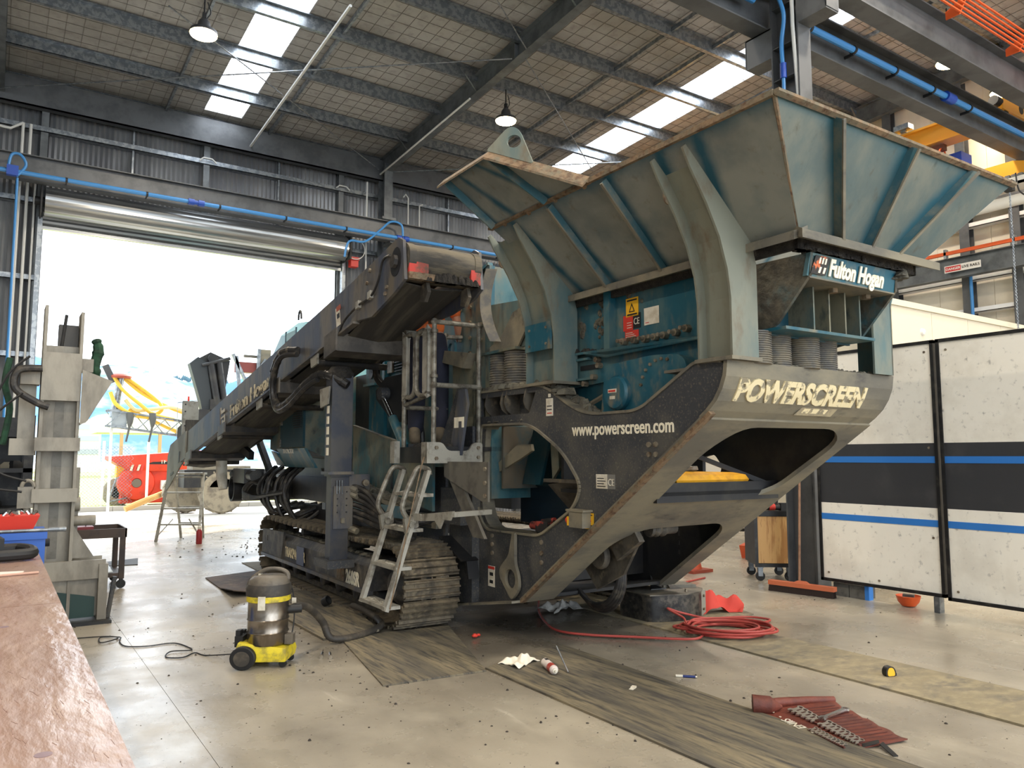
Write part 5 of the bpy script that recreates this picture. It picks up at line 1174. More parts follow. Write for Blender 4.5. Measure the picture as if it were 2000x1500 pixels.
mat_thing('floor_mat', [(2.34,5.12),(3.14,5.04),(3.66,6.55),(2.62,6.65)], .012, m_mat, 'square black stained mat in front of the near crawler track')
mat_thing('floor_mat', [(2.47,6.66),(2.98,6.62),(3.5,9.2),(2.47,9.1)], .02, m_mat, 'dark mat lying under the near crawler beside the vacuum hose', curl=lambda a, b: .03*max(0, a-.6)*max(0,.5-b)*4)
mat_thing('floor_mat', [(2.33,9.2),(3.0,9.25),(3.5,11.3),(2.40,10.9)], .012, m_matb, 'brown rusty sheet with a curled edge behind the vacuum cleaner', curl=lambda a, b: .10*max(0,.45-b)*max(0,.6-a)*3)
mat_thing('floor_mat', [(3.15,10.9),(3.6,10.9),(3.7,12.1),(3.19,12.14)], .01, m_mat2, 'thin grey sheet at the far end of the near crawler track')
mat_thing('floor_mat', [(5.84,5.15),(6.52,5.30),(6.60,5.62),(5.85,5.60)], .012, m_mat2, 'small dusty board below the red cloth')

# scattered dirt crumbs
rnd = random.Random(9); db = MB()
def crumb(mb, x, y, r):
    a0 = rnd.uniform(0, 6); h = r*rnd.uniform(.4, .9)
    b0 = [(x+r*rnd.uniform(.6,1.2)*math.cos(a0+k*2*PI/5), y+r*rnd.uniform(.6,1.2)*math.sin(a0+k*2*PI/5), .0005) for k in range(5)]
    mb.loft([b0, [(x+(p[0]-x)*.5, y+(p[1]-y)*.5, h) for p in b0]])
for k in range(900):
    q = rnd.random()
    if q < .35: x, y = rnd.gauss(2.2,.9), rnd.gauss(6.6,1.6)
    elif q < .55: x, y = rnd.uniform(2.2,5.2), rnd.uniform(2.2,6.2)
    elif q < .75: x, y = rnd.gauss(3.9,.5), rnd.gauss(13.8,1.1)
    else: x, y = rnd.uniform(.6,8), rnd.uniform(1.5,10)
    crumb(db, x, y, rnd.choice((.003,.004,.005,.008,.012)) * (1.8 if q > .55 and q < .75 else 1))
tag(obj('floor_debris', db, M('dirt_crumb', (52,46,40), .9)), 'dark crumbs of dirt scattered over the concrete floor', 'debris', kind='stuff')

# ---- vacuum cleaner
m_vy = M('vacuum_yellow', (222,200,44), .45, 0, dirt=(150,136,60), amt=.36, scale=9)
m_vg = M('vacuum_grey', (104,96,84), .55, 0, dirt=(74,68,60), amt=.45, scale=5)
m_vd = M('vacuum_dark', (56,52,47), .6, 0, dirt=(90,82,70), amt=.35, scale=6)
m_drum = M('drum_steel', (168,160,150), .25, .9, dirt=(120,110,98), amt=.5, scale=3, stretch=(1,1,.4))
vc = thing('vacuum_cleaner', 'workshop vacuum cleaner with steel drum, yellow base and black wheels', 'vacuum cleaner', (1.84,6.18,0), math.radians(-34)); vc.scale = (.90,.90,.81)
obj('drum', MB().lathe([(.165,.20),(.172,.215),(.172,.30),(.178,.312),(.172,.324),(.172,.42),(.178,.432),(.172,.444),(.172,.60),(.176,.61)], n=30), m_drum, vc)
obj('base', MB().loft([[(-.20,-.17,.06),(.20,-.15,.06),(.20,.15,.06),(-.20,.17,.06)],[(-.22,-.18,.16),(.21,-.16,.12),(.21,.16,.12),(-.22,.18,.16)],[(-.20,-.16,.235),(-.02,-.17,.19),(.20,-.14,.175),(.20,.14,.175),(-.02,.17,.19),(-.20,.16,.235)][:1]+[(.20,-.14,.18),(.20,.14,.18),(-.20,.16,.235)]]), m_vy, vc)
obj('collar', MB().lathe([(.178,.60),(.186,.605),(.186,.655),(.178,.66)], n=30), m_vy, vc)
obj('motor_head', MB().loft([[(.19*math.cos(a),.185*math.sin(a),.655) for a in [2*PI*i/28 for i in range(28)]],[(.192*math.cos(a),.185*math.sin(a),.72) for a in [2*PI*i/28 for i in range(28)]],[(.18*math.cos(a)+.005,.17*math.sin(a),.76) for a in [2*PI*i/28 for i in range(28)]]]), m_vd, vc)
obj('motor_top', MB().loft([[(.175*math.cos(a),.165*math.sin(a),.755) for a in [2*PI*i/28 for i in range(28)]],[(.17*math.cos(a)+.005,.155*math.sin(a),.80) for a in [2*PI*i/28 for i in range(28)]],[(.14*math.cos(a)+.015,.12*math.sin(a),.835) for a in [2*PI*i/28 for i in range(28)]],[(.08*math.cos(a)+.02,.07*math.sin(a),.845) for a in [2*PI*i/28 for i in range(28)]]]), m_vg, vc)
obj('handle', MB().tube(bez([(-.185,0,.70),(-.15,0,.80),(-.04,0,.885),(.08,0,.895),(.155,0,.86),(.165,0,.80)],8), [.02]*41, 10), m_vg, vc)
for k in range(4): obj('switch', MB().box((-.165+.026*k,-.03,.79+.016*k),(-.145+.026*k,.03,.806+.016*k)), m_decw if k % 2 else m_black, vc)
obj('latch', MB().box((-.03,-.195,.54),(.03,-.18,.665)), m_decw, vc)
for s_ in (-1, 1):
    w_ = obj('wheel', MB().lathe([(.10,-.025),(.107,-.02),(.107,.02),(.10,.025)], (-.14, s_*.20, .107), 24, 'y'), m_black, vc)
    obj('hub_cap', MB().lathe([(.07,0),(.06,.008),(.0,.01)], (-.14, s_*.226 - (.0 if s_ > 0 else .01), .107), 18, 'y'), m_vd, w_)
for s_ in (-1, 1): obj('caster', MB().lathe([(.032,-.012),(.036,0),(.032,.012)], (.17, s_*.11, .036), 14, 'y').box((.15,s_*.11-.016,.03),(.19,s_*.11+.016,.07)), m_black, vc)
obj('accessory_rack', MB().box((-.25,-.10,.18),(-.18,.10,.28)).box((-.25,-.08,.28),(-.21,-.02,.33)).box((-.25,.02,.28),(-.21,.08,.31)), m_black, vc)
obj('hose_socket', MB().cyl((.15,.05,.50),(.26,.10,.50),.04,n=14), m_black, vc)
obj('side_plug', MB().box((.165,-.06,.2),(.235,.02,.29)), m_vg, vc)
def to_local(root, pts):
    mi = (Matrix.Translation(root.location) @ Matrix.Rotation(root.rotation_euler.z, 4, 'Z') @ Matrix.Diagonal((*root.scale, 1))).inverted()
    return [mi @ Vector(p) for p in pts]
hz = bez([(2.05,6.20,.41),(2.22,6.36,.36),(2.40,6.50,.20),(2.47,6.50,.06),(2.62,6.50,.035),(2.86,6.60,.035),(3.05,6.74,.05),(3.12,6.98,.06),(3.10,7.25,.10),(3.06,7.45,.12)], 12)
hz = to_local(vc, hz); obj('suction_hose', MB().tube(hz, [.034 + (.003 if i % 2 else 0) for i in range(len(hz))], 12), m_vd, vc)
obj('power_cord', MB().tube(to_local(vc, bez([(1.66,6.42,.05),(1.50,6.68,.007),(1.44,6.82,.007),(1.33,6.72,.007),(1.22,6.80,.007),(1.28,6.95,.012),(1.42,6.90,.014),(1.44,7.02,.007),(1.36,7.27,.007),(1.15,7.28,.007),(1.0,7.38,.007),(.98,7.6,.01),(1.0,7.75,.012),(.86,7.84,.01),(.84,7.6,.014),(.98,7.70,.016),(.9,7.86,.01),(.62,7.95,.007)],9)), .006, 6), m_black, vc)
obj('tool_cord', MB().tube(to_local(vc, bez([(1.95,6.35,.66),(2.10,6.42,.52),(2.12,6.40,.3),(2.08,6.35,.14),(2.0,6.25,.10)],8)), .006, 6), m_black, vc)
obj('cord_tag', MB().box((-.02,0,-.03),(.02,.002,.03)), m_decw, vc).location = to_local(vc, [(2.115,6.40,.42)])[0]

# ---- small things on the floor
def pin(label, p, a, group=None):
    t = thing('hinge_pin', label, 'pin', (p[0], p[1], .012), a, group)
    obj('pin_rod', MB().cyl((-.06,0,0),(.06,0,0),.011,n=12), m_chrome, t); obj('pin_head', MB().cyl((.06,0,0),(.085,0,0),.017,n=6), m_bolt, t)
pin('chrome pin with bolt head lying beside the vacuum, left one of the pair', (2.28,6.17), -2.0); pin('chrome pin with bolt head lying beside the vacuum, right one of the pair', (2.33,6.12), -1.9)
t = thing('plastic_cap', 'black round cap lying behind the vacuum hose on the dark mat', 'cap', (2.98,8.05,.02), .6)
obj('cap_cup', MB().lathe([(.035,0),(.045,.0),(.05,.07),(.045,.07),(.035,.012)], n=18), m_black, t)
t.rotation_euler = (1.1,0,.6); t.location.z = .062
def cloth(name, label, cat, loc, w, d, h, mat, seed, rz_=0, fold=3.0):
    rnd_ = random.Random(seed); n = 22; mb = MB(); ph = [rnd_.uniform(0,6) for _ in range(8)]; idx = []
    for s_ in (0,1):
        for j in range(n+1):
            row = []
            for i in range(n+1):
                a, b_ = i/n*2-1, j/n*2-1
                e = max(0, 1-(abs(a)**3+abs(b_)**3)*.5) if True else 1
                zz = h*e*(.42+.24*math.sin(fold*a*1.5+ph[0]+1.6*b_)+.22*math.sin(fold*b_*1.4+ph[1]-1.3*a)+.14*math.sin(5*a+4*b_+ph[2])+.10*math.sin(11*a-7*b_+ph[5])+.07*math.sin(9*b_+6*a+ph[6]))
                x = a*w/2*(1+.15*math.sin(3*b_+ph[3])); y = b_*d/2*(1+.2*math.sin(2.5*a+ph[4]))
                row.append(mb.pt((x, y, max(.002, zz) + (.004 if s_ else 0))))
            idx.append(row)
    m1 = n+1
    for s_ in (0,1):
        for j in range(n):
            for i in range(n): r0 = idx[s_*m1+j]; r1 = idx[s_*m1+j+1]; mb.f.append([r0[i], r0[i+1], r1[i+1], r1[i]])
    for i in range(n):
        for j in (0,n):
            mb.f.append([idx[j][i], idx[j][i+1], idx[m1+j][i+1], idx[m1+j][i]]); mb.f.append([idx[i][j], idx[i+1][j], idx[m1+i+1][j], idx[m1+i][j]])
    return single(name, mb, mat, label, cat, loc, rz_)
cloth('rag', 'crumpled white rag lying on the floor beside the spray can', 'rag', (3.46,5.06,.014), .26, .18, .075, M('rag_white', (232,224,206), .9), 3, .3)
cloth('rag', 'grey white rag in the shadow under the bow plate', 'rag', (5.0,6.55,.014), .40, .22, .12, M('rag_grey', (176,174,168), .9, 0, dirt=(110,110,108), amt=.45, scale=6), 5, .1)
cloth('red_cloth', 'crumpled red orange cloth lying right of the dark pulley guard', 'cloth', (6.28,5.68,.014), .60, .40, .26, M('cloth_red', (204,70,58), .85), 11, -.5, 3.4)
t = thing('spray_can', 'white spray can lying on the mat with its nozzle end towards the front', 'can', (3.52,4.75,.047), math.radians(-109))
obj('can_body', MB().lathe([(.0,-.125),(.028,-.125),(.033,-.118),(.033,.10),(.026,.115),(.020,.120)], (0,0,0), 20, 'x'), M('can_white', (222,212,206), .35, 0, dirt=(206,190,184), amt=.4, scale=10), t)
obj('can_band', MB().lathe([(.0335,.02),(.0335,.09)], (0,0,0), 20, 'x'), M('can_red', (170,70,60), .4), t)
obj('can_nozzle', MB().lathe([(.019,.118),(.019,.13),(.008,.132),(.008,.15)], (0,0,0), 14, 'x'), m_decw, t)
obj('can_print', MB().box((-.10,-.012,.032),(-.06,.012,.0345)), m_deck, t)
single('steel_rod', MB().cyl((0,0,.008),(.02,.17,.16),.006,n=8), m_galv, 'thin steel rod leaning against the white spray can', 'rod', (3.60,4.63,.012))
t = thing('marker_pen', 'blue and white marker pen lying on bare concrete between the two mats', 'pen', (4.27,4.10,.009), math.radians(-47))
obj('pen_barrel', MB().cyl((-.02,0,0),(.07,0,0),.009,n=12), M('pen_blue', (36,52,110), .4), t)
obj('pen_cap', MB().lathe([(.0095,-.07),(.0098,-.02)], (0,0,0), 12, 'x'), m_decw, t); obj('pen_end', MB().cyl((.07,0,0),(.082,0,0),.008,n=12), m_decw, t)
t = thing('tape_measure', 'black and yellow tape measure standing on the dusty mat at right', 'tape measure', (5.50,3.27,.014), math.radians(-20))
obj('tape_case', MB().add_mesh(curve_mesh([rounded([(-.04,0),(.042,0),(.042,.035),(.02,.07),(-.025,.07),(-.045,.04)], .02, 4)], .045), Matrix(((1,0,0,0),(0,0,1,0),(0,1,0,0),(0,0,0,1)))), M('tape_black', (30,28,24), .5), t)
obj('tape_band', MB().add_mesh(curve_mesh([rounded([(-.03,.004),(.03,.004),(.03,.03),(.015,.062),(-.018,.062),(-.032,.035)], .02, 4)], .05), Matrix(((1,0,0,0),(0,0,1,0),(0,1,0,0),(0,0,0,1)))), m_decy, t)
obj('tape_hook', MB().box((.042,-.012,0),(.055,.012,.02)), m_black, t)
for k, (x, y, r) in enumerate(((3.86,4.12,.01),(4.18,4.17,.012))):
    pass
single('red_scrap', MB().lathe([(.02,0),(.03,.01),(.012,.03)], (0,0,0), 7).lathe([(.015,0),(.02,.01),(.01,.02)], (.05,.02,0), 7), m_decr, 'small red scrap on the dark mat below the bow', 'scrap', (3.62,6.0,.012))
single('paper_scrap', MB().box((-.03,-.015,0),(.03,.015,.004)).box((-.01,-.02,.002),(.03,.01,.014)), m_decw, 'small crumpled paper scrap on the tan dust of the long mat', 'scrap', (3.73,4.08,.014), .5)

# ---- tool roll with spanners
m_roll2 = M('tool_roll_brown', (108,50,36), .6, 0, dirt=(86,40,30), amt=.45, scale=7, bump=.2)
RO = Vector((4.22,2.92,0)); 
tr = thing('tool_roll', 'unrolled brown vinyl tool roll full of spanners at lower right', 'tool roll', RO, 0)
# corners: A left-back (4.13,3.32) B right-back (4.66,3.17) C right-front(4.36,2.47) D front-left (3.88,2.62)
A_, B_, C_, D_ = [Vector((p[0],p[1],0))-RO for p in ((4.08,3.30),(4.62,3.14),(4.36,2.50),(3.88,2.62))]
def RP(s_, t_, z=0): p = A_.lerp(B_, s_).lerp(D_.lerp(C_, s_), t_); return Vector((p.x, p.y, z))   # s: from text edge to far edge, t: back to front
mb = MB(); rows = []
nn = 14
for sd in (0,1):
    for j in range(nn+1): rows.append([mb.pt(RP(i/nn, j/nn, (.008 if sd else .001) + .006*(1+math.sin(j*1.9))*(i/nn) + (.012 if j == 0 else 0))) for i in range(nn+1)])
for sd in (0,1):
    for j in range(nn):
        for i in range(nn): a, b_ = rows[sd*(nn+1)+j], rows[sd*(nn+1)+j+1]; mb.f.append([a[i],a[i+1],b_[i+1],b_[i]])
for i in range(nn):
    for j in (0,nn): a, b_ = rows[j], rows[nn+1+j]; mb.f.append([a[i],a[i+1],b_[i+1],b_[i]])
    for j in (0,nn): mb.f.append([rows[i][j],rows[i+1][j],rows[nn+2+i][j],rows[nn+1+i][j]])
obj('roll_sheet', mb, m_roll2, tr)
obj('rolled_end', MB().tube([RP(-.02,-.01,.03),RP(.3,-.02,.042),RP(.7,-.02,.034),RP(1.02,-.01,.024)], [.045,.03,.026,.022], 12), m_roll2, tr)
obj('curled_flap', MB().tube([RP(-.06,-.02,.05),RP(.10,.05,.05),RP(.25,.06,.035)], [.06,.055,.01], 12), m_roll2, tr)
for k in range(14):
    t_ = .10+.064*k
    obj('pocket_seam', MB().bar(RP(.40,t_,.018),RP(.93,t_+.01,.018),.003,.004), M('seam_dark', (84,40,32), .7), tr)
for q, (s0, t0, t1) in enumerate(((.34,.08,.98),(.12,.55,.98))):
    obj('pocket_edge', MB().bar(RP(s0,t0,.014),RP(s0,t1,.02),.012,.008), M('seam_dark', (84,40,32)), tr)
obj('print', MB().add_mesh(text_mesh('ENIIS', .085, .0, .002, squeeze=.9), frame(RP(.14,.52,.018), RP(.12,.18)-RP(.14,.52), (RP(.14,.2)-RP(.34,.2)))), m_decw, tr)
for (s_, t_) in ((.08,.22),(.10,.62),(.1,.1)): obj('eyelet', MB().tube([RP(s_,t_,.018)+Vector((.006*math.cos(a),.006*math.sin(a),0)) for a in [2*PI*i/10 for i in range(10)]], .002, 5, closed=True), m_decw, tr)
obj('tie_strap', MB().prism([RP(.35,1.0,.012),RP(.55,1.03,.03),RP(.60,.98,.03),RP(.40,.95,.012)], (0,0,.004)).hexa([RP(.55,1.03,.02),RP(.52,1.20,.003),RP(.58,1.21,.003),RP(.64,1.0,.02)],[RP(.55,1.03,.025),RP(.52,1.20,.007),RP(.58,1.21,.007),RP(.64,1.0,.025)]), m_black, tr)
ORD = ['first','second','third','fourth','fifth','sixth','seventh','eighth','ninth','tenth']
m_span = M('spanner_chrome', (205,203,198), .25, .95)
def spanner_mesh(L, w):
    o = [(0,-w*.28),(L,-w*.28)]
    jaw = [(0,0)]
    a = [( -w*.1,w*.28),(-w*.5,w*.62),(-w*1.25,w*.55),(-w*1.5,w*.28),(-w*.85,w*.22),(-w*.7,0),(-w*.85,-w*.22),(-w*1.5,-w*.30),(-w*1.2,-w*.6),(-w*.5,-w*.62),(-w*.1,-w*.28)]
    ring = [(L+w*.55+w*.62*math.cos(q), w*.62*math.sin(q)) for q in [-2.6+5.2*i/14 for i in range(15)]]
    lp = a + ring
    hole_ = [(L+w*.55+w*.36*math.cos(q), w*.36*math.sin(q)) for q in [2*PI*i/12 for i in range(12)]]
    return curve_mesh([lp, hole_], w*.3)
def spanner_thing(sz, p, ang, label, group=None, z=.022, tilt=0):
    me = spanner_mesh(sz*(5.2 if group is None else 1.3), sz*(1 if group is None else 1.25)); me.name = 'spanner'
    o = obj('spanner', me, m_span); o.location = RO + p + Vector((0,0,z)); o.rotation_euler = (tilt, 0, ang)
    return tag(o, label, 'spanner', group)
dirr = (RP(1,.5)-RP(0,.5)); angr = math.atan2(dirr.y, dirr.x)
spanner_thing(.040, RP(.52,.40), angr+.35, 'loose chrome spanner lying across the top of the brown tool roll', None, .034)
for k in range(5): spanner_thing(.030-.0015*k, RP(.36,.13+.065*k), angr+.25, '%s chrome spanner from the rolled end in the upper short pocket row' % ORD[k], 'large spanners near the rolled end', .024, .25)
for k in range(8): spanner_thing(.027-.001*k, RP(.37,.52+.058*k), angr+.25, '%s chrome spanner from the loose one in the middle pocket row' % ORD[k], 'spanners in the middle pocket row', .024, .25)
for k in range(9): spanner_thing(.0165-.0005*k, RP(.15,.58+.045*k), angr+.25, '%s small chrome spanner from the lettering in the front pocket row' % ORD[k], 'small spanners in the front pocket row', .022, .25)

# ---- red air hose, pulley guard
m_rhose = M('red_hose', (168,66,58), .5)
rnd = random.Random(21); pts = [(5.12,7.1,.25),(5.05,7.0,.10),(4.75,6.6,.02),(4.45,6.05,.02),(4.36,5.72,.022),(4.5,5.45,.022),(4.75,5.2,.022),(5.1,4.82,.03)]
for k in range(8):
    rx, ry = rnd.uniform(.28,.44), rnd.uniform(.20,.30); cx, cy = 5.62+rnd.uniform(-.06,.06), 4.86+rnd.uniform(-.05,.05)
    for j in range(9):
        a = -2.4 + 2*PI*j/9; ca, sa = math.cos(-.75), math.sin(-.75); x, y = rx*math.cos(a), ry*math.sin(a)
        pts.append((cx+x*ca-y*sa, cy+x*sa+y*ca, .024+.008*k+rnd.uniform(0,.01)))
pts += [(5.45,5.25,.10),(5.42,5.42,.16),(5.6,5.38,.10),(5.9,5.10,.03),(6.2,4.95,.02),(6.38,5.0,.02),(6.3,5.2,.02),(6.0,5.28,.03)]
single('air_hose', MB().tube([Vector(p)-Vector((5.6,4.9,0)) for p in bez(pts,6)], .011, 7), m_rhose, 'thin red air hose coiled on the dusty mat and trailing under the bow', 'hose', (5.6,4.9,0))
single('air_hose', MB().tube(bez([(0,0,.012),(.4,.1,.012),(.9,.5,.012),(1.6,.7,.012)],6), .011, 7), m_rhose, 'short run of red hose on the floor behind the dark pulley guard', 'hose', (6.3,6.5,0))
pg = thing('pulley_guard', 'round black pulley guard drum standing on the floor behind the red hose coil', 'guard', (5.78,5.78,.012), 0)
sh = [(.0,0)] 
gb_ = MB(); base = [(-.45,-.22),(-.10,-.36),(.12,-.34),(.27,-.22),(.32,-.02),(.24,.16),(.0,.26),(-.45,.26)]
gb_.prism([(p[0],p[1],0) for p in rounded(base,.08,3)], (0,0,.25)); obj('guard_shell', gb_, M('guard_black', (44,44,44), .5, .2, dirt=(92,86,76), amt=.5, scale=7, dirt2=(30,30,30), amt2=.4, scale2=16), pg)
obj('guard_top', MB().prism([(p[0]*1.02,p[1]*1.02,.25) for p in base], (0,0,.012)), M('guard_top', (110,104,92), .5, .2, dirt=(70,66,60), amt=.45, scale=6), pg)
obj('guard_flap', MB().prism([(-.05,.0,.262),(.25,-.16,.262),(.30,.05,.262),(.1,.2,.262)], (0,0,.03)), M('guard_top', (110,104,92)), pg)
obj('fan_blade', MB().prism([(-.14,.06,.26),(-.02,.0,.26),(-.12,.12,.38)], (.01,.01,0)), m_deck, pg); obj('fan_blade', MB().prism([(-.25,-.02,.26),(-.08,-.06,.26),(-.20,.04,.30)], (.01,.0,.01)), m_deck, pg); obj('fan_blade', MB().prism([(-.05,-.10,.262),(.08,-.14,.262),(-.02,-.02,.31)], (.01,.01,0)), m_deck, pg)
obj('strap_plate', MB().box((.22,-.24,.0),(.30,-.06,.25)), M('guard_edge', (150,146,132), .5, .3), pg)
for (x, y) in ((.24,-.05),(-.02,-.28)): obj('bolt', MB().bolt((x,y,.262),(0,0,1),.014,.03), m_bolt, pg)
for z in (.06,.19): obj('bolt', MB().bolt((.27,-.24,z),(.3,-1,0),.014,.012), m_bolt, pg)
bk = thing('wedge_block', 'black steel wedge block on the floor behind the pulley guard', 'block', (6.0,7.2,0))
obj('wedge', MB().prism([(-.5,0,0),(.6,0,0),(.6,0,.1),(-.2,0,.34),(-.5,0,.34)], (0,.3,0)), m_chasd, bk)
obj('wedge_plate', MB().box((.25,-.1,.10),(.75,.3,.13)), m_deck, bk)

# ---- right side: trolley, broom, screens, hard hat
m_blk = M('black_steel', (30,30,31), .45, .2, dirt=(60,58,54), amt=.3, scale=8)
m_ply = M('plywood', (204,160,100), .55, 0, dirt=(172,124,70), amt=.45, scale=2.2, stretch=(5,5,.55), dirt2=(150,106,62), amt2=.25, scale2=6, soft=.05)
AT = math.atan2(6.29-6.58, 8.52-8.22)
tl_ = thing('tool_trolley', 'black framed trolley with plywood side standing left of the steel column', 'trolley', (8.44,6.56,0), math.radians(-38))
# local x along the visible face (left to right), y away
obj('plywood_side', MB().box((-.16,-.0,.23),(.26,.015,.83)), m_ply, tl_)
fr = [MB().box((-.20,-.01,.18),(-.16,.03,.88)), MB().box((.26,-.01,.18),(.31,.03,.88)), MB().box((-.16,-.01,.18),(.26,.03,.225)), MB().box((-.16,-.01,.835),(.26,.03,.88))]
for q in fr: obj('frame_bar', q, m_blk, tl_)
obj('trolley_body', MB().box((-.19,.03,.2),(.30,.62,.87)), m_blk, tl_); obj('trolley_top', MB().box((-.21,-.01,.88),(.32,.64,.90)), m_blk, tl_)
for (x, y) in ((-.13,.05),(.24,.05),(-.13,.55),(.24,.55)):
    c_ = obj('caster', MB().lathe([(.055,-.02),(.06,-.015),(.06,.015),(.055,.02)], (x,y,.06), 16, 'y'), m_black, tl_); obj('caster_fork', MB().box((x-.03,y-.03,.06),(x+.03,y-.022,.18)).box((x-.03,y+.022,.06),(x+.03,y+.03,.18)).box((x-.04,y-.04,.17),(x+.04,y+.04,.185)), m_galv, c_)
t = thing('cordless_grinder', 'black and red power tool lying on top of the plywood trolley', 'power tool', (8.60,6.58,.90), math.radians(-30))
obj('tool_body', MB().cyl((-.16,0,.045),(.10,0,.045),.04,n=12).box((.05,-.05,0),(.18,.05,.10)), m_black, t); obj('tool_band', MB().cyl((-.10,0,.045),(-.02,0,.045),.043,n=12), m_decr, t); obj('tool_handle', MB().bar((.0,.0,.08),(.04,.02,.28),.035,.03), m_black, t)
t = thing('push_broom', 'wide push broom with orange head leaning against the column', 'broom', (7.95,5.76,0), math.radians(-80))
obj('broom_head', MB().box((-.40,-.045,.075),(.40,.045,.125)), M('broom_orange', (206,112,74), .6), t)
bb = MB(); rnd = random.Random(4)
for i in range(60):
    for j in range(6):
        x = -.39+.78*i/59; y = -.04+.08*j/5; bb.hexa([(x-.006,y-.006,.0),(x+.006,y-.006,.0),(x,y+.008,.0)],[(x*.985-.005,y*.9-.005,.08),(x*.985+.005,y*.9-.005,.08),(x*.985,y*.9+.006,.08)])
obj('bristles', bb, M('bristle_brown', (52,38,32), .9), t)['kind'] = 'stuff'
obj('broom_socket', MB().prism([(-.10,-.03,.125),(.10,-.03,.125),(.05,-.02,.15),(-.05,-.02,.15)], (0,.05,0)), M('broom_orange', (206,112,74)), t)
hd = to_local(t, [(7.97,5.80,.13),(8.24,5.94,1.50)]); obj('broom_stick', MB().cyl(hd[0], hd[1], .014, n=10), M('broom_wood', (150,112,84), .5, dirt=(120,86,62), amt=.4, scale=8), t)
m_scr = M('screen_white', (243,238,225), .5, 0, dirt=(230,224,210), amt=.35, scale=2, dirt2=(150,146,138), amt2=.14, scale2=14)
m_scrk = M('screen_charcoal', (52,53,56), .55, 0, dirt=(66,66,68), amt=.3, scale=2)
m_tape = M('tape_blue', (48,120,200), .5)
def screen(label, y0, y1, z0, z1, x=8.20):
    L = y1-y0
    r = thing('welding_screen', label, 'screen', (x,(y0+y1)/2,z0))
    H = z1-z0; h = L/2; Z = lambda z: z-z0
    obj('panel_upper', MB().box((-.0,-h+.03,Z(1.75)),(.03,h-.03,H-.03)), m_scr, r)
    obj('panel_band', MB().box((-.0,-h+.03,Z(1.07)),(.03,h-.03,Z(1.75))), m_scrk, r, )
    obj('panel_lower', MB().box((-.0,-h+.03,.03),(.03,h-.03,Z(1.07))), m_scr, r)
    for (a, b_) in ((1.54,1.61),(.875,.945)): obj('blue_tape', MB().box((-.004,-h+.0,Z(a)),(.0,h-.0,Z(b_))), m_tape, r)
    for a, b_ in (((-.015,-h,0),(.035,-h+.035,H)),((-.015,h-.035,0),(.035,h,H)),((-.015,-h,0),(.035,h,.035)),((-.015,-h,H-.035),(.035,h,H))): obj('frame_bar', MB().box(a,b_), m_blk, r)
    for (yy,zz) in ((h-.1,H-.12),(-h+.1,H-.12),(-h+.1,.6),(h-.1,.1),(0,.08),(-h+.1,Z(1.7))): obj('screw', MB().bolt((0,yy,zz),(-1,0,0),.013,.006,10), m_bolt, r)
    for (yy) in (-h+.08,): obj('foot', MB().box((-.04,yy-.03,-z0),(.05,yy+.03,0)), m_galv, r)
    return r
screen('white, charcoal and blue taped screen next to the column, left of the two', 4.22, 5.66, .16, 2.84)
screen('white, charcoal and blue taped screen cut by the right picture edge', 2.2, 4.19, .14, 2.84, 8.19)
t = thing('hard_hat', 'orange hard hat lying upside down with gloves under the left screen', 'helmet', (8.27,4.66,0), .4)
obj('hat_shell', MB().lathe([(.02,0),(.07,.008),(.105,.05),(.125,.115),(.122,.115),(.10,.055),(.06,.02)], n=24).prism([(-.12,-.05,.11),(-.19,-.03,.118),(-.19,.03,.118),(-.12,.05,.11)], (0,0,.006)), M('hat_orange', (222,92,40), .4), t)
obj('hat_liner', MB().box((-.06,-.06,.09),(.02,.05,.13)).box((.0,-.03,.09),(.07,.04,.12)), M('liner_grey', (90,86,80), .8), t)
bx = thing('concrete_block', 'grey blocks with blue strap under the left screen beside the column', 'block', (8.3,5.32,0))
for k in range(2): obj('block', MB().box((-.08,-.19+.2*k,0),(.12,-.0+.2*k,.15)), M('block_grey', (96,94,88), .8, dirt=(70,68,64), amt=.45, scale=8), bx)
obj('strap', MB().box((-.085,-.24,0),(.0,-.19,.16)), m_tape, bx)
pl_ = thing('wood_pallet', 'dark timber bearer under the right screen at the picture edge', 'timber', (8.35,3.1,0)); obj('bearer', MB().box((-.1,-.2,0),(.3,.25,.12)), M('timber', (112,82,58), .8), pl_); obj('bearer', MB().box((-.08,-.9,0),(.3,-.5,.1)), M('timber', (112,82,58)), pl_)
# beige cold-room box behind
rmx = thing('panel_room', 'beige insulated panel room standing behind the white screens', 'cabin', (11.4,6.5,0))
m_beige = M('beige_panel', (214,204,182), .6)
for k in range(4): obj('wall_panel', MB().box((-1.72+1.0*k+.003,-1.0,0),(-.72+1.0*k-.003,-.92,3.62)), m_beige, rmx)
obj('wall_panel', MB().box((-1.78,-.95,0),(-1.70,.9,3.62)), m_beige, rmx); obj('roof_cap', MB().box((-1.80,-1.03,3.60),(2.4,.95,3.68)), m_beige, rmx)
for (x, z) in ((-.98,3.30),(.18,3.30),(1.3,3.3)): obj('panel_button', MB().lathe([(.055,0),(.04,-.03),(0,-.045)], (x,-1.0,z), 14, 'y'), m_white, rmx)
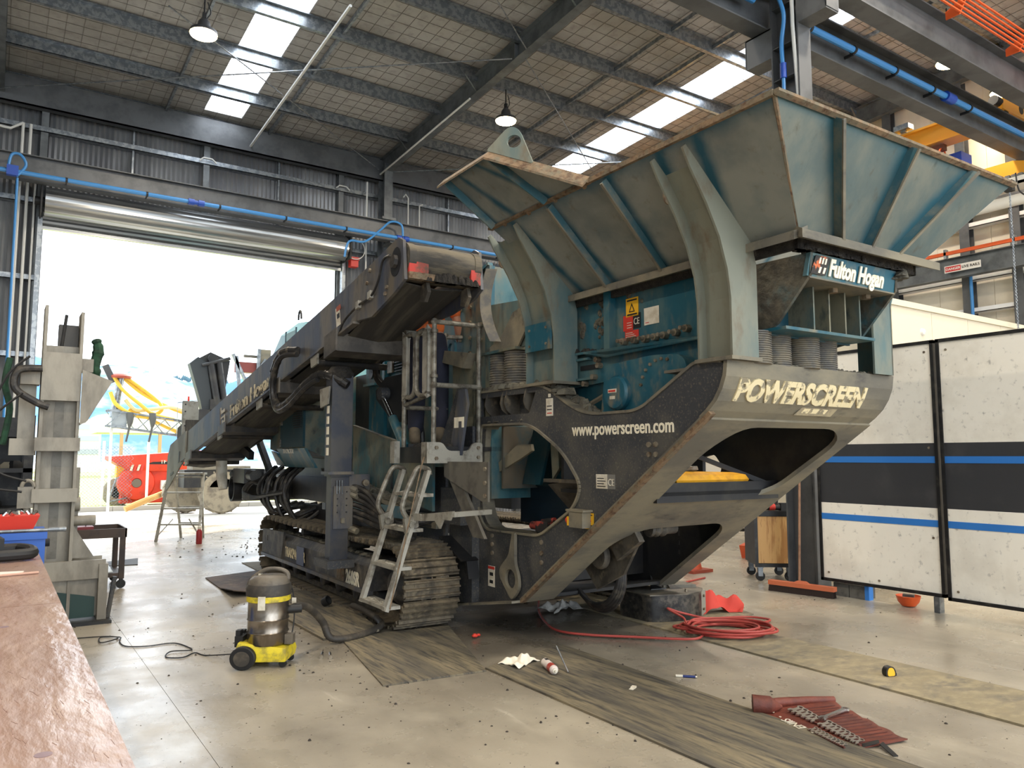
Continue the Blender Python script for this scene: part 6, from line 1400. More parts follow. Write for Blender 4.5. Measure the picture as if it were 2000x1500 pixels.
# things beyond the bow: cone, tray, white carts
t = thing('traffic_cone', 'orange traffic cone half hidden behind the far side of the bow', 'cone', (8.25,7.75,0))
obj('cone_body', MB().lathe([(.14,.03),(.03,.46),(.02,.46)], n=20), M('cone_orange', (204,86,50), .6, dirt=(170,70,44), amt=.4, scale=6), t); obj('cone_base', MB().box((-.20,-.20,0),(.20,.20,.04)), M('cone_base', (150,66,44), .6), t)
t = thing('tool_tote', 'orange open tool tote with wire handle on the floor behind the trolley', 'tote', (10.2,8.3,0), .5)
obj('tote_body', MB().loft([[(-.18,-.12,0),(.18,-.12,0),(.18,.12,0),(-.18,.12,0)],[(-.22,-.15,.20),(.22,-.15,.20),(.22,.15,.20),(-.22,.15,.20)]]), M('tote_orange', (214,94,56), .6), t); obj('tote_handle', MB().tube([(-.2,0,.2),(-.15,0,.36),(.15,0,.36),(.2,0,.2)], .01, 6), m_galv, t); obj('tote_label', MB().box((-.1,-.155,.11),(.1,-.14,.17)), m_decy, t)
t = thing('stillage_cart', 'long white sided cart on black castors far behind the plywood trolley', 'cart', (12.6,11.2,0), -.9)
obj('cart_side', MB().box((-2.2,-.02,.28),(2.2,.02,1.5)), m_white, t); obj('cart_rail', MB().box((-2.2,-.05,.22),(2.2,.05,.29)), m_blk, t); obj('cart_rail', MB().box((-2.2,-.35,.10),(2.2,-.28,.16)), m_blk, t)
for x in (-1.9,-.6,.7,1.9): obj('caster', MB().lathe([(.05,-.02),(.06,0),(.05,.02)], (x,-.3,.06), 14, 'y'), m_black, t)
t = thing('blue_post', 'blue post with bright doorway seen through the bow opening', 'post', (9.6,12.6,0)); obj('post', MB().box((-.1,-.1,0),(.1,.1,3.0)), M('post_blue', (62,132,196), .5), t)
single('power_tool', MB().cyl((-.16,0,.045),(-.04,0,.045),.036,n=12).box((-.05,-.05,0),(.12,.05,.09)).bar((.0,0,.09),(.14,0,.11),.04,.035).cyl((.10,0,.10),(.16,0,.11),.022,n=10), M('tool_redblack', (150,60,50), .5, 0, dirt=(36,34,34), amt=.58, scale=9, soft=.04), 'worn red and black cordless tool resting in the side plate opening', 'power tool', mw(3.92,5.55,.955), math.radians(-88))
yb = single('yellow_case', MB().loft([[(-.38,-.2,0),(.38,-.2,0),(.38,.2,0),(-.38,.2,0)],[(-.42,-.22,.08),(.42,-.22,.08),(.42,.22,.08),(-.42,.22,.08)],[(-.40,-.2,.12),(.40,-.2,.12),(.40,.2,.12),(-.40,.2,.12)],[(-.25,-.15,.15),(.3,-.15,.14),(.3,.15,.14),(-.25,.15,.15)]]), M('case_yellow', (226,164,36), .45, 0, dirt=(190,134,40), amt=.3, scale=6), 'yellow case lying on the shelf inside the upper bow opening', 'case', mw(4.95,4.74,1.332), -.05)
single('work_gloves', MB().lathe([(.02,0),(.08,.02),(.10,.045),(.05,.06)], (0,0,0), 10).lathe([(.02,0),(.06,.02),(.05,.05)], (.14,.02,0), 9), M('glove_grey', (128,122,112), .9), 'pair of dusty gloves lying on the yellow case', 'gloves', mw(4.75,4.70,1.475))
# ================================================= LEFT FOREGROUND AND BACKGROUND
# ---- workbench with plywood top
m_bench = M('bench_ply', (158,130,116), .26, 0, dirt=(140,112,98), amt=.45, scale=1.4, stretch=(1.6,.5,1), dirt2=(172,146,130), amt2=.3, scale2=4, bump=.5, soft=.2)
bn = thing('workbench', 'long plywood workbench with a glossy worn top at the left edge', 'workbench', (-.30,3.0,0))
obj('bench_top', MB().box((-.62,1.004,.925),(.575,3.4,.96)), m_bench, bn); obj('bench_top', MB().box((-.62,-3.6,.925),(.575,.998,.96)), m_bench, bn)
rnd = random.Random(2); gr = MB()
for k in range(520):
    x = rnd.uniform(.0,.56) ; y = rnd.uniform(-2.2,2.2); l = rnd.uniform(.02,.05)
    if rnd.random() < .6 and not (-2.2 < y < .95): continue
    q_ = rnd.uniform(-.012,.012); gr.hexa([(x-.001,y-l/2,.9598),(x+.001,y-l/2,.9598),(x+q_+.001,y+l/2,.9598),(x+q_-.001,y+l/2,.9598)],[(x-.0008,y-l/2,.9605),(x+.0008,y-l/2,.9605),(x+q_+.0008,y+l/2,.9605),(x+q_-.0008,y+l/2,.9605)])
obj('grain_chips', gr, M('grain_dark', (132,98,82), .4), bn)['kind'] = 'stuff'
for (x, y) in ((.42,-1.0),(.28,-.93),(.36,.55),(.16,-.98)): obj('screw_plug', MB().lathe([(.018,.9598),(.018,.9606),(0,.9608)], (x,y,0), 14), M('plug_grey', (128,106,112), .4), bn)
obj('bench_frame', MB().box((-.6,-3.5,.80),(.54,3.36,.92)), m_blk, bn)
for (x, y) in ((.48,3.25),(-.5,3.25),(.48,0),(-.5,0),(.48,-3.3),(-.5,-3.3)): obj('leg', MB().box((x-.04,y-.04,0),(x+.04,y+.04,.8)), m_blk, bn)
t = thing('black_tray', 'black plastic handled tray lying at the far end of the bench', 'tray', (.05,5.85,.96), .2)
obj('tray_ring', MB().tube(bez([(-.25,-.14,.04),(.10,-.16,.04),(.16,-.08,.05),(.15,.08,.05),(.08,.14,.05),(-.25,.14,.05)],6), .035, 10), m_black, t); obj('tray_lid', MB().prism([(-.3,-.1,.07),(.0,-.12,.07),(.02,.1,.07),(-.3,.1,.07)], (0,0,.07)), m_black, t)
t = thing('paper_sheet', 'white papers with a pencil at the far part of the bench', 'paper', (.02,5.15,.96), .1)
obj('sheet', MB().prism([(-.35,-.12,0),(.12,-.10,0),(.15,.02,0),(-.35,.2,0)], (0,0,.004)), M('paper', (222,214,206), .7), t); obj('pencil', MB().cyl((-.35,-.16,.008),(.20,-.13,.008),.007,n=8), M('pencil_wood', (190,150,130), .5), t)
t = thing('tool_cabinet', 'blue steel tool cabinet standing just behind the bench end', 'cabinet', (-.02,6.95,0))
obj('cabinet_body', MB().box((-.45,-.22,.02),(.36,.3,1.03)), M('cabinet_blue', (44,92,176), .45), t); obj('cabinet_lid', MB().box((-.46,-.24,1.0),(.37,.31,1.05)), M('cabinet_blue', (44,92,176)), t); obj('lid_knob', MB().cyl((.37,0,.95),(.40,0,.95),.03,n=12), m_black, t)
t = thing('socket_tray', 'red plastic tray filled with sockets on top of the blue cabinet', 'tray', (.0,6.9,1.05), 0)
obj('tray_body', MB().loft([[(-.40,-.12,.02),(.26,-.12,.02),(.26,.12,.02),(-.40,.12,.02)],[(-.42,-.14,.12),(.30,-.14,.12),(.30,.14,.12),(-.42,.14,.12)]]), M('tray_red', (206,54,38), .45), t)
sk = MB(); rnd = random.Random(6)
for k in range(26): x, y = rnd.uniform(-.2,.26), rnd.uniform(-.1,.1); sk.cyl((x,y,.118),(x+rnd.uniform(-.03,.03),y+rnd.uniform(-.03,.03),.145),.014,n=8)
obj('sockets', sk, m_chrome, t)['kind'] = 'stuff'
obj('dark_tools', MB().bar((-.4,0,.14),(-.2,.05,.2),.06,.05).bar((-.42,-.05,.16),(-.28,.0,.26),.04,.04), m_chasd, t)
single('steel_bar', MB().cyl((-.5,0,0),(.44,0,0),.013,n=10).cyl((.36,0,0),(.47,0,0),.018,n=10), m_galv, 'silver bar lying in front of the red socket tray', 'bar', (.0,6.72,1.064))

# ---- hydraulic press frame
m_press = M('press_beige', (150,144,130), .55, .1, dirt=(118,112,100), amt=.45, scale=3, stretch=(1,1,.4), bump=.15)
pr_ = thing('workshop_press', 'tall beige steel press frame standing between the bench and the door', 'press', (.52,8.8,0))
X0 = -.17
obj('column_web', MB().box((-.17,-.02,.30),(.13,.02,2.70)), m_press, pr_)
for x in (-.19,.12): obj('column_flange', MB().box((x,-.14,.05),(x+.028,.16,3.08 if x < 0 else 3.04)), m_press, pr_)
obj('upper_box', MB().box((-.19,-.15,2.15),(.145,-.12,2.62)), m_press, pr_)
obj('head_block', MB().box((-.06,.0,2.62),(.11,.12,2.92)), M('head_dark', (60,58,54), .6), pr_)
obj('column_groove', MB().box((-.06,-.025,.62),(.02,-.02,2.14)), M('groove_grey', (120,116,106), .6, dirt=(100,96,86), amt=.4, scale=6), pr_)
obj('top_rod', MB().cyl((-.03,.0,2.7),(.0,.0,3.02),.015,n=8), m_chasd, pr_)
for z, tp_ in ((1.66,'t'),(1.17,'b')): obj('column_band', MB().box((-.22,-.20,z),(.16,-.14,z+.13)), m_press, pr_)
obj('lever_boss', MB().box((-.36,-.12,2.30),(-.20,.1,2.46)), m_press, pr_); obj('boss', MB().box((.15,-.1,2.45),(.25,.08,2.58)), m_press, pr_)
obj('side_cylinder', MB().box((-.36,.0,1.75),(-.22,.15,2.45)).box((-.42,-.05,1.62),(-.2,.1,1.78)), m_press, pr_)
obj('arm_plate', MB().prism([(.15,-.19,2.46),(.15,-.19,1.92),(.20,-.19,1.94),(.42,-.19,2.36)], (0,.03,0)).prism([(.13,-.11,1.90),(.22,-.11,1.96),(.30,.05,2.1),(.2,.1,2.0)], (0,.05,.0)), m_press, pr_)
obj('base_beam', MB().box((-.25,-.17,.42),(.44,-.13,.60)).box((-.25,.17,.42),(.44,.2,.60)), m_press, pr_)
obj('base_plate', MB().box((-.2,-.12,.06),(.40,-.09,.44)), m_press, pr_); obj('base_tank', MB().prism([(-.2,-.13,.05),(.36,-.13,.05),(.36,-.13,.24),(-.2,-.13,.36)], (0,.03,0)), M('tank_green', (20,52,46), .5), pr_)  # dark green tank face at the foot of the press
obj('base_leg', MB().box((.38,-.2,.03),(.46,.2,.56)), m_press, pr_); obj('base_foot', MB().box((-.3,-.3,0),(.50,.3,.03)), m_chasd, pr_); obj('foot_spike', MB().cyl((.48,-.12,.03),(.53,-.12,.42),.022,n=8), m_chas, pr_)
obj('gusset', MB().prism([(.14,-.1,.62),(.14,-.1,.95),(.34,-.1,.62)], (0,.03,0)), m_press, pr_)
obj('pivot_pin', MB().cyl((.15,-.05,.98),(.34,-.05,.98),.05,n=14).cyl((.13,-.02,1.14),(.2,-.02,1.14),.07,n=12).box((.14,-.02,.78),(.19,.06,1.5)), m_press, pr_)
obj('shackle', MB().tube([(-.25+.05*math.cos(a),-.15,1.32+.06*math.sin(a)) for a in [PI*i/10 for i in range(11)]], .018, 8).box((-.33,-.16,1.12),(-.2,-.08,1.32)).cyl((-.25,-.12,.8),(-.25,-.12,1.15),.03,n=10), m_press, pr_)
m_sl = M('green_sling', (34,74,50), .8, 0, dirt=(24,48,34), amt=.5, scale=12)
single('lifting_sling', MB().tube(bez([(0,0,.85),(-.03,0,.6),(.02,.02,.35),(-.02,.0,.0)],6), [.03]*19, 8), m_sl, 'green lifting sling hanging on the left side of the press', 'sling', (.07,8.95,1.72))
single('lifting_sling', MB().tube(bez([(0,0,.42),(.03,.0,.30),(.0,.0,.12),(.03,.02,.0)],6), [.025,.045,.05,.04,.05,.05,.05,.06,.05,.05,.05,.05,.05,.06,.06,.05,.04,.04,.03], 8), m_sl, 'green lifting sling hanging on the right side of the press', 'sling', (.80,8.95,2.40))
for k, pts in enumerate(([(.33,8.6,2.45),(.14,8.6,2.42),(.12,8.6,2.25),(.3,8.6,2.12),(.4,8.6,2.08)],)):
    single('hydraulic_hose', MB().tube([Vector(p)-Vector((.3,8.6,2.1)) for p in bez(pts,8)], .035, 10), m_hose, 'thick black hose loop at the left of the press', 'hose', (.3,8.6,2.1))
single('black_cable', MB().tube([Vector(p)-Vector((0,8.4,1.2)) for p in bez([(.22,8.5,2.55),(.05,8.5,2.35),(-.1,8.5,1.9),(-.12,8.5,1.6),(.05,8.5,1.45),(.25,8.5,1.38)],8)], .012, 6), m_black, 'long black cable drooping left of the press', 'cable', (0,8.4,1.2))
single('black_cable', MB().tube([Vector(p)-Vector((0,8.4,1.2)) for p in bez([(.18,8.5,2.2),(-.05,8.5,1.95),(-.16,8.5,1.6),(-.06,8.5,1.35),(.22,8.5,1.28)],8)], .012, 6), m_black, 'second black cable drooping left of the press, lower one', 'cable', (0,8.4,1.2))

# ---- dark rack with machine parts
rk = thing('parts_rack', 'black steel rack full of dark parts at the left edge behind the press', 'rack', (-.15,11.2,0))
for (x, y) in ((-.9,-.3),(.48,-.3),(-.9,.3),(.48,.3)): obj('rack_post', MB().box((x-.05,y-.05,0),(x+.05,y+.05,2.1)), m_blk, rk)
for z in (.45,.95,1.42,1.84): obj('rack_shelf', MB().box((-.95,-.35,z),(.52,.35,z+.05)), m_blk, rk)
rnd = random.Random(14)
for k in range(26):
    z = (.50,1.0,1.47)[k % 3]; x = rnd.uniform(-.1,.42) if k > 5 else rnd.uniform(-.6,0); y = rnd.uniform(-.25,.1); r = rnd.uniform(.04,.09); l = rnd.uniform(.08,.2)
    mb = MB()
    if k % 2: mb.lathe([(r*.6,-l/2),(r,-l/2),(r,l/2),(r*.5,l/2),(r*.5,l/2+.05)], (0,0,r), 12, 'x')
    else: mb.loft([[(-l/2,-r,0),(l/2,-r,0),(l/2,r,0),(-l/2,r,0)],[(-l/2,-r,r),(l/2,-r,r),(l/2,r,r),(-l/2,r,r)],[(-l/3,-r*.5,r*1.8),(l/4,-r*.5,r*1.8),(l/4,r*.5,r*1.8),(-l/3,r*.5,r*1.8)]])
    single('machine_part', mb, m_galv if k % 5 == 0 else (m_bow if k % 7 == 0 else m_chasd), '%s machine part, %s of its kind, on the %s shelf of the dark rack' % (('squat','drum shaped')[k % 2], ORD[k//3], ('bottom','middle','top')[k % 3]), 'part', (-.15+x, 11.2+y, z), rnd.uniform(0,3), 'parts on the dark rack')
obj('rack_back', MB().box((-.95,.35,0),(.52,.37,2.1)), m_blk, rk)
# ---- cart beside the press
ct = thing('steel_cart', 'rusty brown steel cart with tray top right of the press', 'cart', (1.02,11.0,0))
m_cart = M('cart_brown', (70,56,46), .5, .3, dirt=(50,42,38), amt=.4, scale=5)
ctm = MB(); ctm.box((-.34,-.35,.62),(.36,.35,.64))
for a, b_ in (((-.34,-.37,.62),(.38,-.35,.73)),((-.34,.35,.62),(.38,.37,.73)),((.36,-.37,.62),(.38,.37,.73)),((-.36,-.37,.62),(-.34,.37,.73))): ctm.box(a,b_)
obj('tray', ctm, m_cart, ct)
for (x, y) in ((.34,-.33),(-.32,-.33),(.34,.33),(-.32,.33)):
    l_ = obj('leg', MB().box((x-.03,y-.03,.12),(x+.03,y+.03,.62)), m_cart, ct); obj('caster', MB().lathe([(.05,-.018),(.055,0),(.05,.018)], (x,y,.055), 14, 'y').box((x-.02,y-.03,.055),(x+.02,y+.03,.12)), m_black, l_)
obj('lower_shelf', MB().box((-.34,-.35,.14),(.36,.35,.19)), m_cart, ct)
t = thing('red_box', 'small red tool box with wire handle on the brown cart', 'box', (.90,10.8,.64)); obj('box_body', MB().box((-.16,-.1,0),(.14,.1,.12)), M('box_red', (120,34,36), .5), t); obj('box_handle', MB().tube([(-.06,0,.12),(-.06,0,.20),(.06,0,.20),(.06,0,.12)], .008, 6), m_galv, t)
single('aluminium_sheet', MB().prism([(-.27,-.28,.0),(.27,-.26,.0),(.25,.26,.06),(-.27,.26,.10)], (0,0,.012)), M('alu_sheet', (196,196,190), .35, .4), 'pale metal sheet resting on the lower cart shelf', 'sheet', (1.0,10.95,.195))
single('dark_sheet', MB().prism([(-.3,-.1,0),(.5,-.2,0),(.55,.15,.05),(-.3,.2,0)], (0,0,.012)), m_chasd, 'curled dark sheet lying on the floor behind the cart', 'sheet', (1.35,13.0,0))

# ---- step ladder and extinguisher in the doorway
m_alu = M('aluminium', (178,176,166), .4, .5, dirt=(140,136,126), amt=.4, scale=8)
sl_ = thing('step_ladder', 'aluminium platform step ladder standing in the doorway below the conveyor tail', 'step ladder', (2.98,15.9,0), math.radians(-32))
HH = 1.30
for x0, x1 in ((-.40,-.33),(.40,.33)):
    obj('stile', MB().bar((x0,-.05,0),(x1,.28,HH),.05,.03), m_alu, sl_); obj('rear_leg', MB().bar((x0*.55,.7,0),(x1*.8,.36,HH),.04,.03), m_alu, sl_)
for k in range(4):
    z = .33+.30*k; q = z/HH; obj('tread', MB().box((-.39+.06*q,-.08+.33*q,z-.03),(.39-.06*q,.03+.33*q,z)), m_alu, sl_)
obj('rear_brace', MB().bar((-.22,.62,.3),(.22,.62,.3),.03,.03), m_alu, sl_); obj('rear_brace', MB().bar((-.23,.53,.62),(.23,.53,.62),.03,.03), m_alu, sl_)
obj('diagonal', MB().bar((-.40,.0,.10),(-.15,.10,.42),.02,.02), m_alu, sl_); obj('diagonal', MB().bar((.40,.0,.10),(.15,.10,.42),.02,.02), m_alu, sl_)
obj('top_step', MB().box((-.34,.2,HH-.04),(.34,.45,HH)), m_alu, sl_)
t = thing('spray_bottle', 'small red and white can standing at the right foot of the step ladder', 'can', (3.22,15.25,0)); obj('can_body', MB().lathe([(.05,0),(.055,.01),(.055,.22),(.03,.27)], n=16), M('can_red2', (150,36,40), .4), t); obj('can_top', MB().lathe([(.03,.27),(.03,.31),(.012,.33)], n=12), m_decw, t)

# ================================================= OUTSIDE
m_yard = M('yard_concrete', (196,192,182), .7, 0, dirt=(176,172,164), amt=.5, scale=.5)
yd = single('yard', MB().box((-40,19.42,-.1),(60,26.0,-.012)), m_yard, 'pale concrete yard outside the roller door', 'ground', (0,0,0), kind='structure')
kb = thing('kerb', 'grey concrete kerb at the edge of the yard', 'kerb', (5,26.1,0)); tag(kb, kind='structure')
for k in range(26): obj('kerb_stone', MB().box((-40+2.0*k+.006-5+ 5,-.1,-.05),(-38+2.0*k-.006,.1,.13)), M('kerb_grey', (160,156,148), .8), kb)
gs = single('grass_verge', MB().box((-60,26.2,-.1),(80,120,.04)), M('grass', (168,184,96), .9, 0, dirt=(150,150,96), amt=.5, scale=.6, dirt2=(120,140,70), amt2=.3, scale2=4), 'yellow green grass verge behind the kerb', 'grass', (0,0,0), kind='structure')
# chain link fence
fe = thing('chain_link_fence', 'pale chain link fence on white posts behind the yard', 'fence', (3.5,26.6,0))
for x in (-.75,.5,3.4,5.6): obj('fence_post', MB().cyl((x-.0,0,0),(x,0,2.1),.04,n=10), m_white, fe)
wm2 = MB()
for k in range(-3, 14):
    for d in (1,-1):
        x0 = -1.4 + .1*k
        for h in range(10): wm2.bar((x0+(.0 if d > 0 else .19)+0, 0, .05+.19*h), (x0+(.19 if d > 0 else 0), 0, .24+.19*h), .008, .008)
obj('mesh_wire', wm2, m_galv, fe)['kind'] = 'stuff'
# red spreader
m_red2 = M('spreader_red', (222,62,36), .45, 0, dirt=(190,50,32), amt=.4, scale=2)
sd = thing('seed_hopper', 'red front hopper implement with a round fan housing outside the door', 'implement', (4.0,28.0,0))
obj('hopper_body', MB().loft([[(-.40,-.5,1.15),(2.4,-.5,1.15),(2.4,.6,1.15),(-.40,.6,1.15)],[(-.98,-.7,1.52),(2.6,-.7,1.60),(2.6,.8,1.60),(-.98,.8,1.52)],[(-.98,-.7,1.62),(-.5,-.7,1.78),(2.6,-.7,1.86),(2.6,.8,1.86),(-.98,.8,1.62)][:1]+[(2.6,-.7,1.88),(2.6,.8,1.88),(-.98,.8,1.64)]]), m_red2, sd)
obj('lower_body', MB().prism([(-.6,-.35,.12),(2.0,-.35,.12),(2.2,-.35,1.2),(-.1,-.35,1.2),(-.55,-.35,.95)], (0,.8,0)), m_red2, sd)
obj('fan_housing', MB().lathe([(.0,-.12),(.14,-.12),(.16,-.16),(.52,-.12),(.56,-.05),(.56,.1)], (-.17,-.38,.77), 28, 'y'), m_red2, sd)
obj('fan_inlet', MB().lathe([(.14,-.13),(.0,-.12)], (-.17,-.40,.77), 18, 'y'), M('inlet_grey', (110,96,84), .6), sd)
for k in range(4): obj('stripe', MB().prism([(-.40+.10*k,-.54-.05,1.17+.0*k),(-.33+.10*k,-.59,1.17),(-.25+.10*k,-.62,1.48),(-.32+.10*k,-.62,1.48)], (0,.02,0)), m_decw if k % 2 == 0 else m_decr, sd)
obj('black_band', MB().prism([(.08,-.64,1.38),(1.2,-.64,1.36),(1.2,-.66,1.56),(.5,-.66,1.54)], (0,.02,0)), m_deck, sd)
obj('lettering', MB().add_mesh(text_mesh('TF 1500', .17, .02), frame((.48,-.672,1.40),(1,0,.02),(0,0,1))), m_decw, sd)
obj('yellow_box', MB().box((-.75,-.35,.95),(-.45,.1,1.32)), m_decy, sd); obj('black_cone', MB().prism([(-.55,-.5,1.0),(-.40,-.5,1.0),(-.42,-.5,1.45)], (.05,.2,0)), m_deck, sd)
for s_ in (0,): obj('road_wheel', MB().lathe([(.40,-.12),(.46,-.08),(.46,.08),(.40,.12),(.22,.12),(.2,-.12)], (-.62,.3,.46), 26, 'y'), M('tyre_pale', (150,142,122), .8), sd)
obj('guard_bar', MB().tube([(-.95,-.4,.2),(-.75,-.45,.95),(-.4,-.45,.95),(-.45,-.45,.3),(-.9,-.4,.2)], .03, 8), m_galv, sd)
obj('side_tank', MB().box((.55,-.6,.55),(.75,-.4,.85)), m_white, sd)
# seed drill: lattice boom with distribution head and yellow hoses
m_yh = M('yellow_hose', (232,190,70), .5)
br = thing('seed_drill_boom', 'pale lattice boom with upright distributor pipe and yellow hoses outside', 'boom', (3.5,25.2,0))
LXa, LXb = -.88, 2.6
def bz(x, top): return (2.52 - (x+.88)*.13) + (.45 if top else 0)
for top in (0,1):
    for y in (-.2,.2): obj('chord', MB().bar((LXa,y,bz(LXa,top)),(LXb,y,bz(LXb,top)),.05,.05), m_galv, br)
for k in range(9):
    x = LXa+.4*k; obj('lattice', MB().bar((x,-.2,bz(x,0)),(x+.4,-.2,bz(x+.4,1)),.025,.025), m_galv, br); obj('lattice', MB().bar((x,.2,bz(x,1)),(x+.4,.2,bz(x+.4,0)),.025,.025), m_galv, br)
obj('distributor_pipe', MB().tube([(-.70,0,2.75),(-.62,0,3.3),(-.55,0,3.95)], [.13,.10,.10], 14), m_galv, br)
obj('distributor_head', MB().lathe([(.28,3.92),(.30,3.98),(.22,4.04)], (-.55,0,0), 18), M('head_red', (160,70,50), .5), br)
obj('dark_plate', MB().bar((-.98,-.1,4.28),(-.74,-.1,3.78),.18,.04,(0,1,0)), m_chas, br)
obj('frame_box', MB().box((-.75,-.15,2.45),(-.35,.15,3.0)), M('boxgrey', (168,176,180), .5), br)
hs_ = [[(-.75,-.1,3.97),(-.5,-.1,3.6),(0,-.1,3.16),(.4,-.1,2.87),(.95,-.1,2.73)],[(-.4,.1,3.98),(.2,.1,3.55),(.55,.1,3.25),(.62,.1,3.03),(.4,.1,2.85),(.2,.0,2.80)],[(-.82,-.15,3.5),(-.65,-.15,3.14),(-.2,-.15,2.85),(.25,-.15,2.78)],[(-.4,0,3.30),(-.1,.0,3.0),(.4,0,3.05),(1.0,0,3.1),(1.9,0,2.72)],[(-.45,.15,3.95),(.1,.15,3.5),(.9,.15,3.1),(1.6,.15,2.85),(2.3,.15,2.5)],[(-.3,.05,3.0),(.2,.05,2.8),(.8,.05,2.5),(1.6,.05,2.15)]]
for k, h in enumerate(hs_): obj('yellow_hose', MB().tube(bez(h,8), .055, 10), M('pale_hose', (228,216,160), .5) if k == 3 else m_yh, br)
for x in (-.28,.33): obj('drop_tube', MB().tube(bez([(x,-.2,2.9),(x,-.25,2.55),(x-.08,-.25,2.05)],6), [.10]*4+[.09,.08,.06,.03,.03,.03,.03,.03,.03], 8), M('drop_grey', (84,84,80), .6), br)
obj('red_pole', MB().box((1.28,-.3,2.9),(1.33,-.25,3.45)), m_decr, br); obj('wire_frame', MB().tube([(1.0,-.3,2.2),(1.0,-.3,3.25),(2.6,-.3,3.15)], .012, 6).tube([(1.0,-.3,3.25),(2.6,-.3,3.5)], .012, 6), m_galv, br)
for x in (-.7,2.4): obj('boom_leg', MB().bar((x,.2,0),(x,.2,bz(x,0)),.07,.07), m_white, br)
obj('lay_flat_hose', MB().tube(bez([(2.2,.2,1.35),(1.5,-.3,1.2),(1.0,-.4,.7),(.6,-.4,.5),(.2,-.5,.35),(-.35,-.6,.12)],8), .09, 10), M('hose_tan', (206,160,92), .6, dirt=(110,84,56), amt=.3, scale=3), br)
# loader truck with folded boom
ld = thing('crane_truck', 'grapple loader truck with folded dark boom and pale cab behind the conveyor', 'truck', (5.6,23.2,0))
m_ld = M('loader_dark', (34,34,36), .5, .1, dirt=(56,54,50), amt=.35, scale=3)
obj('boom_arm', MB().prism([(-1.17,-.2,4.25),(-.95,-.2,4.45),(-.72,-.2,4.3),(-.55,-.2,3.3),(-.45,-.2,2.75),(-.75,-.2,2.75),(-.85,-.2,3.2)], (0,.35,0)), M('boom_steel', (46,52,56), .5, .1), ld)
obj('boom_cylinder', MB().cyl((-.62,-.25,4.3),(-.35,-.25,2.9),.10,n=14).cyl((-.40,-.25,4.35),(-.18,-.25,3.0),.09,n=14).cyl((-.86,-.3,4.2),(-.1,-.3,4.45),.05,n=8), m_ld, ld)
obj('boom_head', MB().prism([(-.95,-.1,4.4),(-.6,-.1,4.62),(-.05,-.1,4.4),(-.2,-.1,3.2),(-.7,-.1,3.2)], (0,.3,0)).cyl((-.55,-.25,4.42),(-.55,.2,4.42),.14,n=16), m_ld, ld)
obj('slew_base', MB().box((-.9,-.3,2.5),(.2,.4,2.95)).box((-.6,-.3,2.9),(.35,.4,3.25)), m_ld, ld)
for (a, b_) in (((.0,-.2,4.6),(.45,-.2,3.7)),((.35,-.2,3.5),(.95,-.2,4.5)),((.5,-.25,3.4),(.92,-.25,4.2)),((.1,-.2,4.55),(.25,-.2,3.3)),((.75,-.2,4.8),(.72,-.2,4.0))): obj('linkage', MB().bar(a, b_, .09, .09), m_galv, ld)
obj('red_block', MB().box((.15,-.1,4.1),(.85,.2,4.4)), M('block_red', (140,70,64), .6), ld); obj('top_rail', MB().box((.35,-.1,4.55),(1.0,.0,4.62)).box((.8,-.2,4.3),(1.1,.2,4.8)), m_bow, ld)
obj('white_box', MB().box((.25,-.3,3.2),(.65,.1,3.45)), m_white, ld); obj('cab_frame', MB().prism([(.5,-.2,3.3),(.95,-.2,4.2),(1.1,-.2,4.2),(1.1,-.2,3.2)], (0,.3,0)), M('cab_teal', (30,84,84), .5), ld)
obj('chassis', MB().box((-1.2,-.2,.75),(4.0,.6,1.25)), m_chasd, ld); obj('mud_guard', MB().box((-1.0,-.25,1.25),(.6,.5,1.35)), m_bow, ld)
m_tyre = M('tyre_dusty', (150,140,120), .85, 0, dirt=(110,102,90), amt=.4, scale=4)
for (x, y, r) in ((-.15,.0,.62),(-.95,.9,.60),(3.2,0,.62)):
    w_ = obj('tyre', MB().lathe([(r*.62,-.2),(r*.92,-.22),(r,-.15),(r,.15),(r*.92,.22),(r*.62,.2)], (x,y,r), 30, 'y'), m_tyre, ld)
    obj('rim', MB().lathe([(r*.62,-.15),(r*.5,-.05),(.15,-.04),(0,-.04)], (x,y,r), 24, 'y'), M('rim_grey', (176,184,184), .5), w_)
    lg_ = MB()
    for k in range(16): a = 2*PI*k/16; lg_.bar((x+r*.97*math.cos(a), y-.2, r+r*.97*math.sin(a)),(x+r*.97*math.cos(a+.15), y+.05, r+r*.97*math.sin(a+.15)),.09,.05)
    obj('tread_lug', lg_, m_tyre, w_)['kind'] = 'stuff'
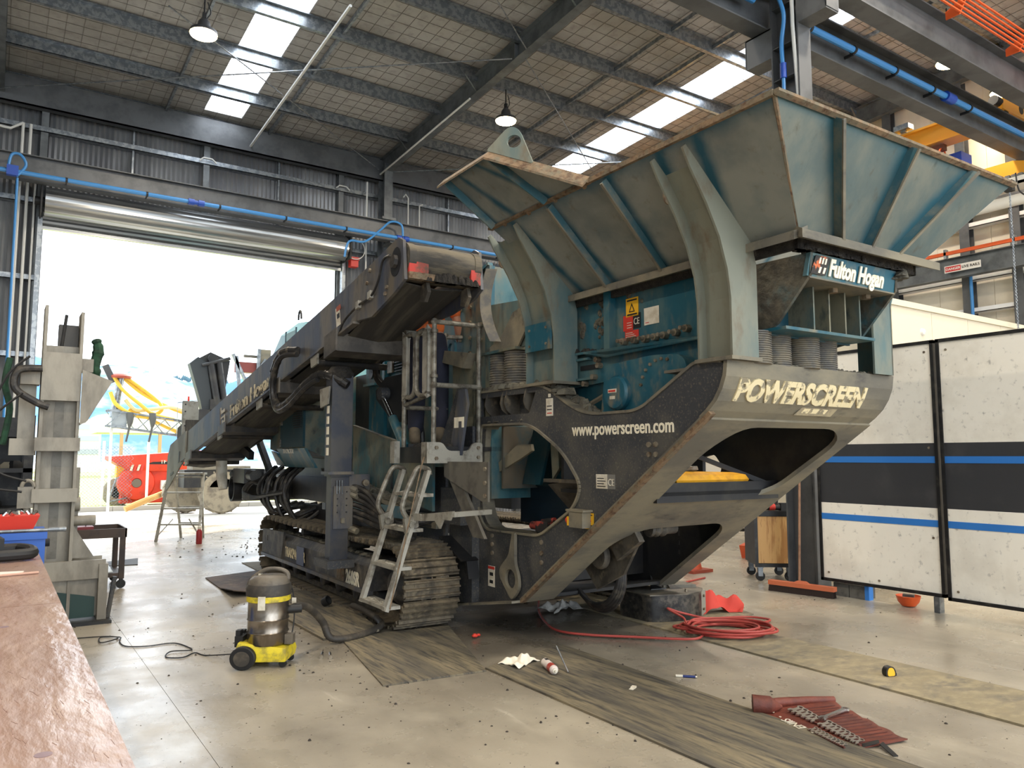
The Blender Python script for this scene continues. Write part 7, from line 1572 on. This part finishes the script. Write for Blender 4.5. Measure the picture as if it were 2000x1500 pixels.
# buildings and hills
bl_ = thing('farm_shed', 'pale grey shed wall on posts beyond the fence', 'building', (9.4,70,0)); obj('shed_wall', MB().box((-2.7,0,3.6),(6,6,5.0)).prism([(-2.7,0,5.0),(6,0,5.0),(6,0,6.6)], (0,6,0)), M('shed_grey', (190,186,174), .7), bl_)
for x in (-.9,2.0): obj('shed_post', MB().box((x-.12,0,0),(x+.12,.3,3.6)), M('shed_post', (170,130,90), .7), bl_)
b2 = thing('white_building', 'white two storey building with window bands in the far distance', 'building', (8.0,92,0)); obj('walls', MB().box((-3.5,0,0),(1.2,8,5.6)), m_white, b2)
for z in (1.9,3.3,4.5): obj('window_band', MB().box((-3.3,-.1,z),(1.0,0,z+.55)), M('far_glass', (150,156,166), .4), b2)
hl = MB(); nx, ny = 60, 26; idx = []
import mathutils
for j in range(ny+1):
    row = []
    for i in range(nx+1):
        x = -160 + 520*i/nx; y = 330 + 170*j/ny; q = j/ny
        ridge = 44 + 3*math.sin(x*.035) + 2.5*math.sin(x*.11+1) + (x-60)*-.02
        z = ridge*(math.sin(min(q*1.35,1)*PI/2))**.8 * (1 if q < .8 else 1-(q-.8)*1.2) + mathutils.noise.noise(Vector((x*.03,y*.03,0)))*7*min(1,q*3) + mathutils.noise.noise(Vector((x*.09,y*.09,3)))*2.5*q
        row.append(hl.pt((x, y, max(z, -1))))
    idx.append(row)
for j in range(ny):
    for i in range(nx): hl.f.append([idx[j][i], idx[j][i+1], idx[j+1][i+1], idx[j+1][i]])
single('hills', hl, M('hill_haze', (150,160,166), 1.0, 0, dirt=(88,120,156), amt=.5, scale=.016, soft=.05, dirt2=(104,128,134), amt2=.35, scale2=.08, spec=0), 'pale hazy hills with blue shaded slopes on the skyline', 'hills', (0,0,0), kind='structure')  # distance haze and blue slope shading are painted into the hill colours
tb = MB(); rnd = random.Random(31)
for k in range(90):
    x = 20 + 90*k/90 + rnd.uniform(-.5,.5); z = 45.5 + rnd.uniform(-1,1) - abs(x-62)*.06; r = rnd.uniform(.5,1.1)
    tb.lathe([(r*.6,-1),(r,.2),(r*.7,1.2),(r*.2,1.9)], (x, 452, z), 7)
tag(obj('ridge_trees', tb, M('ridge_tree', (84,110,116), 1.0)), 'tiny trees along the hazy ridge line', 'trees', kind='stuff')
rnd = random.Random(41)
for k, (x, y) in enumerate(((1.3,29.3),(2.35,30.9),(7.0,27.4),(8.4,27.5))):
    mb = MB()
    for q in range(26):
        a = rnd.uniform(0,6.3); l = rnd.uniform(.2,.5); tlt = rnd.uniform(.2,.9); p = Vector((.06*math.cos(a),.06*math.sin(a),0)); e_ = Vector((math.cos(a)*l*tlt, math.sin(a)*l*tlt, l))
        sd_ = Vector((-math.sin(a), math.cos(a), 0))*.02; mb.hexa([p-sd_, p+sd_, p+Vector((0,0,.005))],[e_-sd_*.3, e_+sd_*.3, e_+Vector((0,0,.005))])
    single('flax_bush', mb, M('flax_green', (150,160,104), .8), ['low spiky bush behind the fence beside the press','low spiky bush behind the fence left of the red hopper','low spiky bush on the verge right of the red fan housing','low spiky bush on the verge behind the step ladder'][k], 'bush', (x,y,.04), 0, 'bushes along the verge')

# ================================================= PERSON ON THE PLATFORM
def skin(verts, edges, radii, root=0, sub=2):
    me = bpy.data.meshes.new('tmp'); me.from_pydata(verts, edges, []); o = bpy.data.objects.new('tmp', me); COL.objects.link(o)
    md = o.modifiers.new('s', 'SKIN'); md.use_smooth_shade = True
    if not me.skin_vertices: me.skin_vertices.new()
    for i, r in enumerate(radii): me.skin_vertices[0].data[i].radius = r if isinstance(r, tuple) else (r, r); me.skin_vertices[0].data[i].use_root = (i == root)
    ms = o.modifiers.new('b', 'SUBSURF'); ms.levels = sub; ms.render_levels = sub
    dg = bpy.context.evaluated_depsgraph_get(); dg.update(); res = bpy.data.meshes.new_from_object(o.evaluated_get(dg))
    bpy.data.objects.remove(o); bpy.data.meshes.remove(me)
    for p in res.polygons: p.use_smooth = True
    return res
def chain(n): return [(i, i+1) for i in range(n-1)]
def person(label, loc, rz_, trousers, top_, boots, hi=None, bend=0):
    P = thing('person', label, 'person', loc, rz_)
    # joints, facing +y; z up
    J = [(0,0,1.0),(0,-.01,1.15),(0,.0,1.32),(0,.0,1.50),(0,.02,1.60),(0,.03,1.70),(0,.04,1.82),      # 0 pelvis..6 crown
         (.10,0,.96),(.11,.03,.52),(.12,-.01,.10),(.12,.12,.04),                                        # 7-10 right leg
         (-.10,0,.96),(-.12,.05,.53),(-.13,.02,.10),(-.13,.15,.04),                                     # 11-14 left leg
         (.20,0,1.48),(.28,.0,1.20),(.30,.16,.98),(.31,.20,.93),                                        # 15-18 right arm
         (-.20,0,1.48),(-.29,.05,1.22),(-.22,.28,1.12),(-.20,.33,1.12)]                                 # 19-22
    E_ = [(0,1),(1,2),(2,3),(3,4),(4,5),(5,6),(0,7),(7,8),(8,9),(9,10),(0,11),(11,12),(12,13),(13,14),(3,15),(15,16),(16,17),(17,18),(3,19),(19,20),(20,21),(21,22)]
    Rr = [.14,.13,.15,.12,.055,.09,.07,.09,.058,.045,.04,.09,.058,.045,.04,.06,.045,.035,.03,.06,.045,.035,.03]
    sk_ = M('skin', (196,142,116), .6); body = obj('body', skin(J, E_, Rr), sk_, P)
    tv = [J[0],(0,0,1.13)] + [J[7],J[8],(.12,0,.10)] + [J[11],J[12],(-.13,.03,.10)]
    obj('trousers', skin(tv, [(0,1),(0,2),(2,3),(3,4),(0,5),(5,6),(6,7)], [.165,.16,.115,.095,.085,.115,.095,.085]), trousers, P)
    jv = [(0,0,1.05),J[1],J[2],J[3],J[15],(.25,.0,1.30),(.275,.0,1.22),J[19],(-.25,.03,1.33),(-.28,.045,1.24)]
    obj('jacket', skin(jv, [(0,1),(1,2),(2,3),(3,4),(4,5),(5,6),(3,7),(7,8),(8,9)], [.175,.165,.18,.14,.085,.068,.055,.085,.068,.055]), top_, P)
    for x, y in ((.12,-.01),(-.13,.02)):
        b_ = obj('boot', skin([(x,y-.03,.20),(x,y-.03,.07),(x,y+.10,.055),(x,y+.18,.045)], chain(4), [.062,.06,.055,.045]), boots, P); obj('sole', MB().prism([(x-.05,y-.10,0),(x+.05,y-.10,0),(x+.055,y+.15,0),(x,y+.23,0),(x-.055,y+.15,0)], (0,0,.03)), m_deck, b_)
    # hands: palm and fingers
    for (hx, hy, hz, d) in ((.31,.20,.93,Vector((.05,.5,-.85))),(-.20,.33,1.12,Vector((.2,.95,-.1)))):
        d.normalize(); o_ = Vector((hx,hy,hz)); sd_ = d.cross(Vector((1,0,.3))).normalized(); hv = []; he = []; hr = []
        def addc(ch, rs):
            s0 = len(hv); hv.extend([tuple(c) for c in ch]); he.extend([(s0+i, s0+i+1) for i in range(len(ch)-1)]); hr.extend(rs); return s0
        addc([o_, o_+d*.05, o_+d*.085], [.024,.034,.03]); nrm = d.cross(sd_)
        for k in range(4):
            b0 = o_+d*.07+sd_*(-.027+.018*k); L_ = (.065,.075,.07,.055)[k]; s0 = addc([b0, b0+d*L_*.5+nrm*.008, b0+d*L_*.85+nrm*.03], [.010,.009,.008]); he.append((1 if k in (1,2) else 1, s0))
        b0 = o_+d*.03+sd_*-.03; s0 = addc([b0, b0+d*.03-sd_*.02, b0+d*.055-sd_*.02+nrm*.01], [.012,.010,.009]); he.append((1, s0))
        obj('hand', skin(hv, he, hr, 0, 1), sk_, P)
    hd_ = obj('hair', MB().loft([[(.098*math.cos(a)*s_, .035+.105*math.sin(a)*s_, z) for a in [2*PI*i/18 for i in range(18)]] for z, s_ in ((1.76,1.02),(1.80,1.0),(1.85,.8),(1.885,.35))]), M('hair_brown', (60,46,36), .8), P)
    for s_ in (-1,1):
        e_ = obj('eye', MB().lathe([(0,-.012),(.010,-.006),(.012,.004),(0,.012)], (s_*.034,.125,1.735), 10, 'y'), m_decw, P); obj('pupil', MB().lathe([(.0,.0),(.006,.010),(0,.0135)], (s_*.034,.1255,1.735), 8, 'y'), m_deck, e_)
        obj('ear', MB().lathe([(0,-.01),(.028,-.004),(.03,.004),(.0,.012)], (s_*.096,.03,1.72), 12, 'x'), sk_, P)
    obj('nose', skin([(0,.115,1.735),(0,.138,1.70),(0,.125,1.69)], chain(3), [.010,.015,.011], 0, 1), sk_, P); obj('mouth', MB().box((-.025,.112,1.655),(.025,.122,1.664)), M('lips', (160,96,84), .6), P)
    return P
per_ = person('person in orange shirt and navy trousers standing on the platform behind the gates', mw(3.62,7.2,1.705), math.radians(-35), M('navy_cloth', (34,36,52), .85, 0, dirt=(26,28,40), amt=.45, scale=5), M('hivis_orange', (226,118,58), .75, 0, dirt=(206,98,44), amt=.4, scale=4), M('boot_tan', (112,98,78), .8, 0, dirt=(84,74,60), amt=.4, scale=9))
per_.scale = (1.06,1.06,1.10)
single('hivis_stand_in', MB().prism([(-.03,0,0),(.03,0,0),(.02,0,.14),(.0,0,.22),(-.03,0,.22)], (0,.02,0)), M('hivis_yellow', (222,232,50), .6), 'fluorescent yellow strip standing for a second person behind the platform rail', 'strap', mw(4.02,7.42,2.05))  # stand-in strip for the hi-vis clothing of a second person
